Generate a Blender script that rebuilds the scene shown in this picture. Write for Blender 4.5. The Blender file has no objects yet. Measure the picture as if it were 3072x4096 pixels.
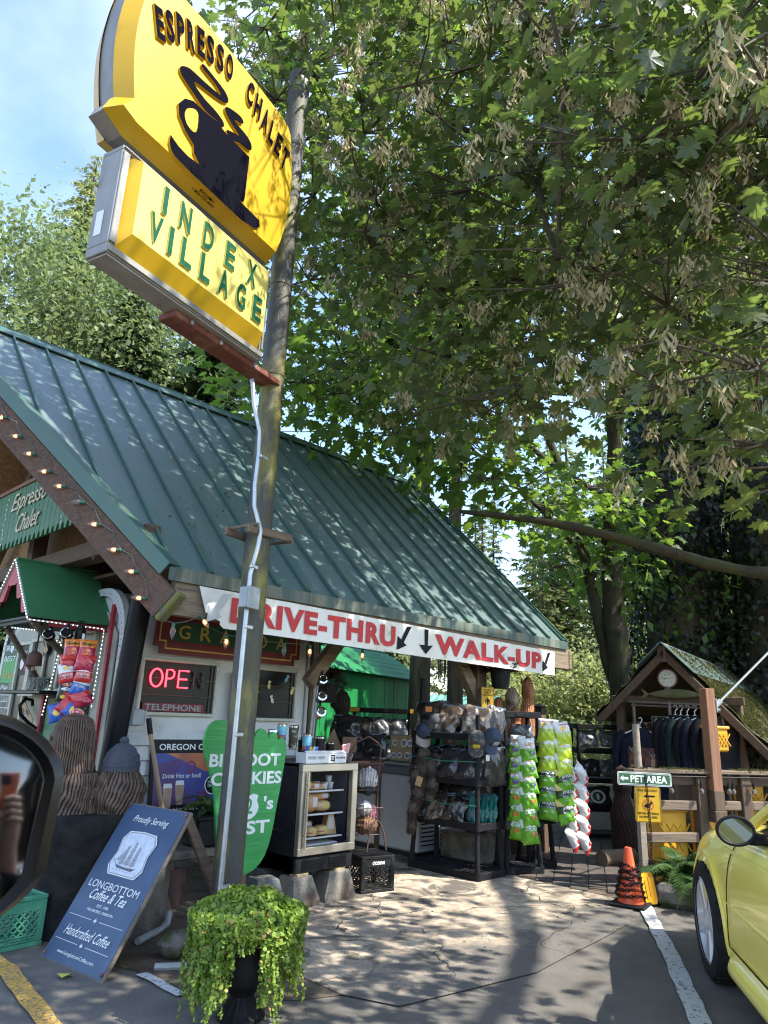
import bpy, math, random
import numpy as np
from math import sin, cos, pi, radians, sqrt, atan2, hypot
from mathutils import Vector, Matrix
random.seed(7)
SC = bpy.context.scene
COL = SC.collection
# ------------------------------------------------------------------ camera
# world axes: x runs along the eave of the chalet (away to the right), y runs away from the drive lane into the chalet, z up
cam_d = bpy.data.cameras.new('camera'); cam = bpy.data.objects.new('camera', cam_d); COL.objects.link(cam)
SC.camera = cam
PITCH, ROLL, YAW = radians(16.079), radians(2.1637), atan2(0.7006, 0.7136)
fw = Vector((cos(YAW), sin(YAW), 0)); rt0 = Vector((sin(YAW), -cos(YAW), 0)); zz = Vector((0, 0, 1))
F = fw*cos(PITCH) + zz*sin(PITCH); U0 = zz*cos(PITCH) - fw*sin(PITCH)
Rv = rt0*cos(ROLL) + U0*sin(ROLL); Uv = U0*cos(ROLL) - rt0*sin(ROLL)
cam.matrix_world = Matrix(((Rv.x, Uv.x, -F.x, 0), (Rv.y, Uv.y, -F.y, 0), (Rv.z, Uv.z, -F.z, 1.42), (0, 0, 0, 1)))
cam_d.sensor_fit = 'VERTICAL'; cam_d.sensor_height = 36.0; cam_d.lens = 36*2840/4096
cam_d.clip_start = 0.05; cam_d.clip_end = 3000
cam_d.dof.use_dof = True; cam_d.dof.focus_distance = 6.0; cam_d.dof.aperture_fstop = 16
# ------------------------------------------------------------------ sky, sun, exposure
SUN_EL, SUN_AZ = radians(50), radians(-66)          # azimuth of the sun seen from above, counter-clockwise from +x
sun_vec = Vector((cos(SUN_EL)*cos(SUN_AZ), cos(SUN_EL)*sin(SUN_AZ), sin(SUN_EL)))
world = bpy.data.worlds.new('World'); SC.world = world; world.use_nodes = True
wn = world.node_tree; wn.nodes.clear()
w_out = wn.nodes.new('ShaderNodeOutputWorld'); w_bg = wn.nodes.new('ShaderNodeBackground')
sky_t = wn.nodes.new('ShaderNodeTexSky'); sky_t.sky_type = 'NISHITA'; sky_t.sun_disc = False
sky_t.sun_elevation = SUN_EL; sky_t.sun_rotation = pi/2 - SUN_AZ
sky_t.air_density = 1.0; sky_t.dust_density = .5; sky_t.ozone_density = 2.0
w_tc = wn.nodes.new('ShaderNodeTexCoord'); w_no = wn.nodes.new('ShaderNodeTexNoise'); w_no.inputs['Scale'].default_value = 2.2
w_no.inputs['Detail'].default_value = 5; w_no.inputs['Roughness'].default_value = 0.55
w_cr = wn.nodes.new('ShaderNodeValToRGB'); w_cr.color_ramp.elements[0].position = 0.44; w_cr.color_ramp.elements[1].position = 0.84
w_cr.color_ramp.elements[1].color = (0.55, 0.55, 0.55, 1)
w_mx = wn.nodes.new('ShaderNodeMixRGB'); w_mx.inputs[2].default_value = (4.3, 4.6, 6.2, 1)
wn.links.new(w_tc.outputs['Generated'], w_no.inputs['Vector']); wn.links.new(w_no.outputs[0], w_cr.inputs[0])
wn.links.new(w_cr.outputs[0], w_mx.inputs[0]); wn.links.new(sky_t.outputs[0], w_mx.inputs[1])
wn.links.new(w_mx.outputs[0], w_bg.inputs[0]); w_bg.inputs[1].default_value = 0.15
wn.links.new(w_bg.outputs[0], w_out.inputs[0])
sun_d = bpy.data.lights.new('sun', 'SUN'); sun_d.energy = 3.2; sun_d.angle = radians(0.55); sun_d.color = (1.0, 0.95, 0.86)
sun = bpy.data.objects.new('sun', sun_d); COL.objects.link(sun); sun.location = (0, 0, 30)
sun.rotation_euler = sun_vec.to_track_quat('Z', 'Y').to_euler()
SC.view_settings.view_transform = 'Standard'; SC.view_settings.look = 'None'
SC.view_settings.exposure = 1.8; SC.view_settings.gamma = 1.0; SC.view_settings.use_curve_mapping = False
try:
    SC.cycles.filter_width = 1.15; SC.cycles.max_bounces = 8; SC.cycles.transparent_max_bounces = 12; SC.cycles.caustics_reflective = False; SC.cycles.caustics_refractive = False
except Exception: pass
# ------------------------------------------------------------------ mesh builder
I4 = Matrix.Identity(4)
def fr(o, x, y):
    """matrix with origin o and local x, y axes (z = x cross y)"""
    x = Vector(x).normalized(); y = Vector(y); y = (y - x*y.dot(x)).normalized(); z = x.cross(y)
    return Matrix(((x.x, y.x, z.x, o[0]), (x.y, y.y, z.y, o[1]), (x.z, y.z, z.z, o[2]), (0, 0, 0, 1)))
def TR(x=0, y=0, z=0, rz=0, rx=0, ry=0):
    return Matrix.Translation((x, y, z)) @ Matrix.Rotation(rz, 4, 'Z') @ Matrix.Rotation(ry, 4, 'Y') @ Matrix.Rotation(rx, 4, 'X')
class B:
    def __init__(s): s.v = []; s.f = []; s.m = []; s.mi = 0
    def add(s, vs, fs, M=None):
        n = len(s.v)
        if M is not None: vs = [M @ Vector(v) for v in vs]
        s.v += [tuple(v) for v in vs]; s.f += [tuple(i+n for i in f) for f in fs]; s.m += [s.mi]*len(fs); return s
    def mat(s, i): s.mi = i; return s
    def box(s, c, d, bev=0.0, M=None, rz=0, rx=0, ry=0):
        hx, hy, hz = d[0]/2, d[1]/2, d[2]/2
        T = TR(c[0], c[1], c[2], rz, rx, ry)
        if M is not None: T = M @ T
        b = min(bev, hx*.9, hy*.9, hz*.9)
        if b <= 0:
            v = [(x, y, z) for x in (-hx, hx) for y in (-hy, hy) for z in (-hz, hz)]
            f = [(0, 1, 3, 2), (4, 6, 7, 5), (0, 4, 5, 1), (2, 3, 7, 6), (0, 2, 6, 4), (1, 5, 7, 3)]
            return s.add(v, f, T)
        v = []; ix = {}
        for sx in (-1, 1):
            for sy in (-1, 1):
                for sz in (-1, 1):
                    for a in range(3):
                        p = [sx*(hx-b), sy*(hy-b), sz*(hz-b)]
                        p[a] = (sx*hx, sy*hy, sz*hz)[a]
                        ix[sx, sy, sz, a] = len(v); v.append(p)
        f = []
        q = ((-1, -1), (1, -1), (1, 1), (-1, 1))
        for sg in (-1, 1):
            for a in range(3):
                o = [k for k in range(3) if k != a]
                lp = []
                for (u, w) in q:
                    k = [0, 0, 0]; k[a] = sg; k[o[0]] = u; k[o[1]] = w; lp.append(ix[k[0], k[1], k[2], a])
                if (sg > 0) == (a == 1): lp.reverse()
                f.append(tuple(lp))
        for a in range(3):
            o = [k for k in range(3) if k != a]
            for u in (-1, 1):
                for w in (-1, 1):
                    k0 = [0, 0, 0]; k0[o[0]] = u; k0[o[1]] = w; k1 = k0[:]; k0[a] = -1; k1[a] = 1
                    f.append((ix[tuple(k0)+(o[0],)], ix[tuple(k1)+(o[0],)], ix[tuple(k1)+(o[1],)], ix[tuple(k0)+(o[1],)]))
        for sx in (-1, 1):
            for sy in (-1, 1):
                for sz in (-1, 1): f.append(tuple(ix[sx, sy, sz, a] for a in range(3)))
        return s.add(v, f, T)
    def tube(s, pts, r, n=8, caps=True, M=None, flat=1.0):
        pts = [Vector(p) for p in pts]; k = len(pts)
        rs = r if isinstance(r, (list, tuple)) else [r]*k
        v = []; up = None
        for i, p in enumerate(pts):
            t = (pts[min(i+1, k-1)] - pts[max(i-1, 0)])
            if t.length < 1e-9: t = Vector((0, 0, 1))
            t.normalize()
            if up is None: up = Vector((0, 0, 1)) if abs(t.z) < .9 else Vector((1, 0, 0))
            a = t.cross(up)
            if a.length < 1e-6: a = t.orthogonal()
            a.normalize(); b = a.cross(t); up = b
            for j in range(n):
                q = 2*pi*j/n; v.append(p + a*(rs[i]*cos(q)) + b*(rs[i]*sin(q)*flat))
        f = [(i*n+j, i*n+(j+1) % n, (i+1)*n+(j+1) % n, (i+1)*n+j) for i in range(k-1) for j in range(n)]
        if caps: f += [tuple(reversed(range(n))), tuple((k-1)*n+j for j in range(n))]
        return s.add(v, f, M)
    def cyl(s, p0, p1, r0, r1=None, n=12, M=None, caps=True): return s.tube([p0, p1], [r0, r0 if r1 is None else r1], n, caps, M)
    def lathe(s, prof, n=20, M=None, flute=0.0, nf=0, fz=None, cap=True):
        v = []; f = []; k = len(prof)
        for (r, z) in prof:
            for j in range(n):
                a = 2*pi*j/n; q = r*(1 + (flute*cos(nf*a) if nf and (fz is None or fz[0] <= z <= fz[1]) else 0)); v.append((q*cos(a), q*sin(a), z))
        f = [(i*n+j, i*n+(j+1) % n, (i+1)*n+(j+1) % n, (i+1)*n+j) for i in range(k-1) for j in range(n)]
        if cap and prof[0][0] > 1e-4: f.append(tuple(reversed(range(n))))
        if cap and prof[-1][0] > 1e-4: f.append(tuple((k-1)*n+j for j in range(n)))
        return s.add(v, f, M)
    def prism(s, poly, d0, d1, M=None):
        a = sum(poly[i][0]*poly[(i+1) % len(poly)][1]-poly[(i+1) % len(poly)][0]*poly[i][1] for i in range(len(poly)))
        if a < 0: poly = list(reversed(poly))
        n = len(poly)
        v = [(p[0], p[1], d0) for p in poly] + [(p[0], p[1], d1) for p in poly]
        f = [tuple(reversed(range(n))), tuple(range(n, 2*n))] + [(i, (i+1) % n, n+(i+1) % n, n+i) for i in range(n)]
        return s.add(v, f, M)
    def flat(s, poly, z, M=None):
        a = sum(poly[i][0]*poly[(i+1) % len(poly)][1]-poly[(i+1) % len(poly)][0]*poly[i][1] for i in range(len(poly)))
        if a < 0: poly = list(reversed(poly))
        return s.add([(p[0], p[1], z) for p in poly], [tuple(range(len(poly)))], M)
    def ell(s, c, r, nu=12, nv=8, M=None, fn=None):
        v = []; f = []
        for i in range(nv+1):
            th = pi*i/nv
            for j in range(nu):
                ph = 2*pi*j/nu; d = Vector((sin(th)*cos(ph), sin(th)*sin(ph), cos(th)))
                k = fn(d) if fn else 1.0
                v.append((c[0]+d.x*r[0]*k, c[1]+d.y*r[1]*k, c[2]+d.z*r[2]*k))
        f = [(i*nu+j, (i+1)*nu+j, (i+1)*nu+(j+1) % nu, i*nu+(j+1) % nu) for i in range(nv) for j in range(nu)]
        return s.add(v, f, M)
    def grid(s, fn, nu, nv, M=None, wrap=False):
        m = nu if wrap else nu+1
        v = [fn(i/nu, j/nv) for j in range(nv+1) for i in range(m)]
        f = [(j*m+i, j*m+(i+1) % m, (j+1)*m+(i+1) % m, (j+1)*m+i) for j in range(nv) for i in range(nu)]
        return s.add(v, f, M)
    def text(s, body, box, z=0.0, M=None, bold=0.0, shear=0.0, d=0.0, sp=1.0, smi=None):
        """lettering fitted into box = (x0, y0, w, h)"""
        v, f = text_data(body, bold, shear, sp)
        x0, y0, w, h = box
        vs = [(x0+p[0]*w, y0+p[1]*h, z) for p in v]
        if d <= 0: return s.add(vs, f, M)
        n = len(vs); s.add([(p[0], p[1], z+d) for p in vs], f, M)
        ed = {}
        for q in f:
            for i in range(len(q)):
                e = (q[i], q[(i+1) % len(q)])
                if (e[1], e[0]) in ed: del ed[(e[1], e[0])]
                else: ed[e] = 1
        ev = []; ef = []
        for (a, b) in ed:
            k = len(ev); ev += [vs[a], vs[b], (vs[b][0], vs[b][1], z+d), (vs[a][0], vs[a][1], z+d)]; ef.append((k, k+1, k+2, k+3))
        o = s.mi; s.mi = o if smi is None else smi; s.add(ev, ef, M); s.mi = o; return s
    def mesh(s, name, mats, smooth=True, ang=38):
        me = bpy.data.meshes.new(name); me.from_pydata(s.v, [], s.f)
        for m in (mats if isinstance(mats, (list, tuple)) else [mats]): me.materials.append(m)
        if len(s.f):
            me.polygons.foreach_set('material_index', s.m)
            me.polygons.foreach_set('use_smooth', [smooth]*len(s.f))
        me.update()
        if smooth: me.set_sharp_from_angle(angle=radians(ang))
        return me
_txt = {}
def text_data(body, bold=0.0, shear=0.0, sp=1.0):
    k = (body, bold, shear, sp)
    if k not in _txt:
        c = bpy.data.curves.new('lettering', 'FONT'); c.body = body; c.offset = bold; c.shear = shear; c.space_character = sp
        c.resolution_u = 3; c.fill_mode = 'FRONT'
        o = bpy.data.objects.new('lettering', c); me = bpy.data.meshes.new_from_object(o)
        v = [tuple(p.co) for p in me.vertices]; f = [tuple(p.vertices) for p in me.polygons]
        me.calc_loop_triangles()
        f = [tuple(t.vertices) for t in me.loop_triangles]
        xs = [p[0] for p in v]; ys = [p[1] for p in v]; w = max(xs)-min(xs) or 1; h = max(ys)-min(ys) or 1
        v = [((p[0]-min(xs))/w, (p[1]-min(ys))/h) for p in v]
        # make all triangles face +z
        g = []
        for t in f:
            a, b, c2 = (v[i] for i in t)
            g.append(t if (b[0]-a[0])*(c2[1]-a[1])-(c2[0]-a[0])*(b[1]-a[1]) > 0 else (t[0], t[2], t[1]))
        bpy.data.objects.remove(o); bpy.data.meshes.remove(me); bpy.data.curves.remove(c)
        _txt[k] = (v, g)
    return _txt[k]
# ------------------------------------------------------------------ objects
def T(name, label, cat, loc=(0, 0, 0), rz=0, group=None, rot=None):
    o = bpy.data.objects.new(name, None); COL.objects.link(o); o.location = loc; o.rotation_euler = rot if rot else (0, 0, rz)
    o.empty_display_size = 0.1
    o['label'] = label; o['category'] = cat
    if group: o['group'] = group
    return o
def P(name, b, mats, parent=None, loc=(0, 0, 0), rz=0, rot=None, label=None, smooth=True, kind=None, ang=38):
    me = b.mesh(name, mats, smooth, ang) if isinstance(b, B) else b
    o = bpy.data.objects.new(name, me); COL.objects.link(o); o.location = loc; o.rotation_euler = rot if rot else (0, 0, rz)
    if parent is not None: o.parent = parent
    if label: o['label'] = label
    if kind: o['kind'] = kind
    return o
def TH(name, b, mats, label, cat, loc=(0, 0, 0), rz=0, group=None, rot=None, smooth=True):
    o = P(name, b, mats, None, loc, rz, rot, label, smooth); o['category'] = cat
    if group: o['group'] = group
    return o
def dup(root, loc, rz=None, label=None, group=None, rot=None, scale=None):
    r = root.copy(); COL.objects.link(r); r.location = loc
    if rz is not None: r.rotation_euler = (0, 0, rz)
    if rot is not None: r.rotation_euler = rot
    if scale is not None: r.scale = scale if isinstance(scale, (tuple, list)) else (scale,)*3
    if label: r['label'] = label
    if group: r['group'] = group
    for ch in list(root.children):
        c = ch.copy(); COL.objects.link(c); c.parent = r
        for g in list(ch.children):
            d = g.copy(); COL.objects.link(d); d.parent = c
    return r
# ------------------------------------------------------------------ materials
def lin(h):
    h = h.lstrip('#'); r = [int(h[i:i+2], 16)/255 for i in (0, 2, 4)]
    return tuple(c/12.92 if c <= .04045 else ((c+.055)/1.055)**2.4 for c in r)
def pm(name, col, rough=.6, metal=0.0, col2=None, ns=6.0, lo=.35, hi=.65, bump=0.0, bs=40.0, stretch=(1, 1, 1), col3=None, ns3=2.0, lo3=.55, hi3=.7,
       coat=0.0, spec=None, emis=0.0, det=5.0, alpha=1.0, trans=0.0, rvar=0.0, dist=0.0):
    spec = (.12 if max(col) < .035 else .4) if spec is None else spec
    m = bpy.data.materials.new(name); m.use_nodes = True; nt = m.node_tree; nd = nt.nodes; b = nd['Principled BSDF']; L = nt.links.new
    b.inputs['Base Color'].default_value = (*col, 1); b.inputs['Roughness'].default_value = rough; b.inputs['Metallic'].default_value = metal
    b.inputs['Coat Weight'].default_value = coat; b.inputs['Coat Roughness'].default_value = .06; b.inputs['Specular IOR Level'].default_value = spec
    if trans: b.inputs['Transmission Weight'].default_value = trans; b.inputs['IOR'].default_value = 1.15
    if alpha < 1: b.inputs['Alpha'].default_value = alpha
    if emis: b.inputs['Emission Color'].default_value = (*col, 1); b.inputs['Emission Strength'].default_value = emis
    if col2 is None and not bump and col3 is None: return m
    tc = nd.new('ShaderNodeTexCoord'); mp = nd.new('ShaderNodeMapping'); mp.inputs['Scale'].default_value = stretch
    L(tc.outputs['Object'], mp.inputs['Vector']); vec = mp.outputs[0]; out = None
    def noise(sc, d=det, rg=.6):
        n = nd.new('ShaderNodeTexNoise'); n.inputs['Scale'].default_value = sc; n.inputs['Detail'].default_value = d; n.inputs['Roughness'].default_value = rg
        n.inputs['Distortion'].default_value = dist; L(vec, n.inputs['Vector']); return n.outputs[0]
    def ramp(s, a, c):
        r = nd.new('ShaderNodeMapRange'); r.inputs[1].default_value = a; r.inputs[2].default_value = c; L(s, r.inputs[0]); return r.outputs[0]
    if col2 is not None:
        n = noise(ns); mx = nd.new('ShaderNodeMixRGB'); L(ramp(n, lo, hi), mx.inputs[0]); mx.inputs[1].default_value = (*col, 1); mx.inputs[2].default_value = (*col2, 1); out = mx.outputs[0]
        if rvar:
            mr = nd.new('ShaderNodeMapRange'); mr.inputs[1].default_value = .3; mr.inputs[2].default_value = .7; mr.inputs[3].default_value = rough-rvar; mr.inputs[4].default_value = rough+rvar
            L(n, mr.inputs[0]); L(mr.outputs[0], b.inputs['Roughness'])
    if col3 is not None:
        mx = nd.new('ShaderNodeMixRGB'); L(ramp(noise(ns3, 6.0), lo3, hi3), mx.inputs[0])
        if out is not None: L(out, mx.inputs[1])
        else: mx.inputs[1].default_value = (*col, 1)
        mx.inputs[2].default_value = (*col3, 1); out = mx.outputs[0]
    if out is not None: L(out, b.inputs['Base Color'])
    if bump:
        bp = nd.new('ShaderNodeBump'); bp.inputs['Strength'].default_value = min(1, bump*4); bp.inputs['Distance'].default_value = .01; L(noise(bs, 4.0), bp.inputs['Height']); L(bp.outputs[0], b.inputs['Normal'])
    return m
def leafm(name, c1, c2, tc, tw=.35, rough=.5, c3=None, spec=.4):
    m = bpy.data.materials.new(name); m.use_nodes = True; nt = m.node_tree; nd = nt.nodes; b = nd['Principled BSDF']; L = nt.links.new; o = nd['Material Output']
    g = nd.new('ShaderNodeNewGeometry'); cr = nd.new('ShaderNodeValToRGB'); e = cr.color_ramp.elements
    e[0].color = (*c1, 1); e[1].color = (*c2, 1)
    if c3: x = e.new(.93); x.color = (*c2, 1); e[-1].color = (*c3, 1)
    L(g.outputs['Random Per Island'], cr.inputs[0]); L(cr.outputs[0], b.inputs['Base Color']); b.inputs['Roughness'].default_value = rough; b.inputs['Specular IOR Level'].default_value = spec
    t = nd.new('ShaderNodeBsdfTranslucent'); hs = nd.new('ShaderNodeMixRGB'); hs.blend_type = 'MULTIPLY'; hs.inputs[0].default_value = 0.0
    t.inputs[0].default_value = (*tc, 1)
    mx = nd.new('ShaderNodeMixShader'); mx.inputs[0].default_value = tw; L(b.outputs[0], mx.inputs[1]); L(t.outputs[0], mx.inputs[2]); L(mx.outputs[0], o.inputs[0])
    return m
def scatter_mesh(name, pos, xax, nax, size, tv, tf, mat, mids=None, mats=None):
    """one mesh of many small pieces: template (tv, tf) placed at pos with local x = xax, local z = nax; triangles only"""
    pos = np.asarray(pos, float); n = len(pos); x = np.asarray(xax, float); x /= np.linalg.norm(x, axis=1)[:, None]+1e-9
    z = np.asarray(nax, float); z = z-(z*x).sum(1)[:, None]*x; z /= np.linalg.norm(z, axis=1)[:, None]+1e-9; y = np.cross(z, x)
    tv = np.asarray(tv, float); tf = np.asarray(tf, int); size = np.asarray(size, float)
    if size.ndim == 1: size = np.repeat(size[:, None], 3, 1)
    k = len(tv)
    vs = pos[:, None, :] + (tv[None, :, 0, None]*size[:, None, 0:1])*x[:, None, :] + (tv[None, :, 1, None]*size[:, None, 1:2])*y[:, None, :] + (tv[None, :, 2, None]*size[:, None, 2:3])*z[:, None, :]
    fs = (tf[None]+(np.arange(n)*k)[:, None, None]).reshape(-1, 3)
    me = bpy.data.meshes.new(name); me.vertices.add(n*k); me.vertices.foreach_set('co', vs.reshape(-1).astype(np.float32))
    me.loops.add(fs.size); me.loops.foreach_set('vertex_index', fs.reshape(-1).astype(np.int32)); me.polygons.add(len(fs))
    me.polygons.foreach_set('loop_start', (np.arange(len(fs))*3).astype(np.int32))
    for mm in (mats or [mat]): me.materials.append(mm)
    if mids is not None: me.polygons.foreach_set('material_index', np.repeat(np.asarray(mids, np.int32), len(tf)))
    me.update(calc_edges=True); return me
rng = np.random.default_rng(11)
def unit(n): d = rng.normal(size=(n, 3)); return d/np.linalg.norm(d, axis=1)[:, None]
# ------------------------------------------------------------------ material set
M = {}
M['forest_floor'] = pm('forest floor', (.06, .05, .032), .95, col2=(.045, .06, .025), ns=.8, lo=.4, hi=.6, bump=.2, bs=9)
M['dirt'] = pm('dirt', (.15, .115, .08), .95, col2=(.07, .055, .04), ns=7, lo=.35, hi=.65, bump=.25, bs=60, col3=(.2, .17, .13), ns3=40, lo3=.6, hi3=.7)
def asphalt():
    m = pm('asphalt', (.17, .155, .135), .88, col2=(.125, .115, .1), ns=3.2, lo=.35, hi=.65, bump=.2, bs=220, col3=(.27, .265, .25), ns3=260, lo3=.62, hi3=.72)
    return m
M['asphalt'] = asphalt()
def cracked():
    m = pm('cracked concrete', (.56, .45, .33), .88, col2=(.33, .27, .2), ns=7.0, lo=.42, hi=.56, bump=.25, bs=70, col3=(.13, .115, .095), ns3=2.4, lo3=.53, hi3=.6, dist=.8, det=9)
    nt = m.node_tree; nd = nt.nodes; L = nt.links.new; b = nd['Principled BSDF']
    src = b.inputs['Base Color'].links[0].from_socket
    tc = nd.new('ShaderNodeTexCoord'); no = nd.new('ShaderNodeTexNoise'); no.inputs['Scale'].default_value = 3.0; no.inputs['Detail'].default_value = 5
    mp = nd.new('ShaderNodeMixRGB'); mp.inputs[0].default_value = .3
    L(tc.outputs['Object'], no.inputs['Vector']); L(tc.outputs['Object'], mp.inputs[1]); L(no.outputs['Color'], mp.inputs[2])
    vo = nd.new('ShaderNodeTexVoronoi'); vo.feature = 'DISTANCE_TO_EDGE'; vo.inputs['Scale'].default_value = 1.25; L(mp.outputs[0], vo.inputs['Vector'])
    mr = nd.new('ShaderNodeMapRange'); mr.inputs[1].default_value = .0005; mr.inputs[2].default_value = .006; L(vo.outputs['Distance'], mr.inputs[0])
    n2 = nd.new('ShaderNodeTexNoise'); n2.inputs['Scale'].default_value = 1.1; n2.inputs['Detail'].default_value = 3; L(tc.outputs['Object'], n2.inputs['Vector']); m2 = nd.new('ShaderNodeMapRange'); m2.inputs[1].default_value = .47; m2.inputs[2].default_value = .55; L(n2.outputs[0], m2.inputs[0]); ad = nd.new('ShaderNodeMath'); ad.operation = 'MAXIMUM'; L(mr.outputs[0], ad.inputs[0]); L(m2.outputs[0], ad.inputs[1]); mr = ad
    mx = nd.new('ShaderNodeMixRGB'); mx.inputs[1].default_value = (.035, .032, .025, 1); L(mr.outputs[0], mx.inputs[0]); L(src, mx.inputs[2]); sx = nd.new('ShaderNodeSeparateXYZ'); L(tc.outputs['Object'], sx.inputs[0]); n3 = nd.new('ShaderNodeTexNoise'); n3.inputs['Scale'].default_value = 3.5; n3.inputs['Detail'].default_value = 8; L(tc.outputs['Object'], n3.inputs['Vector'])
    m3 = nd.new('ShaderNodeMath'); m3.operation = 'MULTIPLY_ADD'; m3.inputs[1].default_value = 1.6; L(n3.outputs[0], m3.inputs[0]); L(sx.outputs['Y'], m3.inputs[2]); m4 = nd.new('ShaderNodeMapRange'); m4.inputs[1].default_value = 3.85; m4.inputs[2].default_value = 4.15; L(m3.outputs[0], m4.inputs[0])
    m5 = nd.new('ShaderNodeMixRGB'); L(m4.outputs[0], m5.inputs[0]); m5.inputs[1].default_value = (.15, .137, .12, 1); L(mx.outputs[0], m5.inputs[2]); L(m5.outputs[0], b.inputs['Base Color'])
    bp = nd.new('ShaderNodeBump'); bp.inputs['Strength'].default_value = 1; bp.inputs['Distance'].default_value = .012; L(mr.outputs[0], bp.inputs['Height'])
    old = b.inputs['Normal'].links[0].from_socket; L(old, bp.inputs['Normal']); L(bp.outputs[0], b.inputs['Normal'])
    return m
M['pad'] = cracked()
M['paver'] = pm('paver', (.10, .085, .072), .9, col2=(.06, .053, .047), ns=5, bump=.15, bs=90)
M['paver2'] = pm('paver rusty', (.115, .085, .068), .9, col2=(.07, .057, .047), ns=6, bump=.15, bs=90)
def worn(name, col, sc=38, lo=.36, hi=.44):
    m = pm(name, (.13, .128, .12), .85, col2=col, ns=sc, lo=lo, hi=hi, det=8, bump=.2, bs=220, col3=(.07, .07, .07), ns3=230, lo3=.62, hi3=.7); return m
M['line_white'] = worn('worn white road paint', (.62, .62, .6)); M['line_yellow'] = worn('worn yellow road paint', (.62, .37, .06), 60, .38, .52)
M['roof'] = pm('green metal roof', (.09, .14, .138), .40, metal=.0, col2=(.125, .17, .168), ns=1.1, lo=.4, hi=.7, stretch=(9, .8, .8), col3=(.085, .105, .095), ns3=2.2, lo3=.55, hi3=.75, spec=.7, rvar=.08)
M['roof_dark'] = pm('green roof trim', (.035, .11, .085), .45, col2=(.06, .1, .075), ns=9, spec=.6)
M['eave_trim'] = pm('stained eave trim', (.05, .085, .072), .55, col2=(.2, .19, .14), ns=2.6, lo=.45, hi=.68, stretch=(4, 1, .5), col3=(.12, .075, .035), ns3=5, lo3=.6, hi3=.7)
def wood(name, c1, c2, axis=0, sc=5, rough=.8, c3=None, **k):
    st = [9, 9, 9]; st[axis] = .7
    return pm(name, c1, rough, col2=c2, ns=sc, lo=.3, hi=.7, bump=.12, bs=sc*3, stretch=tuple(st), col3=c3, det=8, **k)
M['barge'] = wood('brown stained board', (.13, .068, .042), (.06, .036, .026), 0, 3.0, c3=(.34, .29, .23), ns3=44, lo3=.6, hi3=.64)
M['moss_end'] = pm('mossy board end', (.17, .15, .09), .95, col2=(.15, .17, .035), ns=14, bump=.3, bs=60)
M['old_wood'] = wood('weathered wood', (.27, .205, .135), (.12, .09, .06), 0, 3.0, c3=(.05, .045, .04), ns3=8, lo3=.58, hi3=.7)
M['brown_wood'] = wood('brown timber', (.125, .075, .045), (.065, .042, .028), 0, 3.0)
M['brown_wood_z'] = wood('brown timber upright', (.13, .082, .05), (.07, .045, .03), 2, 3.0, c3=(.09, .1, .04), ns3=5, lo3=.6, hi3=.75)
M['grey_wood'] = wood('grey weathered stick', (.3, .25, .2), (.19, .155, .12), 0, 3.0)
M['fence_wood'] = wood('fence rail wood', (.2, .145, .1), (.105, .075, .052), 0, 3.0, c3=(.4, .36, .3), ns3=16, lo3=.66, hi3=.76)
M['cedar'] = wood('new cedar post', (.28, .14, .08), (.18, .085, .05), 2, 3.0)
M['osb'] = pm('osb board', (.34, .21, .1), .8, col2=(.2, .115, .05), ns=22, lo=.4, hi=.6, dist=1.5)
M['pole'] = pm('rusty steel pole', (.07, .07, .066), .55, metal=.2, col2=(.075, .07, .035), ns=16, lo=.45, hi=.66, stretch=(1, 1, .35), bump=.14, bs=120, col3=(.2, .18, .05), ns3=4.4, lo3=.5, hi3=.62, det=9)
M['zinc'] = pm('galvanised steel', (.48, .5, .52), .4, metal=.7, col2=(.38, .4, .42), ns=14)
M['grey_box'] = pm('grey electrical box', (.36, .39, .4), .5, col2=(.28, .3, .3), ns=8)
M['rust'] = pm('rusty plate', (.17, .052, .035), .75, col2=(.3, .14, .1), ns=9, lo=.5, hi=.75, bump=.1, bs=70)
M['sign_yellow'] = pm('yellow sign plastic', (.56, .34, .006), .4, col2=(.50, .295, .006), ns=2.0, lo=.35, hi=.75, coat=.1, col3=(.4, .25, .01), ns3=6, lo3=.62, hi3=.8)
M['sign_cream'] = pm('cream yellow sign plastic', (.62, .55, .16), .4, col2=(.58, .49, .12), ns=3)
M['sign_black'] = pm('black sign plastic', (.008, .008, .013), .5, spec=.0)
M['sign_green'] = pm('worn green letter', (.006, .07, .036), .5, col2=(.008, .09, .045), ns=20, spec=.1, col3=(.4, .45, .2), ns3=60, lo3=.68, hi3=.72)
M['alu'] = pm('old aluminium sign frame', (.32, .31, .285), .5, metal=.4, col2=(.24, .23, .21), ns=7, stretch=(1, 1, .4), col3=(.16, .1, .07), ns3=5, lo3=.66, hi3=.76)
M['alu_under'] = pm('sign underside metal', (.4, .37, .33), .6, metal=.2, col2=(.3, .27, .24), ns=5, col3=(.2, .1, .07), ns3=10, lo3=.68, hi3=.75)
M['black'] = pm('black plastic', (.014, .014, .015), .5, col2=(.022, .022, .023), ns=20)
M['rack'] = pm('black shelving plastic', (.012, .0125, .014), .6, col2=(.019, .019, .02), ns=12, bump=.05, bs=150)
M['black_gloss'] = pm('black paint', (.009, .0095, .011), .38)
M['white'] = pm('white paint', (.72, .72, .7), .5, col2=(.6, .6, .57), ns=4)
M['white_print'] = pm('white print', (.74, .74, .72), .6); M['black_print'] = pm('black print', (.012, .012, .013), .6); M['red_print'] = pm('red print', (.55, .03, .035), .6, col2=(.45, .03, .03), ns=12)
M['grey_print'] = pm('grey print', (.3, .3, .3), .7); M['faint_print'] = pm('faded grey print', (.5, .5, .5), .7)
M['siding'] = pm('white siding', (.56, .565, .55), .45, col2=(.46, .465, .45), ns=3, lo=.35, hi=.7, col3=(.3, .29, .25), ns3=3, lo3=.62, hi3=.8)
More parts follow.
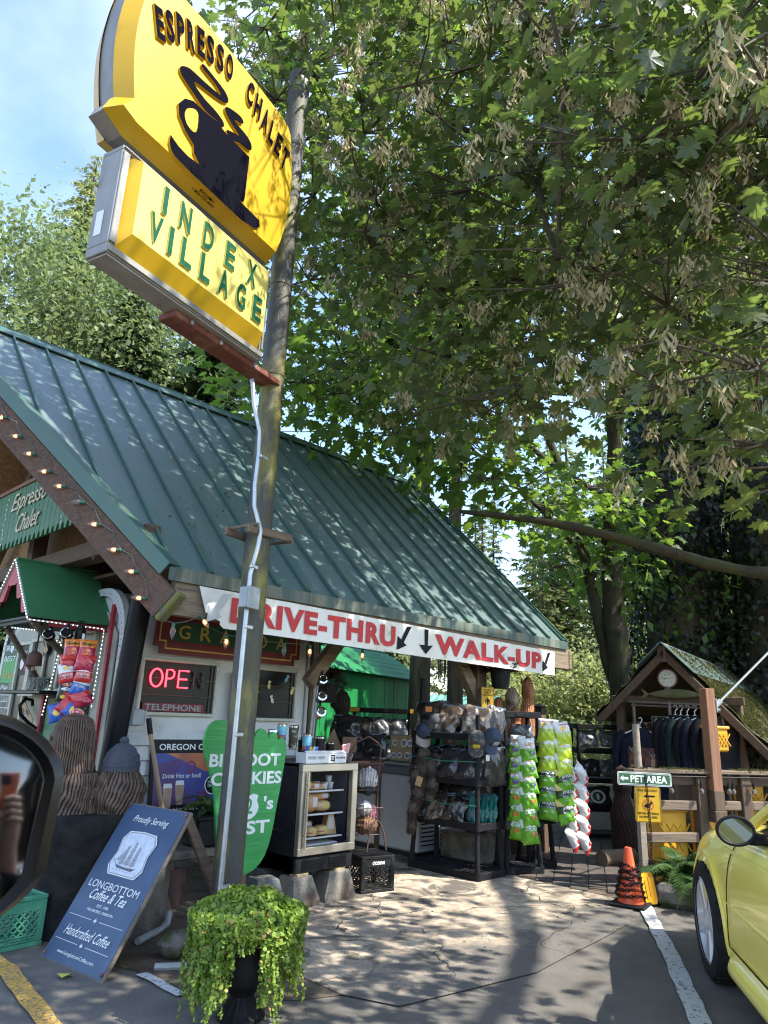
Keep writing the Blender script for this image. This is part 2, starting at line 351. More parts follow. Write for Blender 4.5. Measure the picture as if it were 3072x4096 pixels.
M['cream_wall'] = pm('cream wall', (.4, .385, .32), .6, col2=(.3, .29, .24), ns=4); M['cream_frame'] = pm('cream window frame', (.5, .5, .42), .5, col2=(.38, .38, .31), ns=9)
M['banner'] = pm('white vinyl banner', (.74, .72, .67), .5, col2=(.62, .585, .5), ns=3.0, lo=.45, hi=.7, bump=.06, bs=12, col3=(.3, .3, .13), ns3=6, lo3=.6, hi3=.78)
M['maroon'] = pm('maroon sign paint', (.17, .018, .022), .55, col2=(.11, .015, .018), ns=7); M['gold'] = pm('gold paint', (.55, .36, .07), .5)
M['dk_green'] = pm('dark green paint', (.02, .085, .04), .55, col2=(.015, .06, .03), ns=6)
M['green_board'] = wood('green painted board', (.024, .13, .035), (.016, .09, .025), 2, 2.0, .55)
M['green_panel'] = pm('green painted panel', (.05, .19, .08), .5, col2=(.038, .145, .06), ns=2.5, col3=(.07, .08, .04), ns3=2.0, lo3=.55, hi3=.75)
M['foot_green'] = wood('bright green plywood', (.045, .33, .07), (.035, .26, .06), 0, 1.6, .5)
M['shed_green'] = pm('green shed wall', (.012, .22, .055), .55, col2=(.01, .17, .045), ns=3); M['shed_roof'] = pm('green corrugated iron', (.016, .2, .055), .6, col2=(.012, .15, .045), ns=3, spec=.3)
M['barge_red'] = pm('red trim paint', (.42, .035, .05), .55, col2=(.3, .03, .04), ns=8)
M['glass_dark'] = pm('window glass', (.014, .014, .012), .3, spec=.15)
M['window_screen'] = pm('window with blind behind', (.04, .032, .026), .4, col2=(.075, .06, .045), ns=4, stretch=(.3, 1, 22), spec=.25)
M['neon'] = pm('lit red neon', (1.0, .03, .05), .4, emis=2.6); M['neon_off'] = pm('unlit tube', (.08, .05, .05), .3)
M['bulb'] = pm('clear bulb', (.75, .72, .68), .08, trans=.85); M['filament'] = pm('lit filament', (1.0, .36, .07), .4, emis=6.0); M['socket'] = pm('green socket', (.03, .12, .07), .5); M['wire'] = pm('green wire', (.08, .1, .085), .6)
M['led'] = pm('lit rope light', (1.0, .95, .85), .4, emis=1.7); M['rope'] = pm('rope light tube', (.55, .55, .52), .3)
M['chrome'] = pm('chrome', (.75, .76, .78), .08, metal=1.0); M['steel'] = pm('brushed steel', (.46, .44, .38), .32, metal=.85, col2=(.4, .37, .3), ns=40, stretch=(.2, 1, 8))
M['iron'] = pm('rusty iron wire', (.07, .04, .03), .6, col2=(.1, .05, .035), ns=30)
M['concrete'] = pm('old concrete block', (.24, .215, .17), .92, col2=(.11, .095, .075), ns=5, lo=.4, hi=.62, bump=.3, bs=60, col3=(.075, .05, .035), ns3=3.0, lo3=.54, hi3=.66)
M['concrete_dark'] = pm('dark stained concrete', (.1, .1, .095), .92, col2=(.19, .19, .18), ns=9, bump=.3, bs=60, stretch=(1, 1, .3))
M['moss'] = pm('moss', (.10, .12, .022), .98, col2=(.055, .07, .015), ns=18, bump=.6, bs=60, col3=(.16, .13, .06), ns3=10, lo3=.58, hi3=.7)
M['moss_rock'] = pm('mossy stone', (.16, .15, .13), .95, col2=(.06, .075, .025), ns=6, lo=.42, hi=.55, bump=.4, bs=40)
M['bark'] = pm('bark', (.105, .075, .052), .95, col2=(.045, .034, .025), ns=7, stretch=(3, 3, .5), bump=.6, bs=22, col3=(.1, .095, .03), ns3=3, lo3=.55, hi3=.68)
M['bark_moss'] = pm('mossy bark', (.042, .032, .023), .95, col2=(.05, .05, .016), ns=5, bump=.6, bs=26, col3=(.03, .025, .018), ns3=4, lo3=.55, hi3=.65)
M['twig'] = pm('twig bark', (.07, .052, .036), .9, col2=(.1, .085, .06), ns=14)
# ------------------------------------------------------------------ the ground
def struct(name, b, m, **k): return P(name, b, m, kind='structure', smooth=False, **k)
struct('ground', B().flat([(-250, -250), (250, -250), (250, 250), (-250, 250)], -.03), M['forest_floor'])
struct('parking_lot', B().flat([(-60, -60), (60, -60), (60, -2), (7.6, 1.6), (6.5, 2.5), (6.3, 2.95), (6.6, 4.4), (5, 7), (2.3, 9), (2.1, 30), (-60, 30)], 0), M['asphalt'])
struct('dirt_strip', B().flat([(2.12, 4.75), (2.34, 4.1), (2.42, 3.6), (2.75, 3.2), (3.0, 3.1), (3.05, 3.9), (3.6, 4.2), (4.3, 4.9), (4.3, 6.4), (2.2, 6.4)], .004), M['dirt'])
pad = [(2.98, 3.1), (3.1, 2.8), (3.52, 2.72), (4.1, 2.62), (4.5, 2.66), (5.05, 2.7), (5.6, 2.76), (5.9, 2.9), (6.12, 2.94), (6.25, 3.25), (6.27, 4.2), (6.3, 6.6), (4.2, 6.6), (4.1, 5.0), (3.5, 4.3), (3.0, 3.95)]
struct('concrete_pad', B().flat(pad, .008), M['pad'])
bed = struct('brick_paving', B().flat([(6.28, 3.0), (7.2, 2.7), (12, 2.5), (12, 7.5), (6.3, 7.5)], .003), M['dirt'])
pv = [B().box((0, 0, 0), (.232, .152, .03), .004).mesh('brick', M['paver'], False), B().box((0, 0, 0), (.232, .152, .03), .004).mesh('brick', M['paver2'], False)]
ca, sa = cos(.5), sin(.5); cnt = 0
for i in range(-30, 40):
    for j in range(-40, 60):
        u, w = i*.24 + (.12 if j % 2 else 0), j*.16
        x, y = 7.6 + u*ca - w*sa, 4.1 + u*sa + w*ca
        if 6.34 < x < 9.3 and max(2.95, 3.35-.25*(x-6.3)) < y < 5.6 and cnt < 300 and not (6.75 < x < 8.2 and y < 3.25):
            cnt += 1
            o = P('brick', random.choice(pv), None, bed, (x, y, .002+random.uniform(-.002, .003)), .5+random.uniform(-.02, .02))
            o.rotation_euler[0] = random.uniform(-.012, .012)
# painted markings and kerb stones
def strip(pts, w, z, wob=.006):
    b = B(); L_, R_ = [], []
    out = []
    for k in range(len(pts)-1):
        a, c = Vector(pts[k]), Vector(pts[k+1]); n = max(2, int((c-a).length/.12))
        for i in range(n + (k == len(pts)-2)): out.append(a.lerp(c, i/n))
    for i, p in enumerate(out):
        t = (out[min(i+1, len(out)-1)]-out[max(0, i-1)]).normalized(); nn = Vector((-t.y, t.x))
        L_.append(p+nn*(w/2+random.uniform(-wob, wob))); R_.append(p-nn*(w/2+random.uniform(-wob, wob)))
    v = [(p.x, p.y, z) for p in L_]+[(p.x, p.y, z) for p in R_]; n = len(L_)
    return b.add(v, [(i, n+i, n+i+1, i+1) for i in range(n-1)])
struct('white_line', strip([(6.2, 2.92), (5.1, 2.25), (4.13, 1.69), (2.4, .65)], .105, .0125), M['line_white'])
struct('yellow_line', strip([(1.80, 5.6), (1.81, 4.55), (1.70, 3.75), (1.6, 2.6), (1.5, 0)], .1, .0125), M['line_yellow'])
struct('white_line', strip([(2.33, 4.03), (2.33, 3.62)], .06, .012, .012), M['line_white'])
t = T('planting_bed', 'mossy stone edging of the fern bed behind the orange cone', 'kerb', (6.5, 2.6, 0))
for (x, y, sx, sy, sz, r) in [(-.06, .13, .26, .34, .17, .15), (.02, -.22, .28, .36, .15, -.1), (.12, -.62, .3, .4, .14, .05), (.22, -1.05, .3, .42, .14, .1)]:
    b = B().box((0, 0, sz/2), (sx, sy, sz), .045); b.v = [(v[0]+random.uniform(-.012, .012), v[1]+random.uniform(-.012, .012), v[2]+random.uniform(-.008, .008)) for v in b.v]
    P('stone', b, M['moss_rock'], t, (x, y, 0), r)
P('soil', B().flat([(0.02, .34), (.1, -1.2), (1.3, -1.6), (1.3, -.2), (.6, .5)], .1), M['forest_floor'], t)
# ------------------------------------------------------------------ the chalet roof
OC = (5.0, 5.6, 0.0)
chalet = T('chalet', 'rustic drive-thru chalet with a steep green standing seam metal roof', 'building', OC)
def PW(name, b, m, parent, **k):                       # part modelled in world coordinates
    L = Vector((0, 0, 0)); q = parent
    L = q.location if q.parent is None else q.parent.location + q.location
    return P(name, b, m, parent, (-L.x, -L.y, -L.z), **k)
SL = 3.62
RF = fr((0, 4.5, 2.37), (1, 0, 0), (0, 2.57, 2.55))     # slope frame: x along the eave, y up the slope
def rake_x(v): return 2.44-1.32*v/SL
xs = [1.0]+[1.24+.31*k for k in range(0, 22)]+[7.8]
for a, b_ in zip(xs, xs[1:]):
    def lo_(x): return max(0, (2.44-x)/1.32*SL)
    poly = [(a, lo_(a)), (b_, lo_(b_))]
    if a < 2.44 < b_: poly = [(a, lo_(a)), (2.44, 0), (b_, 0)]
    poly = [p for p in poly if p[1] <= SL] + ([(b_, SL), (a, SL)] if lo_(a) <= SL else [(b_, SL), (1.12, SL)])
    if len(poly) < 3: continue
    # each panel dishes by a hair so that the metal oil-cans in the light
    bb = B().prism(poly, -.012, .0, RF)
    PW('roof_panel', bb, M['roof'], chalet, smooth=False)
for x in xs[1:-1]:
    l = max(0, (2.44-x)/1.32*SL)
    if l > SL-.3: continue
    PW('roof_seam', B().box((x, (l+SL)/2, .018), (.017, SL-l, .03), .003, RF).box((x, l+.01, .012), (.03, .03, .05), 0, RF), M['roof_dark'], chalet, smooth=False)
RB = fr((0, 9.64, 2.37), (1, 0, 0), (0, -2.57, 2.55))
PW('roof_panel', B().prism([(2.44, 0), (7.8, 0), (7.8, SL), (1.12, SL)], -.0, .012, RB), M['roof'], chalet, smooth=False, label='rear roof slope')
PW('roof_deck', B().prism([(2.5, .03), (7.75, .03), (7.75, SL-.03), (1.2, SL-.03)], -.045, -.02, RF).prism([(2.5, .03), (7.75, .03), (7.75, SL-.03), (1.2, SL-.03)], .02, .045, RB), M['osb'], chalet, smooth=False)
PW('ridge_cap', B().box((4.45, 7.02, 4.905), (6.76, .17, .012), 0, None, 0, radians(44.8)).box((4.45, 7.125, 4.905), (6.76, .17, .012), 0, None, 0, -radians(44.8)), M['roof_dark'], chalet, smooth=False)
rv = Vector((-1.32, 2.57, 2.55)).normalized(); RK = fr((2.44, 4.5, 2.37), rv, (0, 0, 1)); RL = 3.85
PW('rake_trim', B().box((RL/2, -.005, -.055), (RL+.06, .1, .012), 0, RK).box((RL/2, .048, .01), (RL+.06, .012, .14), 0, RK), M['roof_dark'], chalet, smooth=False)
PW('barge_board', B().box((RL/2-.08, -.175, -.022), (RL+.26, .225, .05), .004, RK), M['barge'], chalet, smooth=False)
PW('board_end', B().box((-.235, -.165, .0), (.045, .24, .1), .01, RK), M['moss_end'], chalet, smooth=False, label='mossy lower end of the barge board')
PW('rake_trim', B().box((7.815, SL/2, -.02), (.02, SL+.04, .12), 0, RF), M['roof_dark'], chalet, smooth=False, label='far rake trim')
PW('barge_board', B().box((7.77, SL/2, -.13), (.05, SL+.1, .2), .004, RF), M['brown_wood'], chalet, smooth=False, label='far barge board')
PW('fascia_beam', B().box((5.18, 4.515, 2.17), (5.34, .07, .25), .006), M['old_wood'], chalet, smooth=False)
PW('beam_end', B().box((7.88, 4.53, 2.165), (.08, .13, .25), .02), M['old_wood'], chalet, smooth=False)
PW('eave_trim', B().box((5.12, 4.462, 2.325), (5.36, .014, .095), 0).box((5.12, 4.485, 2.372), (5.36, .06, .01), 0, None, 0, .3), M['eave_trim'], chalet, smooth=False)
for k in range(9):
    x = 2.75+.61*k
    PW('rafter', B().box((x, SL/2, -.13), (.045, SL-.1, .15), 0, RF).box((x, SL/2, .13), (.045, SL-.1, .15), 0, RB), M['brown_wood'], chalet, smooth=False)
for z in (2.66,): PW('tie_beam', B().box((2.46, 7.0, z), (.12, 4.4, .14), .005), M['brown_wood'], chalet, smooth=False)
PW('king_post', B().box((2.46, 7.07, 3.75), (.13, .13, 2.1), .005), M['brown_wood_z'], chalet, smooth=False)
for s in (-1, 1): PW('brace', B().box((2.46, 7.07+s*.85, 3.25), (.1, .1, 1.75), .005, None, 0, s*.72), M['brown_wood_z'], chalet, smooth=False)
PW('gable_wall', B().prism([(5.1, 2.62), (9.04, 2.62), (7.07, 4.6)], 2.6, 2.63, Matrix(((0, 0, 1, 0), (1, 0, 0, 0), (0, 1, 0, 0), (0, 0, 0, 1)))), M['osb'], chalet, smooth=False)
PW('ceiling_board', B().box((5.2, 7.0, 2.52), (5.0, 4.6, .03), 0), M['brown_wood'], chalet, smooth=False)
PW('column', B().cyl((2.59, 5.38, 0), (2.65, 5.2, 2.4), .083, n=20), M['black_gloss'], chalet, label='black round steel column at the near corner')
PW('post', B().box((6.5, 4.85, 1.15), (.16, .16, 2.0), .008), M['brown_wood_z'], chalet, smooth=False, label='square timber post behind the merchandise racks')
PW('brace', B().box((6.22, 4.85, 1.98), (.95, .1, .14), .005, None, 0, 0, radians(50)), M['old_wood'], chalet, smooth=False)
PW('brace', B().box((4.72, 5.3, 2.0), (.8, .09, .13), .005, None, 0, 0, radians(-50)), M['old_wood'], chalet, smooth=False)
PW('beam', B().box((6.2, 4.85, 2.22), (3.2, .12, .16), .005), M['brown_wood'], chalet, smooth=False)
PW('post', B().box((4.88, 5.75, 1.25), (.12, .12, 2.4), .006), M['brown_wood_z'], chalet, smooth=False)
PW('post', B().box((7.7, 9.4, 1.2), (.14, .14, 2.4), .006), M['brown_wood_z'], chalet, smooth=False); PW('post', B().box((2.6, 9.4, 1.2), (.14, .14, 2.4), .006), M['brown_wood_z'], chalet, smooth=False)
TH('post_footing', B().box((0, 0, .15), (.62, .5, .3), .03), M['concrete'], 'low concrete footing under the timber post behind the racks', 'footing', (6.62, 4.95, 0))
# string lights: one string along the barge board, one swagged under the banner
def bulb_part(parent, p, d, lit=True, M_=None):
    p = Vector(p); d = Vector(d).normalized()
    m = fr(p, d.orthogonal(), d.cross(d.orthogonal()))
    prof = [(.005, .03), (.016, .038), (.019, .054), (.016, .074), (.008, .096), (.001, .112)]
    L = parent.location
    o = P('bulb', B().lathe(prof, 10, m), M['bulb'], parent, (-L.x, -L.y, -L.z))
    s = B().lathe([(.006, -.004), (.0115, 0), (.0115, .034), (.006, .036)], 10, m)
    P('socket', s, M['socket'], o)
    if lit: P('filament', B().ell((0, 0, .052), (.008, .008, .017), 8, 6, m), M['filament'], o)
def RKp(u, v, w): return RK @ Vector((u, v, w))
st = T('string_light', 'string of clear bulbs stapled along the brown barge board', 'string lights', tuple(RKp(0, 0, -.06)))
bl = [(2.6, -.12), (2.3, -.13), (2.032, -.127), (1.777, -.137), (1.546, -.148), (1.31, -.149), (1.102, -.137), (.868, -.112), (.618, -.128), (.339, -.143), (.105, -.15), (-.087, -.23)]
pts = []
for i, (u, v) in enumerate(bl):
    bulb_part(st, RKp(u, v, -.068), (RK.to_3x3() @ Vector((.75, -.62, -.22))), i not in (7,))
    pts.append(RKp(u, v+.004, -.066))
    if i < len(bl)-1: u2, v2 = bl[i+1]; pts += [RKp(u*.6+u2*.4, (v+v2)/2+.035, -.06), RKp(u*.35+u2*.65, (v+v2)/2+.01, -.06)]
PW('wire', B().tube(pts, .0035, 5), M['wire'], st)
st2 = T('string_light', 'string of clear bulbs hanging under the torn white banner', 'string lights', (2.4, 4.4, 2.0))
h = [(2.38, 4.42, 2.1), (2.42, 4.44, 2.0), (2.52, 4.46, 1.985), (2.62, 4.47, 2.01), (2.73, 4.47, 2.06), (2.9, 4.6, 2.0), (3.05, 4.6, 1.97), (3.3, 4.6, 1.955), (3.6, 4.6, 1.96), (3.9, 4.6, 1.975), (4.3, 4.62, 2.0), (4.9, 4.62, 1.98)]
PW('wire', B().tube(h, .0035, 5), M['wire'], st2)
for p, d, l in [((2.52, 4.46, 1.985), (0, 0, -1), 0), ((2.73, 4.46, 2.06), (.2, -.3, -.5), 1), ((3.05, 4.6, 1.97), (0, 0, -1), 1), ((3.6, 4.6, 1.96), (0, 0, -1), 0), ((3.87, 4.6, 1.97), (0, 0, -1), 1), ((4.5, 4.62, 1.99), (0, 0, -1), 1)]: bulb_part(st2, p, d, bool(l))
# ------------------------------------------------------------------ banners on the fascia
BF = fr((0, 4.452, 0), (1, 0, 0), (0, 0, 1))
def sheet(poly_fn, nu, nv, amp=.008):
    ph = random.uniform(0, 6)
    def fn(u, v):
        x, z = poly_fn(u, v); return (x, z, amp*(sin(x*9+ph)*.6+sin(x*23+z*9+ph)*.4)*(1-v*.6))
    return fn
def wob(b, ph, amp, M_):
    b.v = [tuple(M_ @ Vector((v[0], v[1], v[2]+amp*(sin(v[0]*9+ph)*.6+sin(v[0]*23+v[1]*9+ph)*.4)))) for v in b.v]; return b
def banner(label, x0, x1, zt0, zt1, h0, h1, parts, torn=False):
    t = T('banner', label, 'banner', (x0, 4.45, 0))
    ph = random.uniform(0, 6)
    def zt(x): return zt0+(zt1-zt0)*(x-x0)/(x1-x0)
    def hh(x): return h0+(h1-h0)*(x-x0)/(x1-x0)
    n = 70; v = []; f = []
    for i in range(n+1):
        x = x0+(x1-x0)*i/n; d = 0
        if torn and i < 7: d = (7-i)*.012+random.uniform(0, .03)
        for j in range(7):
            z = zt(x)-(hh(x)-d)*j/6; v.append((x-(.004*j if not torn else -.012*j*(i < 6)), z, 0))
    f = [(i*7+j, i*7+j+1, (i+1)*7+j+1, (i+1)*7+j) for i in range(n) for j in range(6)]
    b = B().add(v, f); wob(b, ph, .007, BF); PW('sheet', b, M['banner'], t)
    for (body, xa, xb, mat, bold) in parts:
        b = B()
        if body.startswith('arrow'):
            # arrow polygon in a unit square
            if body == 'arrow_down': pl = [(.36, 1), (.66, 1), (.6, .35), (1, .38), (.48, 0), (0, .35), (.4, .35)]
            else: pl = [(.95, 1), (.62, .96), (.28, .42), (.06, .55), (0, 0), (.62, .22), (.44, .33)]
            za, hb = zt(xa)-hh(xa)*.9, hh(xa)*.84
            pl2 = [(xa+(xb-xa)*p[0], za+hb*p[1]) for p in pl]
            b.flat(pl2, .0)
        else:
            vv, ff = text_data(body, bold, 0, 1.12)
            b.add([(xa+(xb-xa)*p[0], zt(xa+(xb-xa)*p[0])-hh(xa)*.83+hh(xa)*.68*p[1], 0) for p in vv], ff)
        # subdivide long thin triangles is not needed: the sheet waves gently; lift the print clear of it
        for k, q in enumerate(b.v):
            b.v[k] = (q[0], q[1], .0075)
        wob(b, ph, .007, BF); PW('lettering', b, M[mat], t, smooth=False)
    return t
banner('long white vinyl banner with red DRIVE-THRU lettering, its near end torn', 2.68, 5.04, 2.27, 2.25, .275, .275,
       [('DRIVE-THRU', 2.96, 4.74, 'red_print', .045), ('arrow_l', 4.76, 4.96, 'black_print', 0), ('arrow_l', 2.76, 2.97, 'faint_print', 0)], True)
banner('white vinyl banner with red WALK-UP lettering and two black arrows', 5.045, 7.49, 2.25, 2.225, .275, .27,
       [('arrow_down', 5.07, 5.27, 'black_print', 0), ('WALK-UP', 5.3, 7.19, 'red_print', .045), ('arrow_l', 7.21, 7.4, 'black_print', 0)])
# ------------------------------------------------------------------ pole sign
ps = T('pole_sign', 'tall rusty steel pole carrying a yellow coffee sign over a letter board', 'pole sign', (2.835, 4.015, 0), atan2(.257, .966), rot=(0, .0035, atan2(.257, .966)))
P('pole', B().lathe([(.092, 0), (.09, 2), (.087, 3.8), (.086, 6.70), (.06, 6.72)], 28), M['pole'], ps)
for z in (6.52, 5.92, 4.6, 3.83): P('band', B().lathe([(.088, z), (.0915, z+.004), (.0915, z+.022), (.088, z+.026)], 24, None), M['pole'], ps)
SF = fr((0, -.19, 0), (1, 0, 0), (0, 0, 1))
def smooth_poly(pts, n=4, closed=True):
    out = []; k = len(pts)
    for i in range(k):
        p0, p1, p2, p3 = (Vector(pts[(i+j) % k]) for j in (-1, 0, 1, 2))
        for s in range(n):
            t = s/n
            out.append(tuple(.5*((2*p1)+(-p0+p2)*t+(2*p0-5*p1+4*p2-p3)*t*t+(-p0+3*p1-3*p2+p3)*t**3)))
    return out
cx = -.975
half = [(.655, 4.66), (.70, 4.80), (.74, 5.0), (.76, 5.2), (.755, 5.4), (.725, 5.62), (.66, 5.80)]
top = [(.4, 5.835), (.15, 5.85)]
inner = [(cx+x, z) for x, z in half]+[(cx+x, z) for x, z in top]+[(cx-x, z) for x, z in reversed(top)]+[(cx-x, z) for x, z in reversed(half)]
def outset(pl, d, c): 
    n = len(pl); o = []
    for i in range(n):
        a, b, e = Vector(pl[i-1]), Vector(pl[i]), Vector(pl[(i+1) % n])
        t = ((b-a).normalized()+(e-b).normalized()).normalized(); nn = Vector((t.y, -t.x)); o.append(tuple(b+nn*d))
    return o
inner = [(cx+.655, 4.66)]+smooth_poly(inner, 3)[3:-3]+[(cx-.655, 4.66)]; outer = outset(inner, .055, None)
def pan(fr_m, inn, out, dep, mats, front_mi=0, side_mi=0):
    b = B(); n = len(inn)
    b.mat(front_mi).flat(inn, 0, fr_m); b.mat(side_mi)
    v = [(p[0], p[1], 0) for p in inn]+[(p[0], p[1], -dep) for p in out]
    return b.add(v, [(i, n+i, n+(i+1) % n, (i+1) % n) for i in range(n)], fr_m)
ub = P('sign_face', pan(SF, inner, outer, .11, 0), [M['sign_yellow']], ps, ang=30)
P('sign_frame', B().prism(outset(inner, .045, None), -.24, -.112, SF), M['alu'], ps, smooth=False)
SBk = fr((2*cx, .155, 0), (-1, 0, 0), (0, 0, 1))
P('sign_face', pan(SBk, inner, outer, .11, 0), [M['sign_yellow']], ps, smooth=False, label='rear yellow face')
LET = [(-1.600, 5.437), (-1.525, 5.495), (-1.444, 5.553), (-1.358, 5.593), (-1.272, 5.631), (-1.185, 5.660), (-1.092, 5.685), (-.999, 5.700), (-.772, 5.682), (-.68, 5.648), (-.59, 5.610), (-.505, 5.568), (-.421, 5.53), (-.335, 5.478)]
for ch, (x, z) in zip('ESPRESSOCHALET', LET):
    th = (.30 - (x+1.62)/1.30*.52)
    w = .07 if ch not in 'L' else .06
    m = SF @ Matrix.Translation((x, z, 0)) @ Matrix.Rotation(th, 4, 'Z')
    P('letter', B().text(ch, (-w/2, -.106, w, .212), .001, m, .045, 0, .014, smi=1), [M['sign_black'], M['sign_yellow']], ps, smooth=False)
cup = [(-1.4, 4.77), (-1.402, 4.72), (-1.385, 4.68), (-1.348, 4.655), (-1.2, 4.645), (-.731, 4.642), (-.59, 4.669), (-.535, 4.717), (-.545, 4.766), (-.758, 4.772), (-.722, 4.79), (-.713, 4.83), (-.712, 5.175), (-.963, 5.168), (-1.05, 5.186), (-1.182, 5.16), (-1.267, 5.154), (-1.335, 5.11), (-1.378, 5.03), (-1.36, 4.955), (-1.3, 4.895), (-1.216, 4.852), (-1.206, 4.80), (-1.15, 4.755), (-1.25, 4.738), (-1.33, 4.745)]
st1 = [(-1.02, 5.17), (-1.05, 5.19), (-1.169, 5.176), (-1.261, 5.205), (-1.37, 5.24), (-1.405, 5.27), (-1.395, 5.31), (-1.329, 5.355), (-1.2, 5.375), (-1.07, 5.40), (-1.05, 5.416), (-1.105, 5.446), (-1.22, 5.457), (-1.242, 5.475), (-1.22, 5.495), (-1.14, 5.49), (-1.026, 5.476), (-.977, 5.445), (-.98, 5.405), (-1.03, 5.37), (-1.15, 5.335), (-1.265, 5.305), (-1.28, 5.285), (-1.25, 5.268), (-1.17, 5.252), (-1.08, 5.252), (-1.0, 5.235), (-.985, 5.2)]
st2 = [(-.93, 5.165), (-.955, 5.19), (-.94, 5.21), (-.871, 5.24), (-.835, 5.253), (-.86, 5.268), (-.93, 5.29), (-.985, 5.325), (-.993, 5.355), (-.96, 5.382), (-.88, 5.408), (-.83, 5.412), (-.808, 5.39), (-.83, 5.365), (-.89, 5.34), (-.87, 5.325), (-.78, 5.32), (-.72, 5.30), (-.70, 5.262), (-.715, 5.232), (-.76, 5.215), (-.83, 5.20), (-.87, 5.175)]
P('cup_emblem', B().mat(1).prism(cup, .0012, .014, SF).prism(smooth_poly(st1, 3), .0012, .0135, SF).prism(smooth_poly(st2, 3), .0012, .0138, SF).mat(0).flat(cup, .0146, SF).flat(smooth_poly(st1, 3), .0152, SF).flat(smooth_poly(st2, 3), .0158, SF), [M['sign_black'], M['sign_yellow']], ps, smooth=False)
P('cup_handle_gap', B().flat(smooth_poly([(-1.213, 4.954), (-1.279, 4.94), (-1.318, 4.985), (-1.31, 5.05), (-1.25, 5.103), (-1.213, 5.085)], 3), .0165, SF), M['sign_yellow'], ps, smooth=False)
BV = fr((0, -.135, 4.632), (1, 0, 0), (0, -.11, .055))
P('maker_label', B().text('EYCOM+', (-1.07, .012, .13, .018), .001, BV, .02).text('1-800-729-4853', (-1.115, -.014, .2, .018), .001, BV, .01), M['sign_black'], ps, smooth=False)
# lower letter board
lin_ = [(-1.545, 3.965), (-.375, 3.965), (-.375, 4.455), (-1.545, 4.455)]
lout = [(-1.612, 3.85), (-.35, 3.85), (-.35, 4.47), (-1.612, 4.47)]
P('letter_board', pan(SF, list(lin_), lout, .07, 0, 0, 1), [M['sign_cream'], M['sign_yellow']], ps, smooth=False)
fb = B()
for (x0, x1, z0, z1) in [(-1.665, -.32, 3.79, 3.85), (-1.665, -.32, 4.47, 4.5), (-1.665, -1.61, 3.85, 4.47), (-.35, -.32, 3.85, 4.47)]:
    fb.box(((x0+x1)/2, -.065, (z0+z1)/2), (x1-x0, .17, z1-z0), .004)
    fb.box(((x0+x1)/2, -.155, (z0+z1)/2), (x1-x0-.012, .014, max(.012, z1-z0-.02)), .003)
P('cabinet_frame', fb, M['alu'], ps, smooth=False)
P('cabinet_back', B().box((-.98, -.03, 4.15), (1.24, .06, .64)), M['sign_cream'], ps, smooth=False)
P('cabinet_underside', B().box((-.99, -.065, 3.784), (1.32, .15, .01)), M['alu_under'], ps, smooth=False)
for row, z, xs_ in (('INDEX', 4.32, [-1.361, -1.195, -.992, -.781, -.56]), ('VILLAGE', 4.095, [-1.402, -1.283, -1.15, -.986, -.814, -.642, -.472])):
    for ch, x in zip(row, xs_):
        w = .034 if ch == 'I' else .092
        P('letter', B().text(ch, (x-w/2, z-.095, w, .19), .001, SF, .03, 0, .012, smi=1), [M['sign_green'], M['sign_cream']], ps, smooth=False)
P('support_bracket', B().box((-.55, -.02, 3.757), (1.06, .15, .045), .006), M['rust'], ps, smooth=False)
for x in (-.95, -.68, -.33): P('bolt', B().cyl((x, -.1, 3.75), (x, -.112, 3.75), .014, n=8), M['zinc'], ps)
P('service_sticker', B().flat([(.02, 3.92), (.08, 3.92), (.08, 4.08), (.02, 4.08)], .001, fr((-1.666, 0, 0), (0, -1, 0), (0, 0, 1))), M['white_print'], ps, smooth=False)
P('clamp', B().box((0, -.105, 2.615), (.5, .025, .06), .006, None, 0, 0, -.08).box((0, .1, 2.6), (.46, .025, .06), .006).cyl((-.19, -.15, 2.63), (-.19, .15, 2.62), .012, n=8).cyl((.2, -.15, 2.6), (.2, .15, 2.6), .012, n=8), M['fence_wood'], ps, smooth=False)
P('conduit', B().tube([(-.245, -.02, 3.7), (-.235, -.05, 3.5), (-.17, -.07, 3.32), (-.165, -.075, 3.14), (-.175, -.075, 2.92), (-.165, -.08, 2.77), (-.13, -.125, 2.6), (-.13, -.115, 2.5), (-.155, -.09, 2.3), (-.16, -.09, 1.9), (-.16, -.09, 1.2), (-.165, -.09, .5), (-.175, -.09, 0)], .0155, 10), M['zinc'], ps)
P('junction_box', B().box((-.175, -.11, 2.135), (.11, .075, .135), .006).box((-.175, -.152, 2.135), (.118, .01, .143), .003), M['grey_box'], ps, smooth=False)
for z in (3.13, 2.35, 1.95, 1.28, .42): P('strap', B().box((-.14, -.108, z), (.07, .006, .02)).box((-.16, -.105, z), (.04, .02, .022), .004), M['zinc'], ps, smooth=False)
wr = TH('overhead_wire', B().tube([(0, 0, 0)]+[tuple(Vector((4.81, 14.04, 17.5))*t + Vector((0, 0, -1.2))*t*(1-t)*4) for t in (.2, .4, .6, .8, 1)], .008, 5), M['black'], 'thin cable running from the top of the sign pole up past the yellow sign', 'cable', (2.85, 4.0, 6.66))
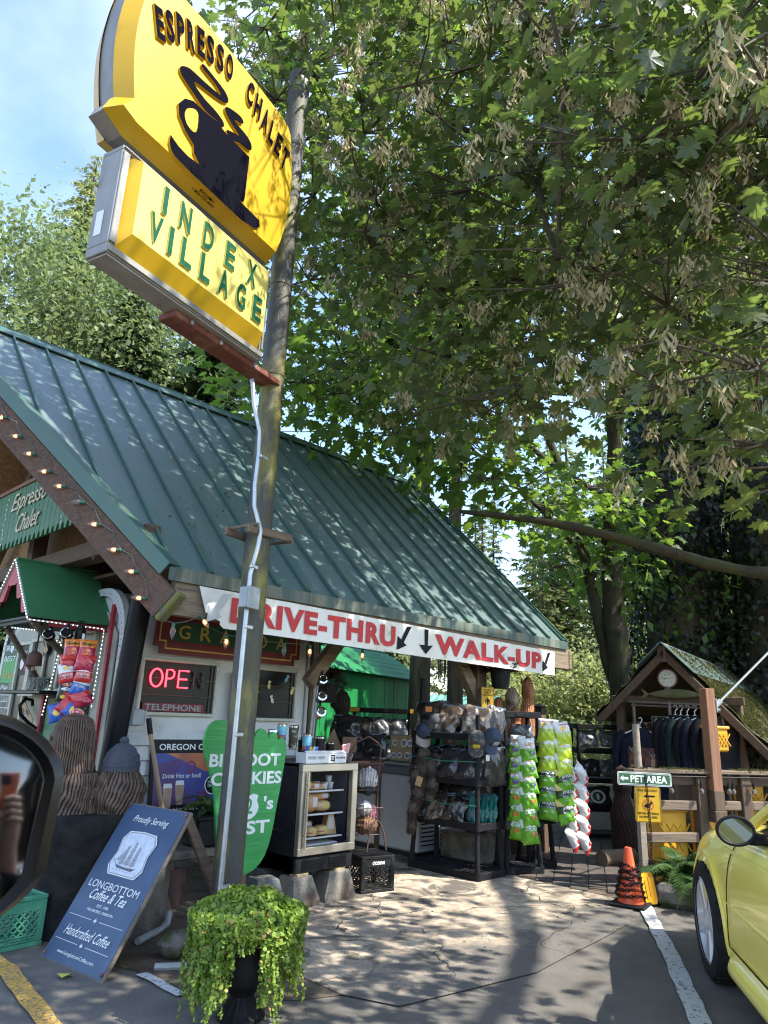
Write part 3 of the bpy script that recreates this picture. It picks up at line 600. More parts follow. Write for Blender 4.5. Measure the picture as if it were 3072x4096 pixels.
# ------------------------------------------------------------------ the camper trailer under the roof
tr = T('camper_trailer', 'white riveted camper trailer parked under the chalet roof with dark side windows', 'trailer', (3.7, 7.0, 0))
def tprof(ins=0.0, n=8, y0=5.6, y1=8.3, z0=.5, z1=2.4, r=.42):
    y0 += ins; y1 -= ins; z1 -= ins; z0 += ins; p = [(y0, z0)]
    p += [(y0+r-r*cos(a), z1-r+r*sin(a)) for a in [pi/2*i/n for i in range(n+1)]]
    p += [(y1-r+r*sin(a), z1-r+r*cos(a)) for a in [pi/2*i/n for i in range(n+1)]]
    return p+[(y1, z0)]
YZ = Matrix(((0, 0, 1, 0), (1, 0, 0, 0), (0, 1, 0, 0), (0, 0, 0, 1)))        # local (x, y, z) -> world (z, x, y)
PW('trailer_body', B().prism(tprof(.012), 2.76, 4.68, YZ), M['siding'], tr, ang=30)
pr = tprof(-.004)
for x in (2.75, 4.69):
    eb = B()
    v = [(x-.03*(x < 3), p[0], p[1]) for p in tprof(-.008)]+[(x-.03*(x < 3), p[0], p[1]) for p in tprof(.055)]+[(x+.03, p[0], p[1]) for p in tprof(-.008)]; n = len(pr)
    eb.add(v, [(i, i+1, n+i+1, n+i) for i in range(n-1)]+[(i, 2*n+i, 2*n+i+1, i+1) for i in range(n-1)])
    PW('end_trim', eb, M['siding'], tr, ang=30)
rb = B()
for k, p in enumerate(tprof(.03, 14)):
    rb.ell((2.718, p[0], p[1]), (.006, .009, .009), 6, 4)
for k in range(14): rb.ell((2.718, 5.63, .6+k*.1), (.006, .009, .009), 6, 4)
PW('rivet', rb, M['zinc'], tr, kind='stuff')
for k in range(6):
    PW('siding_panel', B().box((3.735, 5.597, .55+k*.115+.055), (1.86, .014, .109), .004, None, 0, -.13), M['siding'], tr, smooth=False)
for k, (a, b_) in enumerate([(2.8, 3.66), (3.665, 4.66)]): PW('siding_panel', B().box(((a+b_)/2, 5.6, 2.0), (b_-a, .014, .3), .003), M['siding'], tr, smooth=False)
def twindow(x0, x1, z0, z1, y=5.59):
    w = .028; b = B()
    for (a, c, e, f) in [(x0-w, x1+w, z1, z1+w), (x0-w, x1+w, z0-w, z0), (x0-w, x0, z0, z1), (x1, x1+w, z0, z1)]: b.box(((a+c)/2, y-.012, (e+f)/2), (c-a, .03, f-e), .005)
    o = PW('window', b, M['cream_frame'], tr, smooth=False)
    g = B()
    g.box(((x0+x1)/2, y+.004, (z0+z1)/2), (x1-x0, .008, z1-z0)); P('pane', g, M['glass_dark'], o)
    s = B()
    n = 3
    for k in range(1, n): s.box(((x0+x1)/2, y-.006, z0+(z1-z0)*k/n), (x1-x0, .012, .012), .003)
    s.box((x1-.04, y-.006, (z0+z1)/2), (.01, .012, z1-z0)); P('louver', s, M['window_screen'], o, smooth=False)
    return o
w1 = twindow(2.93, 3.62, 1.39, 1.80); w2 = twindow(4.05, 4.53, 1.37, 1.80)
for k, (x, z, m) in enumerate([(4.42, 1.73, 'blue'), (4.22, 1.66, 'yel'), (4.5, 1.62, 'yel'), (4.08, 1.56, 'blue'), (4.27, 1.53, 'wht'), (4.07, 1.44, 'wht')]):
    mm = M.setdefault('st_'+m, pm('sticker '+m, {'blue': (.25, .45, .6), 'yel': (.6, .55, .25), 'wht': (.6, .6, .52)}[m], .6))
    b = B().ell((0, 0, 0), (.018, .002, .03), 8, 4).ell((.004, 0, .038), (.02, .002, .013), 8, 4); PW('footprint_sticker', B().add(b.v, b.f, TR(x, 5.578, z, 0, 0, random.uniform(-.5, .5))), mm, tr)
# neon sign and telephone plate
NF = fr((0, 5.565, 0), (1, 0, 0), (0, 0, 1))
ne = T('neon_sign', 'red neon OPEN sign behind the trailer window, its last letter unlit', 'neon sign', (3.23, 5.56, 1.6))
def neon(pts, m): PW('letter_tube', B().tube([NF @ Vector((p[0], p[1], 0)) for p in pts], .0075, 6), M[m], ne)
neon([(3.045+.055*cos(a), 1.665+.072*sin(a)) for a in [2*pi*i/20 for i in range(21)]], 'neon')
neon([(3.135, 1.593), (3.135, 1.735), (3.18, 1.737), (3.205, 1.72), (3.205, 1.685), (3.18, 1.665), (3.14, 1.663)], 'neon')
neon([(3.345, 1.735), (3.25, 1.735), (3.25, 1.595), (3.345, 1.595)], 'neon'); neon([(3.255, 1.665), (3.33, 1.665)], 'neon')
neon([(3.40, 1.595), (3.40, 1.735)], 'neon_off'); neon([(3.40, 1.735), (3.49, 1.595)], 'neon_off'); neon([(3.49, 1.595), (3.49, 1.735)], 'neon_off')
PW('mount', B().box((3.22, 5.585, 1.665), (.6, .006, .012)).box((3.22, 5.585, 1.72), (.6, .006, .006)), M['black'], ne)
tp = T('telephone_plate', 'dark red plate lettered TELEPHONE at the foot of the trailer window', 'sign', (3.2, 5.57, 1.39))
PW('plate', B().box((3.24, 5.572, 1.43), (.58, .008, .07), .003), M['maroon'], tp); PW('lettering', B().text('TELEPHONE', (2.97, 1.405, .53, .05), .0, fr((0, 5.566, 0), (1, 0, 0), (0, 0, 1)), .02), M['grey_print'], tp)
tl = T('traffic_light', 'small black traffic light with amber and green lenses between the trailer windows', 'traffic light', (3.82, 5.5, 1.3))
PW('housing', B().box((3.86, 5.53, 1.55), (.13, .09, .42), .012), M['black'], tl)
for z, c in ((1.68, (.1, .01, .01)), (1.55, (.55, .28, .02)), (1.42, (.05, .3, .15))):
    mm = pm('lens', c, .25, coat=.4); PW('lens', B().ell((3.86, 5.485, z), (.05, .02, .05), 14, 8), mm, tl)
# maroon GRANDA sign board
gs = T('name_board', 'maroon board with notched corners, green panel and gold capitals over the trailer windows', 'sign', (3.7, 5.5, 1.88))
GF = fr((0, 5.5, 0), (1, 0, 0), (0, 0, 1))
def notch(x0, x1, z0, z1, q): return [(x0+q, z0), (x1-q, z0), (x1-q, z0+q), (x1, z0+q), (x1, z1), (x0, z1), (x0, z0+q), (x0+q, z0+q)]
PW('board', B().prism(notch(2.95, 4.5, 1.86, 2.26, .06), -.02, 0, GF), M['maroon'], gs, smooth=False)
g1 = notch(2.99, 4.46, 1.90, 2.24, .06); g2 = notch(3.002, 4.448, 1.912, 2.24, .06); n = 8
PW('gold_line', B().add([(p[0], p[1], .001) for p in g1]+[(p[0], p[1], .001) for p in g2], [(i, (i+1) % n, n+(i+1) % n, n+i) for i in range(n) if i not in (4,)], GF), M['gold'], gs, smooth=False)
PW('green_panel', B().box((3.73, 5.4985, 2.055), (1.24, .008, .17)), M['dk_green'], gs, smooth=False)
for ch, x in zip('GRANDA', (3.22, 3.43, 3.63, 3.82, 4.04, 4.26)): PW('letter', B().text(ch, (x-.055, 1.995, .11, .115), .0065, GF, .012), M['gold'], gs, smooth=False)
PW('conduit', B().tube([(2.7, 5.4, 2.15), (2.71, 5.45, 1.8), (2.72, 5.45, 1.42)], .016, 8).tube([(2.74, 5.45, 1.28), (2.72, 5.45, 1.0), (2.72, 5.45, .4)], .016, 8), M['black'], tr)
ub = T('utility_box', 'grey weatherproof outlet box on the trailer corner beside the black column', 'electrical box', (2.8, 5.44, 1.28))
PW('box', B().box((2.8, 5.45, 1.345), (.15, .08, .13), .01), M['grey_box'], ub, smooth=False); PW('cover', B().box((2.84, 5.4, 1.345), (.1, .02, .12), .008).box((2.9, 5.42, 1.345), (.02, .05, .11), .005), M['grey_box'], ub, smooth=False)
PW('conduit_strap', B().tube([(4.72, 5.55, 2.2), (4.73, 5.5, 1.8), (4.70, 5.5, 1.2)], .012, 8).tube([(4.75, 5.55, 2.2), (4.76, 5.5, 1.8), (4.73, 5.5, 1.2)], .012, 8), M['grey_box'], tr)
# ------------------------------------------------------------------ serving window in the trailer end (faces -x)
EF = fr((2.742, 0, 0), (0, -1, 0), (0, 0, 1))     # local x = -y ; z towards -x
def ew(y): return -y
sw = PW('window_wall', B().prism([(-8.2, .55), (-5.72, .55), (-5.72, 2.0), (-5.95, 2.2), (-7.9, 2.2), (-8.2, 1.95)], .0, .012, EF), M['cream_wall'], tr, smooth=False, label='cream end wall with serving windows')
def ewin(y0, y1, z0, z1, bars=()):
    b = B(); w = .04
    for (a, c, e, f) in [(y0-w, y1+w, z1, z1+w), (y0-w, y1+w, z0-w, z0), (y0-w, y0, z0, z1), (y1, y1+w, z0, z1)]: b.box((-(a+c)/2, (e+f)/2, .03), (c-a, f-e, .04), .005, EF)
    for q in bars: b.box((-q, (z0+z1)/2, .03), (.035, z1-z0, .034), .004, EF)
    o = PW('window', b, M['cream_frame'], tr, smooth=False); P('pane', B().box((-(y0+y1)/2, (z0+z1)/2, .02), (y1-y0, z1-z0, .01), 0, EF), M['glass_dark'], o)
ewin(7.5, 7.76, 1.05, 1.98); ewin(6.85, 7.42, 1.56, 2.0, (7.1,)); ewin(6.08, 6.72, 1.56, 2.02, ()); ewin(7.5, 7.76, .7, 1.0)
PW('red_post', B().box((2.72, 5.82, 1.5), (.03, .04, 1.5)), M['barge_red'], tr, smooth=False); PW('red_post', B().box((2.70, 6.92, 1.1), (.05, .05, .8)), M['barge_red'], tr, smooth=False)
ep = T('espresso_board', 'green panel lettered ESPRESSO below the serving counter', 'sign', (2.7, 6.5, .9))
PW('panel', B().box((2.71, 6.45, 1.17), (.02, .82, .62), .003), M['green_panel'], ep, smooth=False); PW('panel_frame', B().box((2.705, 6.88, 1.17), (.03, .05, .66)).box((2.705, 6.45, 1.49), (.03, .9, .04)), M['black'], ep, smooth=False)
PW('lettering', B().text('ESPRESSO', (-6.82, 1.37, .62, .075), .034, EF, .01, 0), M['white_print'], ep, smooth=False)
sr = T('route_sign', "tall green sign lettered SR2'S BEST on the far end of the cream wall", 'sign', (2.73, 8.0, 1.6))
PW('board', B().box((-8.0, 1.81, .025), (.42, .40, .014), .004, EF), M['foot_green'], sr, smooth=False)
PW('header', B().box((-8.0, 1.935, .033), (.415, .14, .004), 0, EF), M['dk_green'], sr, smooth=False)
PW('lettering', B().text('SR', (-8.17, 1.94, .11, .055), .036, EF, .02).text("'S", (-7.93, 1.94, .09, .055), .036, EF, .02).text('BEST', (-8.17, 1.83, .32, .055), .036, EF, .005).flat([(-8.04, 1.99), (-7.96, 1.99), (-7.95, 1.96), (-7.97, 1.93), (-8.0, 1.915), (-8.03, 1.93), (-8.05, 1.96)], .036, EF), M['white_print'], sr, smooth=False)
PW('script_text', B().text('Espresso', (-8.15, 1.64, .33, .1), .034, EF @ Matrix.Rotation(.0, 4, 'Z'), .0, .35), M['gold'], sr, smooth=False)
pos_m = pm('poster print', (.1, .1, .09), .6, col2=(.3, .28, .2), ns=14, lo=.45, hi=.6)
def wallposter(nm, lab, y, z, w, h, base, bits):
    t = T(nm, lab, 'poster', (2.72, y, z)); PW('sheet', B().box((-y, z, .03), (w, h, .006), 0, EF), base, t, smooth=False)
    for m, fnb in bits: PW('print', fnb, m, t, smooth=False)
wallposter('menu_poster', 'dark menu poster with white lines of text low on the cream wall', 7.98, 1.44, .38, .34, pos_m, [(M['white_print'], B().text('Pup', (-8.14, 1.54, .2, .05), .035, EF, .01, .2).text('................\n..............\n..................\n............', (-8.14, 1.3, .32, .2), .035, EF, .03))])
wallposter('drink_poster', 'narrow dark drink poster between the wall sign and the window frame', 7.62, 1.83, .2, .28, M['black'], [(M['white_print'], B().flat([(-7.66+.05*cos(a), 1.80+.06*sin(a)) for a in [2*pi*i/16 for i in range(16)]], .036, EF)), (M['red_print'], B().flat([(-7.56+.02*cos(a), 1.76+.04*sin(a)) for a in [2*pi*i/10 for i in range(10)]], .036, EF)), (M['white_print'], B().text('food', (-7.65, 1.9, .09, .035), .036, EF, .0, .3))])
tagm = pm('tan card', (.45, .29, .12), .6, col2=(.3, .2, .1), ns=18)
for k, (y, z, w, h, a, lab) in enumerate([(7.13, 1.98, .26, .11, -.75, 'topmost tan card clipped up by the serving window'), (7.18, 1.87, .17, .07, .1, 'small tan card behind the rusty bell'), (7.16, 1.68, .14, .1, -.9, 'tan card half hidden behind the glass mugs'), (7.24, 1.54, .2, .06, -.2, 'tan card just above the black counter'), (7.15, 1.34, .34, .11, -.5, 'lowest and longest tan card, under the counter')]):
    m = EF @ TR(-y, z, .05+.01*k, a)
    t = T('gift_card', lab, 'card', tuple(m @ Vector((0, 0, 0)))); PW('card', B().box((0, 0, 0), (w, h*.5, .006), .0, m), tagm, t, smooth=False); PW('emblem', B().flat([(.05*cos(q), .016*sin(q)) for q in [2*pi*i/12 for i in range(12)]], .004, m), M['black'], t, smooth=False)
# counter, bracket, glass mugs, carton, bell, hanging mugs
cs = T('serving_counter', 'small black serving counter on a scrolled iron bracket', 'counter', (2.6, 6.9, 1.4))
PW('shelf', B().box((2.58, 6.9, 1.515), (.32, 1.1, .03), .006), M['black_gloss'], cs, smooth=False)
PW('scroll_bracket', B().tube([(2.7, 6.95, 1.12), (2.68, 6.95, 1.2), (2.6, 6.95, 1.25), (2.52, 6.95, 1.32), (2.5, 6.95, 1.4), (2.54, 6.95, 1.46), (2.6, 6.95, 1.45), (2.61, 6.95, 1.40)], .016, 8).tube([(2.7, 6.95, 1.1), (2.7, 6.95, 1.5)], .014, 8), M['black_gloss'], cs)
PW('light_bar', B().box((2.46, 6.75, 1.492), (.02, .35, .015)), M['white'], cs)
glm = pm('clear glass', (.8, .82, .8), .05, trans=.9, spec=.6)
for k, (y, x, lab) in enumerate([(6.75, 2.5, 'ribbed glass mug nearest the bracket end of the counter'), (6.66, 2.5, 'middle ribbed glass mug on the black counter'), (6.55, 2.5, 'glass mug with its handle turned to the chip bags')]):
    t = T('glass_mug', lab, 'mug', (x, y, 1.53), 0, 'glass mugs on the counter')
    P('body', B().lathe([(.032, 0), (.036, .01), (.038, .11), (.035, .112), (.031, .012), (.001, .01)], 20, None, .03, 10), glm, t)
    P('handle', B().tube([(.02, -.03, .09), (.03, -.065, .08), (.03, -.07, .05), (.02, -.03, .03)], .006, 6), glm, t)
bx = T('carton', 'tall white carton of almond dark chocolate beside the chip bags', 'carton', (2.6, 6.3, 1.53))
PW('box', B().box((2.6, 6.28, 1.635), (.05, .13, .21), .002, None), M['white'], bx, smooth=False)
CFc = fr((2.573, 0, 0), (0, -1, 0), (0, 0, 1)); CFy = fr((0, 6.213, 0), (1, 0, 0), (0, 0, 1))
PW('print', B().text('ALMOND\nDARK CHOCOLATE', (-6.335, 1.66, .11, .03), .0, CFc, .005).flat([(-6.33, 1.56), (-6.25, 1.64), (-6.23, 1.63), (-6.31, 1.545)], 0, CFc), M['black'], bx, smooth=False); PW('lid_print', B().flat([(-6.34, 1.71), (-6.22, 1.71), (-6.22, 1.738), (-6.34, 1.738)], 0, CFc), pm('purple grey', (.2, .17, .25), .6), bx, smooth=False)
be = T('bell', 'rusty brown bell hanging on a dark cord beside the serving window', 'bell', (2.3, 6.25, 1.72))
rbm = pm('rusty bell iron', (.11, .05, .032), .75, col2=(.07, .035, .028), ns=10, bump=.1, bs=70)
P('body', B().lathe([(.062, 0), (.066, .004), (.062, .02), (.058, .07), (.048, .1), (.02, .118), (.012, .12)], 24), rbm, be); P('cord', B().tube([(0, 0, .12), (.004, 0, .16), (.01, .01, .3), (.03, .02, .42)], .007, 6), M['black'], be); P('clapper', B().cyl((0, 0, -.04), (0, 0, .02), .014, n=8), M['grey_wood'], be)
def hmug(lab, x, y, z):
    t = T('hanging_mug', lab, 'mug', (x, y, z), 0, 'black mugs hung under the awning', rot=(1.35, 0, -.55))
    P('cup', B().lathe([(.001, -.05), (.036, -.05), (.045, -.02), (.046, .03), (.04, .055), (.036, .055), (.036, .0), (.001, -.0)], 22), M['black_gloss'], t); P('rim', B().lathe([(.041, .055), (.043, .058), (.039, .06), (.036, .056)], 22, cap=False), M['chrome'], t); P('handle', B().tube([(0, .04, .03), (0, .085, .02), (0, .085, -.02), (0, .04, -.03)], .008, 6), M['black_gloss'], t); P('lid', B().lathe([(.001, .05), (.034, .05)], 20), M['black'], t)
hmug('black mug hanging left of the wooden awning strut', 2.3, 6.02, 1.955); hmug('black mug hanging right of the wooden awning strut', 2.36, 5.82, 1.96)
t = T('water_bottle', 'dark insulated bottle hanging just above the orange chip bags', 'bottle', (2.45, 5.78, 1.91))
P('body', B().lathe([(.04, 0), (.042, .01), (.042, .09), (.03, .1), (.03, .125), (.02, .13)], 20), M['glass_dark'], t); P('loop', B().tube([(-.015, 0, .12), (-.02, 0, .165), (.02, 0, .165), (.015, 0, .12)], .007, 6), M['black'], t)
# gabled awning above the serving window
aw = T('awning', 'small gabled green awning with scalloped red front boards and a rope light', 'awning', (2.4, 6.36, 2.0))
RY, EY1, EY2, RZ, EZ = 6.36, 5.9, 6.82, 2.585, 2.08
def slope_panel(ey, x0, x1):
    m = fr((x0, ey, EZ), (1, 0, 0), (0, RY-ey, RZ-EZ)); L = hypot(RY-ey, RZ-EZ); return B().box(((x1-x0)/2, L/2+.01, 0), (x1-x0, L+.03, .02), .003, m)
PW('roof_panel', slope_panel(EY1-.02, 2.06, 2.76), M['green_panel'], aw, smooth=False); PW('roof_panel', slope_panel(EY2+.02, 2.06, 2.76), M['green_panel'], aw, smooth=False)
AF = fr((2.085, 0, 0), (0, -1, 0), (0, 0, 1))
def scal(ey):
    s = 1 if ey < RY else -1
    out = [(-RY, RZ-.02), (-ey, EZ), (-ey+.0*s, EZ-.03)]
    n = 9
    inn = []
    for i in range(n+1):
        t = i/n; y = ey+(RY-ey)*t; z = EZ-.05+(RZ-EZ-.13)*t
        z += (-.035 if i % 3 == 0 else (.025 if i % 3 == 1 else .0))
        inn.append((-y-s*-.0+(s*.05*0), z))
        if i % 3 == 1: inn.append((-y, z+.03))
    return out+inn[1:]
PW('front_board', B().prism(scal(EY1), 0, .022, AF), M['barge_red'], aw, smooth=False); PW('front_board', B().prism(scal(EY2), 0, .022, AF), M['barge_red'], aw, smooth=False)
PW('soffit', B().box((2.42, RY, 2.08), (.66, .84, .02)).box((2.12, RY, 2.065), (.03, .9, .05)), M['black'], aw, smooth=False)
PW('side_rail', B().box((2.5, 5.93, 2.045), (.5, .03, .045)), M['barge_red'], aw, smooth=False)
def stick(p0, p1, w=.05):
    p0, p1 = Vector(p0), Vector(p1); d = p1-p0; m = fr(p0, d, (0, 0, 1)); return B().box((d.length/2, 0, 0), (d.length, w, w*.6), .004, m)
PW('strut', stick((2.13, 5.97, 2.05), (2.74, 6.5, 1.76)), M['grey_wood'], aw, smooth=False); PW('strut', stick((2.2, 6.72, 2.05), (2.74, 7.12, 1.56)), M['grey_wood'], aw, smooth=False)
rp = [[(2.05, RY+.0, RZ+.005), (2.05, EY1-.02, EZ-.0), (2.06, EY1-.03, EZ-.03)], [(2.05, RY, RZ+.005), (2.05, EY2+.02, EZ)], [(2.06, EY1-.03, EZ-.03), (2.4, EY1-.035, EZ-.035), (2.68, EY1-.03, EZ-.04), (2.71, 5.93, 2.0), (2.71, 5.96, 1.4)], [(2.2, 7.6, 2.15), (2.3, 7.2, 2.1), (2.5, 6.8, 2.06), (2.69, 6.72, 1.96), (2.69, 6.85, 1.5), (2.69, 6.95, 1.15)]]
rb_, lb = B(), B()
for ln in rp:
    rb_.tube(ln, .0065, 6)
    for a, c in zip(ln, ln[1:]):
        a, c = Vector(a), Vector(c); k = max(1, int((c-a).length/.032))
        for i in range(k): q = a.lerp(c, (i+.5)/k); lb.ell((q.x-.004, q.y-.005, q.z), (.0042, .0042, .0042), 6, 4)
PW('rope_light', rb_, M['rope'], aw); PW('light_dot', lb, M['led'], aw, kind='stuff')
# ------------------------------------------------------------------ chip bags
bag_mats = {}
def solid(name, c, rough=.3, coat=.5):
    if name not in bag_mats: bag_mats[name] = pm('foil '+name, c, rough, coat=coat, bump=.05, bs=30)
    return bag_mats[name]
def bulge(u, v, d): return d*max(0, sin(pi*min(1, max(0, u))))**.55*max(0, sin(pi*min(1, max(0, v))))**.5
def bag_mesh(name, w, h, d, bands, mats, texts=(), seed=0, blobs=()):
    r = random.Random(seed); ph = [r.uniform(0, 6) for _ in range(6)]
    def zz_(u, v): 
        k = bulge(u, v, d)
        return k + k*.16*sin(u*17+ph[0]+v*6)*sin(v*13+ph[1]) + .0025*sin(u*40+ph[2])*(1 if v < .1 or v > .9 else .2)
    b = B(); nu, nv = 12, 14
    for side in (1, -1):
        for j in range(nv):
            vm = (j+.5)/nv; b.mi = next(mi for lim, mi in bands if vm <= lim)
            vs = []
            for jj in (j, j+1):
                for i in range(nu+1):
                    u, v = i/nu, jj/nv; pinch = 1-.09*sin(pi*v)
                    vs.append(((u-.5)*w*pinch, (v-.5)*h, side*zz_(u, v)*(1 if side > 0 else .7)))
            fs = [(i, i+1, nu+2+i, nu+1+i) if side > 0 else (i, nu+1+i, nu+2+i, i+1) for i in range(nu)]
            b.add(vs, fs)
    for (body, x0, y0, tw, th, mi, bold, shear) in texts:
        b.mi = mi; vv, ff = text_data(body, bold, shear)
        b.add([(((x0+tw*p[0])-.5)*w*.95, ((y0+th*p[1])-.5)*h, zz_(x0+tw*p[0], y0+th*p[1])+.0035) for p in vv], ff)
    for (cx_, cy_, rx, ry, mi) in blobs:
        b.mi = mi; n = 14; c0 = len(b.v)
        vs = [((cx_-.5)*w*.95, (cy_-.5)*h, zz_(cx_, cy_)+.0028)]
        for q in range(n):
            u, v = cx_+rx*cos(2*pi*q/n), cy_+ry*sin(2*pi*q/n); vs.append(((u-.5)*w*.95, (v-.5)*h, zz_(u, v)+.0028))
        b.add(vs, [(0, 1+q, 1+(q+1) % n) for q in range(n)])
    return b.mesh(name, mats, True, 60)
ORG, RED, YEL, WHT, BLU, DRK, CRM = solid('orange', (.75, .2, .02)), solid('red', (.55, .03, .03)), solid('yellow', (.75, .5, .08)), solid('white', (.7, .7, .68)), solid('blue', (.02, .1, .4)), solid('dark', (.03, .02, .022)), solid('crimson', (.4, .012, .05))
BK = M['black_print']
mA = bag_mesh('chip_bag', .135, .17, .03, [(.2, 1), (.62, 0), (1, 2)], [CRM, RED, ORG, YEL, BK], [('Cheetos', .12, .72, .76, .16, 4, .06, .2), ('Cheetos', .13, .735, .74, .15, 3, .0, .2)], 1, [(.4, .45, .16, .12, 1), (.62, .5, .14, .08, 2), (.5, .34, .18, .07, 2)])
mB = bag_mesh('chip_bag', .135, .15, .03, [(.5, 0), (1, 1)], [RED, WHT, YEL], [('CHEDDAR', .14, .3, .72, .13, 1, .02, 0), ('& SOUR CREAM', .16, .18, .68, .08, 1, .0, 0)], 2, [(.5, .72, .2, .1, 2)])
mC = bag_mesh('chip_bag', .14, .15, .03, [(.55, 0), (1, 1)], [BLU, WHT, YEL], [('ORIGINAL', .16, .38, .68, .13, 1, .01, 0)], 3, [(.5, .72, .25, .1, 2)])
mD = bag_mesh('chip_bag', .135, .17, .032, [(1, 0)], [DRK, RED, YEL, WHT], [("Lay's", .22, .72, .56, .14, 3, .03, .2), ('BARBECUE', .3, .51, .4, .05, 0, .01, 0)], 4, [(.5, .8, .3, .14, 2), (.5, .78, .27, .1, 1), (.5, .54, .27, .07, 3), (.6, .3, .2, .1, 1), (.4, .2, .15, .08, 2)])
mE = bag_mesh('chip_bag', .15, .13, .03, [(.5, 0), (1, 1)], [CRM, RED, WHT], [], 5, [(.5, .5, .25, .15, 1)])
mF = bag_mesh('chip_bag', .13, .14, .03, [(1, 0)], [BLU, YEL, WHT], [], 6, [(.55, .5, .25, .2, 1)])
mG = bag_mesh('chip_bag', .13, .13, .03, [(1, 0)], [DRK, RED, YEL, WHT], [("Lay's", .2, .45, .6, .2, 3, .03, .2)], 7, [(.5, .5, .42, .26, 2), (.5, .53, .38, .2, 1)])
HX = atan2(-.55, .83) # bags turned to the lane
def hang_bag(me, p, yaw, tilt, roll, label, group):
    m = Matrix.Rotation(yaw, 4, 'Z') @ Matrix.Rotation(pi/2-tilt, 4, 'X') @ Matrix.Rotation(roll, 4, 'Z')
    o = bpy.data.objects.new('chip_bag', me); COL.objects.link(o); o.location = p; o.rotation_euler = m.to_euler()
    o['label'] = label; o['category'] = 'chip bag'; o['group'] = group; return o
G1 = 'snack bags hung beside the serving window'
for me, (x, y, z), ro, lab in [
    (mA, (2.40, 5.70, 1.83), .05, 'orange and red cheese puff bag, left of the top pair by the window'), (mA, (2.47, 5.60, 1.825), -.05, 'orange and red cheese puff bag, right of the top pair by the window'),
    (mE, (2.40, 5.72, 1.735), .12, 'crimson snack bag under the left orange bag'), (mE, (2.46, 5.58, 1.735), -.1, 'crimson snack bag under the right orange bag'),
    (mB, (2.39, 5.71, 1.655), .22, 'red and white cheddar chip bag, left of its pair'), (mB, (2.47, 5.585, 1.665), -.08, 'red and white cheddar chip bag, right of its pair'),
    (mC, (2.47, 5.62, 1.565), -.22, 'blue and white potato chip bag tilted below the cheddar bags'), (mD, (2.41, 5.72, 1.525), -.03, 'black barbecue chip bag with a round logo under the cheddar bags'),
    (mE, (2.48, 5.60, 1.47), .5, 'small crimson bag half behind the black barbecue bag'), (mE, (2.42, 5.68, 1.405), -.6, 'crimson snack bag lying askew above the carved head'),
    (mF, (2.38, 5.76, 1.36), .3, 'blue tortilla chip bag peeking out left above the carved head'), (mF, (2.45, 5.63, 1.375), .9, 'blue chip bag squeezed behind the lowest bags by the window'), (mG, (2.47, 5.6, 1.36), -.1, 'dark chip bag with round red logo just above the carved head')]:
    hang_bag(me, (x-.06, y-.08, z), -.62, .12, ro, lab, G1)
t = TH('hang_strip', B().box((0, 0, 0), (.018, .003, .42)), M['white'], 'white plastic hanging strip running behind the window snack bags', 'strip', (2.40, 5.6, 1.75), -.62)
# ------------------------------------------------------------------ ESPRESSO CHALET board in the gable
eb_ = T('gable_board', 'green upright-board sign with cream script lettering hung in the gable', 'sign', (2.2, 6.6, 2.8))
for k in range(20):
    y = 5.66+k*.1; zb = 2.83-.0*k
    GBm = fr((2.2, 0, 0), (0, -1, 0), (0, 0, 1)); h0 = zb; pl = [(-y-.047, 3.37), (-y-.047, h0+.03), (-y-.03, h0+.012), (-y-.018, h0-.03), (-y+.018, h0-.03), (-y+.03, h0+.012), (-y+.047, h0+.03), (-y+.047, 3.37)]
    PW('board', B().prism(pl, 0, .02, GBm), M['green_board'], eb_, smooth=False)
PW('top_rail', B().box((2.19, 6.6, 3.39), (.05, 2.0, .035)), M['cedar'], eb_, smooth=False)
PW('script_lettering', B().text('Espresso', (-7.1, 3.1, .85, .22), .026, GBm, .004, .45, d=.006).text('Chalet', (-6.88, 2.92, .54, .17), .026, GBm, .002, .45, d=.006), pm('cream paint', (.55, .47, .33), .6), eb_, smooth=False)
fl = B()
for (yy, n) in ((5.85, 9), (7.25, 10)):
    for k in range(n):
        fl.ell((2.178, yy+random.uniform(-.025, .025), 2.86+k*.05), (.003, .009, .014), 6, 4)
PW('flower_motif', fl, M['white_print'], eb_)
# ------------------------------------------------------------------ carvings on a black stump
ped = TH('stump', B().lathe([(.29, 0), (.295, .3), (.33, .58), (.37, .70), (.36, .735), (.001, .738)], 26, Matrix.Diagonal((1.05, .85, 1, 1))), pm('black painted stump', (.011, .011, .012), .75, col2=(.025, .024, .022), ns=12, bump=.3, bs=20), 'thick black stump that carries the two wooden carvings', 'stump', (2.42, 5.05, 0))
carve = pm('carved cedar', (.13, .08, .052), .65, col2=(.07, .045, .032), ns=7, lo=.35, hi=.65, bump=.2, bs=70, stretch=(1, 1, .5), col3=(.24, .14, .08), ns3=4, lo3=.58, hi3=.72)
def groove_shade(m):  # shading put into the colour: grooves darkened, ridges lightened
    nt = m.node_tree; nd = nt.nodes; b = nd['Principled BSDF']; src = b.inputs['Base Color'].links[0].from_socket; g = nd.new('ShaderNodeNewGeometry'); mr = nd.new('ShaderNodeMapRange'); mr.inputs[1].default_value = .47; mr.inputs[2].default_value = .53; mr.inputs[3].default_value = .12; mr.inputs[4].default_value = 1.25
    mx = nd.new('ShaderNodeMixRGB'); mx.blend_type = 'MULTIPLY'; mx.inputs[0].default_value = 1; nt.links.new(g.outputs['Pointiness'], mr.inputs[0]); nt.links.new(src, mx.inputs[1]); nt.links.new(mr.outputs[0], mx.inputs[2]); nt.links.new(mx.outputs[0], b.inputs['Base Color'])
groove_shade(carve)
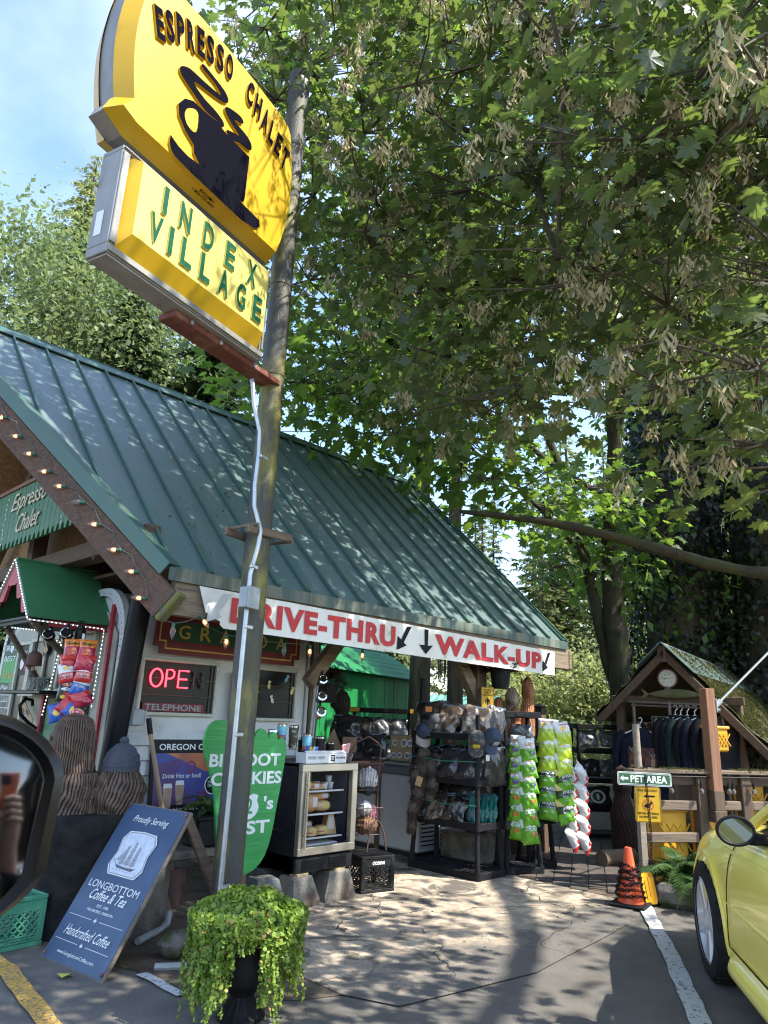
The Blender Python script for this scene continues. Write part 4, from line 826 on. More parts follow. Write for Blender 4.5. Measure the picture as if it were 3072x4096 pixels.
def interp(tab, z):
    for (a, ra), (b, rb) in zip(tab, tab[1:]):
        if a <= z <= b: t = (z-a)/(b-a); t = t*t*(3-2*t)*.5+t*.5; return ra+(rb-ra)*t
    return tab[-1][1]
def ga(x, s): return math.exp(-(x/s)**2)
def bust_fn(tab, H, face=True, gn=26, gamp=.013, off=None):
    def fn(u, v):
        a = (u-.5)*2*pi; z = H*v
        r = interp(tab, z)
        if face:
            r += .07*ga(a, .42)*ga(z-.375, .055)+.022*ga(a, .16)*ga(z-.425, .035)+.02*ga(abs(a)-.35, .3)*ga(z-.485, .022)-.022*ga(abs(a)-.42, .16)*ga(z-.452, .02)
            r -= .014*ga(a, .5)*ga(z-.362, .007); r += .03*ga(a, .55)*ga(z-.29, .06); r += .018*ga(abs(a)-.75, .22)*ga(z-.40, .04)
            r += .016*ga(abs(a)-1.65, .14)*ga(z-.43, .035)-.012*ga(abs(a)-1.65, .07)*ga(z-.43, .02)
            hair = 1 - min(1, 1.6*ga(a, .8))*min(1, max(0, (z-.31)/.03))*min(1, max(0, (.54-z)/.03))
        else: hair = 1
        w = a*gn+1.5*sin(z*8+a*2)+.7*sin(z*21-a*3+1)+.35*sin(z*47+a*7)+max(0, H*.46-z)*(34+16*sin(a*2+1))*(1 if face else .8); si = int(w/pi+500); hs = (si*7919 % 97)/97; g = abs(sin(w))**.55
        r += hair*gamp*((.55+.75*hs)*(g-.6)+.35*(hs-.5)) if r > .02 else 0
        r += .004*sin(z*60+a*5)*hair*(r > .02)
        ox, oy = off(z) if off else (0, 0)
        return (ox+r*cos(a), oy+r*sin(a), z)
    return fn
tabA = [(0, .2), (.1, .2), (.2, .185), (.27, .16), (.32, .147), (.38, .142), (.46, .138), (.54, .125), (.59, .1), (.62, .06), (.632, .001)]
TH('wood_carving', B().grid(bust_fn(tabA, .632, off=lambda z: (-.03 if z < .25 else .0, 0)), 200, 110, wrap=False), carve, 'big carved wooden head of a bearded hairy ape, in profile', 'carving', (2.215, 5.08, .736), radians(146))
tabB = [(0, .14), (.06, .16), (.14, .158), (.2, .145), (.26, .115), (.3, .085), (.36, .08), (.40, .06), (.42, .001)]
def smallfn(u, v):
    x, y, z = bust_fn(tabB, .42, False, 20, .012)(u, v); a = (u-.5)*2*pi
    k = .03*ga(abs(a)-1.35, .35)*ga(z-.15-.04*cos(a), .07)+.02*ga(abs(a)-.7, .4)*ga(z-.06, .04)
    return (x+k*cos(a), y+k*sin(a), z)
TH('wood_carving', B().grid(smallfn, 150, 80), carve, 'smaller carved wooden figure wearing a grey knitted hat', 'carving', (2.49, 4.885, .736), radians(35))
kn = pm('grey blue knit wool', (.095, .1, .125), .95, col2=(.07, .075, .095), ns=60, bump=.3, bs=240)
kc = T('knit_hat', 'grey blue cable knit hat with ear flaps on the smaller carving', 'hat', (2.49, 4.885, 1.0))
def capfn(u, v):
    a = u*2*pi; z = .19*v; r = interp([(0, .118), (.05, .118), (.1, .105), (.14, .08), (.17, .045), (.19, .002)], z)
    r += .0035*abs(sin(a*26))+.006*abs(sin(a*5))*abs(sin(z*60+a*2.5)) if r > .01 else 0
    dz = -.07*ga(((a+pi*.55) % (2*pi))-pi, .32) if v < .25 else 0
    return (r*cos(a), r*sin(a), z+dz*(1-v*4))
P('cap', B().grid(capfn, 160, 30), kn, kc); P('brim', B().tube([(.119*cos(a), .119*sin(a), .035+.003*sin(a*3)) for a in [2*pi*i/32 for i in range(33)]], .008, 6), kn, kc)
P('pompom', B().ell((.0, 0, .195), (.032, .032, .028), 14, 10, fn=lambda d: 1+.16*sin(d.x*31+d.y*19)*sin(d.z*27)), kn, kc)
P('braid', B().tube([(.06, -.105, -.02), (.075, -.13, -.08), (.08, -.14, -.16), (.08, -.145, -.22)], [.008, .007, .0065, .006], 7).ell((.08, -.145, -.25), (.012, .012, .035), 8, 6), kn, kc)
# ------------------------------------------------------------------ sandwich board of the coffee roaster
AO = Vector((2.04, 4.68, .0)); ad = Vector((.124, -.992, 0)).normalized(); an = Vector((.992, .124, 0)); LE = radians(31)
AM = fr(AO, ad, an*sin(LE)+Vector((0, 0, cos(LE))))
fs = T('sandwich_board', 'leaning blue A-frame sign for coffee and tea with a ship emblem', 'sandwich board', tuple(AO))
blu = pm('dark blue vinyl', (.05, .085, .155), .5, col2=(.036, .062, .118), ns=3.5, lo=.4, hi=.7, bump=.03, bs=10, col3=(.15, .17, .19), ns3=7, lo3=.7, hi3=.8)
plywood = wood('grey plywood edge', (.24, .19, .14), (.12, .1, .08), 0, 4.0)
PW('board', B().box((.31, .47, -.012), (.63, .95, .022), .003, AM), plywood, fs, smooth=False)
vb = B(); nx, ny = 10, 14
def vz(u, v): return .003+.0025*sin(u*18+v*4)*sin(v*9)+(.006*ga(u-.6, .05)*ga(v-.62, .12))
PW('vinyl_sheet', B().grid(lambda u, v: tuple(AM @ Vector((.006+.608*u, .006+.93*v, vz(u, v)))), nx, ny), blu, fs)
def pr_(body, y0, h, w, bold=.0, shear=0.0, x0=None, z=.0075): return B().text(body, ((.31-w/2) if x0 is None else x0, y0, w, h), z, AM, bold, shear)
WP = M['white_print']
for body, y0, h, w, bo, sh in [('Proudly Serving', .815, .055, .36, .004, .4), ('LONGBOTTOM', .415, .042, .50, .0, 0), ('Coffee & Tea', .352, .058, .36, .008, .45), ('EST. 1981', .318, .015, .115, .01, 0), ('HILLSBORO, OREGON', .288, .016, .26, .012, 0), ('Handcrafted Coffee', .145, .055, .45, .004, .45), ('www.LongbottomCoffee.com', .045, .024, .37, .004, 0)]:
    PW('lettering', pr_(body, y0, h, w, bo, sh), WP, fs, smooth=False)
for y in (.25, .115):
    b = B()
    for x in (.155, .465): b.flat([(x-.115, y-.0012), (x+.115, y-.0012), (x+.115, y+.0012), (x-.115, y+.0012)], .0075, AM)
    b.flat([(.31, y-.014), (.316, y), (.31, y+.016), (.304, y)], .0075, AM).flat([(.295, y-.004), (.3, y+.008), (.304, y+.002), (.302, y-.006)], .0075, AM).flat([(.325, y-.004), (.32, y+.008), (.316, y+.002), (.318, y-.006)], .0075, AM)
    PW('fleur_rule', b, WP, fs, smooth=False)
def octa(s): 
    k = .05; return [(.31-.155*s+k*.6, .635-.125*s), (.31+.155*s-k*.6, .635-.125*s), (.31+.165*s, .635-.125*s+k), (.31+.145*s, .635), (.31+.165*s, .635+.125*s-k), (.31+.155*s-k*.6, .635+.125*s), (.31, .635+.133*s), (.31-.155*s+k*.6, .635+.125*s), (.31-.165*s, .635+.125*s-k), (.31-.145*s, .635), (.31-.165*s, .635-.125*s+k), ]
PW('emblem_border', B().flat(octa(1.06), .0078, AM), WP, fs, smooth=False); PW('emblem_line', B().flat(octa(1.02), .0084, AM), M['grey_print'], fs, smooth=False)
PW('emblem_field', B().flat(octa(.97), .009, AM), pm('pale blue print', (.62, .66, .72), .6, col2=(.5, .54, .6), ns=26), fs, smooth=False)
ink = pm('ink print', (.08, .08, .1), .7, col2=(.16, .17, .19), ns=60)
shp = B(); hull = [(.20, .565), (.23, .545), (.38, .54), (.42, .562), (.40, .558), (.3, .556)]; shp.flat(hull, .0096, AM)
for mx, mh, n in ((.25, .125, 4), (.305, .155, 4), (.36, .13, 4)):
    shp.flat([(mx-.0015, .556), (mx+.0015, .556), (mx+.001, .56+mh), (mx-.001, .56+mh)], .0096, AM)
for k in range(7): shp.flat([(.19+k*.036, .532), (.205+k*.036, .536), (.222+k*.036, .531), (.205+k*.036, .533)], .0096, AM)
shp.flat([(.2, .567), (.165, .59), (.167, .592), (.205, .57)], .0096, AM)
PW('ship_print', shp, ink, fs, smooth=False)
sail = B()
for mx, mh in ((.25, .125), (.305, .155), (.36, .13)):
    for k in range(4):
        w = .026-.0045*k; z0 = .565+mh*(.04+.225*k); hh_ = mh*.2
        sail.flat([(mx-w, z0), (mx-w*.4, z0-.003), (mx+w*.6, z0-.002), (mx+w, z0+.002), (mx+w*.82, z0+hh_), (mx-w*.8, z0+hh_)], .0101, AM)
for k in range(3): sail.flat([(.172+k*.012, .588+k*.004), (.232, .585+k*.022), (.236, .603+k*.025)], .0101, AM)
PW('sail_print', sail, pm('sail print', (.2, .21, .23), .7, col2=(.38, .39, .42), ns=90), fs, smooth=False)
for (u, v) in ((.02, .92), (.6, .915), (.02, .03), (.6, .03)): PW('screw', B().lathe([(.011, .008), (.009, .012), (.001, .013)], 10, AM @ TR(u, v, 0)), M['rust'], fs)
tl_, tr_ = AM @ Vector((.05, .92, -.03)), AM @ Vector((.57, .92, -.03))
PW('rear_leg', stick(tl_, (2.98, 4.86, .02), .06), M['fence_wood'], fs, smooth=False); PW('rear_leg', stick(tr_, (3.07, 4.22, .02), .06), M['fence_wood'], fs, smooth=False)
# ------------------------------------------------------------------ bright green foot sign
ft = T('foot_sign', "bright green foot-shaped plywood sign with white lettering behind the pole", 'sign', (3.15, 4.3, 0))
FF = fr((0, 4.3, 0), (1, 0, 0), (0, 0, 1))
foot = [(3.14, .36), (3.05, .38), (2.97, .46), (2.92, .62), (2.885, .85), (2.825, 1.03), (2.775, 1.13), (2.755, 1.23), (2.78, 1.315), (2.84, 1.355), (2.91, 1.355), (2.97, 1.325), (3.01, 1.265), (3.035, 1.25), (3.05, 1.275), (3.085, 1.305), (3.125, 1.305), (3.155, 1.275), (3.165, 1.255), (3.18, 1.285), (3.215, 1.307), (3.25, 1.298), (3.275, 1.268), (3.283, 1.245), (3.30, 1.275), (3.325, 1.287), (3.355, 1.275), (3.37, 1.24), (3.372, 1.225), (3.395, 1.243), (3.425, 1.237), (3.45, 1.205), (3.452, 1.13), (3.435, .98), (3.40, .76), (3.375, .60), (3.33, .47), (3.25, .39)]
PW('board', B().prism(smooth_poly(foot, 2), -.022, 0, FF), M['foot_green'], ft, smooth=False)
PW('stake', B().box((3.17, 4.335, .35), (.06, .03, .7)), M['cedar'], ft, smooth=False)
for body, x0, z0, w, h in [('BIGFOOT', 2.81, 1.055, .595, .085), ('COOKIES', 2.835, .935, .59, .085), ("'s", 3.285, .765, .085, .09), ('BEST', 2.95, .615, .40, .085)]:
    PW('lettering', B().text(body, (x0, z0, w, h), .0015, FF, .03), M['white_print'], ft, smooth=False)
PW('route_shield', B().flat(smooth_poly([(3.09, .86), (3.13, .875), (3.16, .862), (3.19, .875), (3.235, .86), (3.225, .83), (3.245, .785), (3.22, .735), (3.165, .71), (3.11, .735), (3.085, .785), (3.105, .83)], 2), .0015, FF), M['white_print'], ft, smooth=False)
PW('route_number', B().text('2', (3.135, .745, .055, .1), .003, FF, .02), M['foot_green'], ft, smooth=False)
# ------------------------------------------------------------------ shovel, chai poster, bench with a planter box
sh = T('shovel', 'long wooden handled shovel with a rusty blade leaning on the trailer', 'shovel', (3.2, 5.2, 0))
PW('handle', B().cyl((2.97, 5.42, 1.23), (3.17, 5.2, .22), .019, n=10), pm('pale handle wood', (.4, .27, .17), .6, col2=(.3, .2, .12), ns=8), sh); PW('grip', B().cyl((2.952, 5.44, 1.34), (2.972, 5.418, 1.22), .0215, n=10), M['black'], sh)
PW('blade', B().grid(lambda u, v: (3.18+(u-.5)*.2*(1-.45*v*v)+.02*v, 5.19-.02*v-.03*(1-(2*u-1)**2), .26-.25*v), 8, 6), pm('rusty shovel blade', (.16, .085, .07), .6, metal=.3, col2=(.1, .05, .04), ns=10), sh)
po = T('drinks_poster', 'blue and orange iced chai poster headed OREGON behind the shovel', 'poster', (3.4, 5.45, .55))
PF = fr((3.1, 5.5, .60), (1, 0, 0), (0, .14, 1))
pc = {'h': M['black'], 'pur': pm('purple print', (.06, .03, .16), .5, col2=(.1, .035, .13), ns=5), 'blu': pm('blue print', (.03, .07, .3), .5, col2=(.06, .05, .22), ns=4), 'org': pm('orange print', (.5, .17, .06), .5, col2=(.32, .09, .05), ns=5), 'chai': pm('chai print', (.35, .22, .14), .5, col2=(.45, .33, .24), ns=9), 'red': pm('dark red print', (.2, .02, .1), .5)}
PW('board', B().box((.33, .28, -.01), (.7, .60, .018), .002, PF), M['black'], po, smooth=False)
PW('print', B().flat([(.01, .07), (.67, .07), (.67, .47), (.01, .47)], .001, PF), pc['pur'], po, smooth=False)
PW('print', B().flat([(.01, .47), (.01, .38), (.45, .47)], .0015, PF).flat([(.67, .15), (.67, .33), (.3, .43), (.2, .30), (.4, .07), (.6, .07)], .0015, PF), pc['blu'], po, smooth=False)
PW('print', B().flat([(.12, .47), (.67, .47), (.67, .33), (.5, .32)], .002, PF), pc['org'], po, smooth=False)
rg = B()
for (x, y, r) in ((.35, .36, .05), (.55, .43, .06), (.47, .12, .05)):
    rg.add([(x+r*cos(2*pi*i/20), y+r*sin(2*pi*i/20), .0026) for i in range(20)]+[(x+r*.6*cos(2*pi*i/20), y+r*.6*sin(2*pi*i/20), .0026) for i in range(20)], [(i, (i+1) % 20, 20+(i+1) % 20, 20+i) for i in range(20)], PF)
PW('print', rg, pc['red'], po, smooth=False)
PW('lettering', B().text('OREGON CHAI', (.05, .495, .55, .05), .002, PF, .02).text('Drink Hot or Iced!', (.09, .275, .36, .035), .003, PF, .012, .1).text('Hot  Iced Chai', (.2, .025, .3, .025), .002, PF, .0, .1), M['white_print'], po, smooth=False)
for x, c in ((.14, 0), (.25, .02)):
    PW('cup_print', B().flat([(x-.03, .05+c), (x+.03, .05+c), (x+.042, .2+c), (x-.042, .2+c)], .0032, PF), pc['chai'], po, smooth=False); PW('foam_print', B().flat([(x-.042, .2+c), (x+.042, .2+c), (x+.035, .235+c), (x-.035, .235+c)], .0034, PF), M['white_print'], po, smooth=False)
PW('round_logo', B().flat([(.56+.075*cos(2*pi*i/24), .21+.075*sin(2*pi*i/24)) for i in range(24)], .0036, PF), M['white_print'], po, smooth=False); PW('logo_field', B().flat([(.56+.066*cos(2*pi*i/24), .21+.066*sin(2*pi*i/24)) for i in range(24)], .0042, PF), M['black'], po, smooth=False); PW('logo_text', B().text('OREGON\nCHAI', (.515, .195, .09, .05), .0048, PF, .02), M['white_print'], po, smooth=False)
bn = T('bench', 'low weathered bench slab behind the A-frame sign', 'bench', (3.3, 5.15, 0))
P('slab', B().box((0, 0, .38), (.9, .3, .06), .012), M['concrete'], bn); P('support', B().box((-.33, 0, .175), (.1, .26, .35), .01), M['concrete_dark'], bn); P('support', B().box((.33, 0, .175), (.1, .26, .35), .01), M['concrete_dark'], bn)
pb = TH('planter_box', B().box((0, 0, .11), (.34, .22, .2), .01).box((0, 0, .21), (.38, .26, .03), .008), M['black'], 'black plastic planter box with a fern on the low bench', 'planter', (3.42, 5.15, .41))
TH('stone', B().ell((0, 0, .07), (.11, .09, .08), 14, 9, fn=lambda d: 1+.1*sin(d.x*7+d.z*5)), M['moss_rock'], 'mossy rock on the dirt behind the foot of the A-frame sign', 'rock', (2.62, 4.18, 0))
TH('pipe', B().tube([(2.55, 4.5, .03), (2.75, 4.62, .03), (2.88, 4.72, .035), (2.9, 4.75, .1)], .022, 8), M['grey_box'], 'short grey plastic elbow pipe lying on the dirt', 'pipe'); TH('pipe', B().tube([(0, 0, .02), (.36, -.24, .02)], .02, 8), M['grey_box'], 'straight grey plastic pipe lying on the dirt beside the planter', 'pipe', (2.42, 4.05, 0))
TH('barrel', B().lathe([(.13, 0), (.15, .1), (.155, .3), (.15, .42), (.135, .43), (.13, .3)], 22), M['concrete'], 'small weathered concrete pot hidden behind the A-frame sign', 'pot', (2.7, 4.75, 0))
# ------------------------------------------------------------------ milk crates
def crate(name, lab, loc, rz, m, w=.33, h=.28, flip=False, word=None, solid_low=True):
    t = T(name, lab, 'milk crate', loc, rz); e = .018
    f = B()
    for z in (.012, h-.012): 
        for s in (-1, 1): f.box((0, s*(w/2-e/2), z), (w, e, .024), .003).box((s*(w/2-e/2), 0, z), (e, w-2*e, .024), .003)
    for sx in (-1, 1):
        for sy in (-1, 1): f.box((sx*(w/2-.02), sy*(w/2-.02), h/2), (.04, .04, h-.048), .006)
    P('frame', f, m, t, smooth=False)
    l = B(); z0, z1 = .065, h-.085
    for q in range(4):
        R_ = Matrix.Rotation(q*pi/2, 4, 'Z')
        for k in range(-5, 7):
            for s in (-1, 1):
                x0 = k*.045; x1 = x0+s*(z1-z0); a, c = (x0, z0), (x1, z1)
                lim = w/2-.04
                def clip(p, p2):
                    (ax, az), (bx_, bz) = p, p2
                    if abs(ax) > lim: tt = ((lim if ax > 0 else -lim)-ax)/(bx_-ax); return (ax+(bx_-ax)*tt, az+(bz-az)*tt)
                    return p
                if (a[0] > lim and c[0] > lim) or (a[0] < -lim and c[0] < -lim): continue
                a2, c2 = clip(a, c), clip(c, a)
                d = Vector((c2[0]-a2[0], 0, c2[1]-a2[1]))
                if d.length < .01: continue
                mm = R_ @ fr((a2[0], -w/2+.006, a2[1]), d, (0, 1, 0)); l.box((d.length/2, 0, 0), (d.length, .007, .007), 0, mm)
        for z in (.035, .05, .065): l.box((0, -w/2+.006, z), (w-.06, .009, .008), 0, R_)
        l.box((0, -w/2+.008, h-.055), (w-.05, .007, .055), 0, R_)
    P('lattice', l, m, t, smooth=False)
    fl = B()
    zf = h-.005 if flip else .008
    for k in range(-4, 5):
        fl.box((k*.038, 0, zf), (.006, w-.03, .008), 0, None, .5 if False else 0).box((0, k*.038, zf), (w-.03, .006, .008))
    P('base_grid', fl, m, t, smooth=False)
    if word:
        mm = fr((0, -w/2-.001, h-.055), (-1, 0, 0), (0, 0, -1)) if flip else fr((0, -w/2-.001, h-.055), (1, 0, 0), (0, 0, 1))
        b = B().text(word, (-.06, -.013, .12, .026), .0, mm, .03)
        if flip: b.f = [tuple(reversed(q)) for q in b.f]
        P('lettering', b, M['white_print'], t, smooth=False)
    return t
crate('milk_crate', 'black upturned milk crate with white lettering beside the glass fronted fridge', (4.78, 4.72, .008), radians(-14), M['black'], flip=True, word='DARIGOLD')
crate('milk_crate', 'green milk crate by the black stump, behind the car mirror', (1.95, 5.05, 0), radians(6), pm('green crate plastic', (.06, .25, .15), .5, col2=(.05, .21, .125), ns=8))
# ------------------------------------------------------------------ glass fronted fridge on concrete blocks
def block(x, y, rz, lab, m, s=1.0):
    b = B(); w0, w1, d0, d1, h = .15*s, .10*s, .13*s, .085*s, .21
    v = [(-w0, -d0, 0), (w0, -d0, 0), (w0, d0, 0), (-w0, d0, 0), (-w0*.97, -d0*.95, .04), (w0*.97, -d0*.95, .04), (w0*.97, d0*.95, .04), (-w0*.97, d0*.95, .04), (-w1, -d1, h-.01), (w1, -d1, h-.01), (w1, d1, h-.01), (-w1, d1, h-.01), (-w1*.9, -d1*.88, h), (w1*.9, -d1*.88, h), (w1*.9, d1*.88, h), (-w1*.9, d1*.88, h)]
    v = [(a+random.uniform(-.008, .008), c+random.uniform(-.008, .008), z+random.uniform(-.004, .004)*(z > 0)) for a, c, z in v]
    f = [(3, 2, 1, 0), (12, 13, 14, 15)]+[(k*4+i, k*4+(i+1) % 4, k*4+4+(i+1) % 4, k*4+4+i) for k in range(3) for i in range(4)]
    return TH('concrete_block', b.add(v, f), m, lab, 'concrete block', (x, y, .008), rz, 'concrete blocks under the fridge', smooth=False)
block(3.93, 4.66, .1, 'stained concrete block under the near corner of the fridge', M['concrete']); block(4.33, 4.68, -.1, 'mossy concrete block under the fridge, next to the black crate', M['concrete'], 1.05)
block(3.68, 4.74, -.2, 'dark narrow concrete block at the edge of the green foot sign', M['concrete_dark'], .95); block(3.95, 5.08, .1, 'concrete block under the rear of the fridge, near side', M['concrete_dark']); block(4.36, 5.08, 0, 'concrete block under the rear of the fridge, crate side', M['concrete_dark'])
for x, y in ((3.93, 4.63), (4.34, 4.65)): TH('wood_shim', B().box((0, 0, .012), (.12, .09, .022), .003), pm('shim wood %d' % (x*100), (.45, .36, .2), .8, col2=(.3, .24, .13), ns=9), 'short wooden shim on the %s under the fridge' % ('stained block' if x < 4 else 'mossy block'), 'shim', (x, y, .215), .1, smooth=False)
fg = T('display_fridge', 'glass fronted steel fridge of sandwiches standing on concrete blocks', 'fridge', (4.16, 4.6, .238))
FW, FH, FD = .61, .795, .57; x0 = -FW/2
c = B()
for (cc, dd) in [((0, FD/2+.04, FH-.012), (FW, FD, .024)), ((0, FD/2+.04, .06), (FW, FD, .12)), ((x0+.012, FD/2+.04, FH/2), (.024, FD, FH)), ((-x0-.012, FD/2+.04, FH/2), (.024, FD, FH)), ((0, FD+.03, FH/2), (FW, .024, FH))]: c.box(cc, dd, .004)
P('cabinet', c, M['black'], fg, smooth=False)
ins = B()
ib = pm('dark blue fridge lining', (.05, .065, .1), .5, col2=(.07, .085, .13), ns=2)
ins.box((0, FD-.0, FH/2+.05), (FW-.05, .01, FH-.14)).box((x0+.03, FD/2+.04, FH/2+.05), (.01, FD-.06, FH-.14)).box((-x0-.03, FD/2+.04, FH/2+.05), (.01, FD-.06, FH-.14))
P('lining', ins, ib, fg, smooth=False)
P('vent_panel', B().box((0, .012, .055), (FW-.01, .03, .105), .004), M['black'], fg, smooth=False)
vs = B()
for sx in (-.135, .135):
    for k in range(6): vs.box((sx, -.005, .022+k*.013), (.2, .01, .006))
P('vent_slot', vs, M['black_gloss'], fg, smooth=False)
d = B(); zb, zt, w = .125, FH+.002, .058
for (a, c_, e, f) in [(x0, -x0, zt-w, zt), (x0, -x0, zb, zb+w), (x0, x0+w, zb+w, zt-w), (-x0-w, -x0, zb+w, zt-w)]: d.box(((a+c_)/2, -.0, (e+f)/2), (c_-a, .05, f-e), .004)
do = P('door', d, M['steel'], fg, smooth=False)
pane_m = bpy.data.materials.new('clear fridge glass'); pane_m.use_nodes = True
nt = pane_m.node_tree; pb_ = nt.nodes['Principled BSDF']; pb_.inputs['Base Color'].default_value = (.0, .0, .0, 1); pb_.inputs['Roughness'].default_value = .03
tn = nt.nodes.new('ShaderNodeBsdfTransparent'); tn.inputs[0].default_value = (.95, .96, .98, 1); fn_ = nt.nodes.new('ShaderNodeFresnel'); fn_.inputs[0].default_value = 1.25
gl = nt.nodes.new('ShaderNodeBsdfGlossy'); gl.inputs['Roughness'].default_value = .02; ms = nt.nodes.new('ShaderNodeMixShader')
nt.links.new(fn_.outputs[0], ms.inputs[0]); nt.links.new(tn.outputs[0], ms.inputs[1]); nt.links.new(gl.outputs[0], ms.inputs[2]); nt.links.new(ms.outputs[0], nt.nodes['Material Output'].inputs[0]); M['pane'] = pane_m
P('glass', B().add([(x0+w, .004, zb+w), (-x0-w, .004, zb+w), (-x0-w, .004, zt-w), (x0+w, .004, zt-w)], [(0, 1, 2, 3)]), pane_m, do, smooth=False)
P('handle', B().box((x0+.05, -.045, (zb+zt)/2), (.02, .014, .56), .004).box((x0+.05, -.025, zb+.15), (.014, .04, .014)).box((x0+.05, -.025, zt-.15), (.014, .04, .014)), M['steel'], do, smooth=False)
SHZ = [.195, .36, .525]
for z in [SHZ[0]+.035, SHZ[1]+.045, SHZ[2]+.055]:
    o = P('shelf', B().box((0, .30, z), (FW-.07, .46, .008), .002), M['pane'], fg, smooth=False); P('shelf_edge', B().box((-.02, .062, z), (FW-.11, .012, .014), .002), M['white'], o, smooth=False)
bread = pm('bread crust', (.66, .33, .11), .5, col2=(.5, .23, .07), ns=9, coat=.4); bread2 = pm('pale bread', (.72, .48, .22), .5, col2=(.6, .36, .15), ns=10, coat=.4)
lbls = [pm('price label '+str(i), c, .5) for i, c in enumerate([(.6, .6, .58), (.6, .5, .12), (.55, .12, .25)])]
GS = 'wrapped sandwiches in the glass fronted fridge'
def loaf(x, y, z, L, H, D, rz, lab, k=0, split=True, label=True):
    t = T('sandwich', lab, 'sandwich', (4.16+x, 4.6+y, .238+z), rz, GS)
    sq = lambda e: (lambda d: 1/max(1e-3, (abs(d.x)**e+abs(d.y)**e+abs(d.z)**e))**(1/e))
    if split:
        P('bread_top', B().ell((0, 0, H*.62), (L/2, D/2, H*.38), 16, 8, fn=sq(2.8)), (bread, bread2)[k % 2], t); P('bread_base', B().ell((0, 0, H*.24), (L/2*.97, D/2, H*.24), 16, 8, fn=sq(3)), bread2, t)
        P('filling', B().ell((0, 0, H*.42), (L/2*1.0, D/2*1.02, H*.09), 16, 6, fn=sq(3)), lbls[2], t)
    else: P('loaf', B().ell((0, 0, H*.5), (L/2, D/2, H*.5), 18, 10, fn=sq(2.6)), (bread, bread2)[k % 2], t)
    if label: P('label', B().grid(lambda u, v: ((u-.5)*L*.34+L*.08, -D/2*(1.03-.12*abs(v-.5)), H*(.3+.5*v)), 3, 3), lbls[k % 2], t)
    return t
z1, z2, z3 = SHZ[0]+.04, SHZ[1]+.05, SHZ[2]+.06
loaf(-.16, .12, z3, .13, .085, .1, .2, 'round roll at the front of the top fridge shelf', 1); loaf(-.05, .13, z3, .12, .06, .09, -.2, 'flat wrapped roll in the middle of the top fridge shelf', 0); loaf(-.06, .26, z3+.05, .16, .09, .1, .1, 'dark roll stacked at the back of the top fridge shelf', 0); loaf(-.2, .24, z3, .09, .17, .1, 0, 'tall loaf standing at the hinge side of the top shelf', 1, False)
loaf(.03, .16, z3+.0, .12, .05, .1, .3, 'white labelled flat sandwich beside the plastic cups', 0)
loaf(-.06, .16, z2, .15, .15, .12, .05, 'tall brown bread bag with pink and yellow labels on the middle shelf', 0, False); loaf(.09, .2, z2+.085, .19, .065, .1, 0, 'long brown roll on top at the right of the middle shelf', 0, False); loaf(.09, .18, z2, .17, .085, .11, 0, 'long wrapped roll at the right of the middle shelf', 1, False); loaf(-.2, .13, z2, .12, .075, .1, .1, 'roll at the lower left of the middle shelf', 1); loaf(-.21, .16, z2+.08, .1, .07, .1, .1, 'roll stacked at the upper left of the middle shelf', 0)
loaf(-.19, .12, z1, .12, .075, .1, .1, 'split roll at the left of the lowest shelf', 1); loaf(-.07, .12, z1, .11, .075, .1, -.05, 'golden split roll at the front of the lowest shelf', 1); loaf(.06, .14, z1, .13, .075, .1, .1, 'pale long roll on the lowest shelf beside the wedge', 1); loaf(-.13, .22, z1+.055, .14, .08, .1, .1, 'labelled roll stacked behind on the lowest shelf', 0); loaf(.0, .28, z1+.03, .16, .07, .1, .1, 'roll in the shade at the back of the lowest shelf', 0)
wd_ = T('sandwich', 'upright wedge sandwich pack with a white label on the lowest shelf', 'sandwich', (4.16+.17, 4.6+.16, .238+z1), -.2, GS)
P('pack', B().prism([(-.055, 0), (.055, 0), (.02, .15), (-.03, .15)], -.04, .04, fr((0, 0, 0), (1, 0, 0), (0, 0, 1))), bread2, wd_, smooth=False); P('label', B().flat([(-.03, .04), (.025, .04), (.012, .13), (-.02, .13)], .0415, fr((0, 0, 0), (1, 0, 0), (0, 0, 1))), lbls[0], wd_, smooth=False)
for k, (x, y, z, lab) in enumerate([(.10, .16, 0, 'white plastic cup at the front of the cup stack'), (.17, .17, 0, 'white plastic cup at the right of the cup stack'), (.09, .26, 0, 'white plastic cup at the back of the cup stack'), (.16, .18, .052, 'white plastic cup on top of the others')]):
    t = T('plastic_cup', lab, 'cup', (4.16+x, 4.6+y, .238+z3+z), 0, 'white cups on the top fridge shelf'); P('cup', B().lathe([(.022, 0), (.028, .042)], 16), M['white'], t); P('lid', B().lathe([(.031, .042), (.031, .05), (.001, .051)], 16), M['white'], t)
rbx = T('drink_tray', 'flat white and red energy drink tray on the floor of the fridge', 'tray', (4.13, 4.8, .238+.125)); P('tray', B().box((0, 0, .03), (.44, .26, .06), .003), M['white'], rbx, smooth=False)
RBF = fr((0, -.131, 0), (1, 0, 0), (0, 0, 1)); P('lettering', B().text('Red Bull', (-.21, .012, .19, .038), 0, RBF, .01), M['red_print'], rbx, smooth=False); P('print', B().flat([(.02, .01), (.09, .05), (.16, .01)], 0, RBF), lbls[1], rbx, smooth=False); P('print', B().flat([(.14, .01), (.21, .01), (.21, .052), (.14, .052)], .0004, RBF), bag_mats['blue'], rbx, smooth=False)
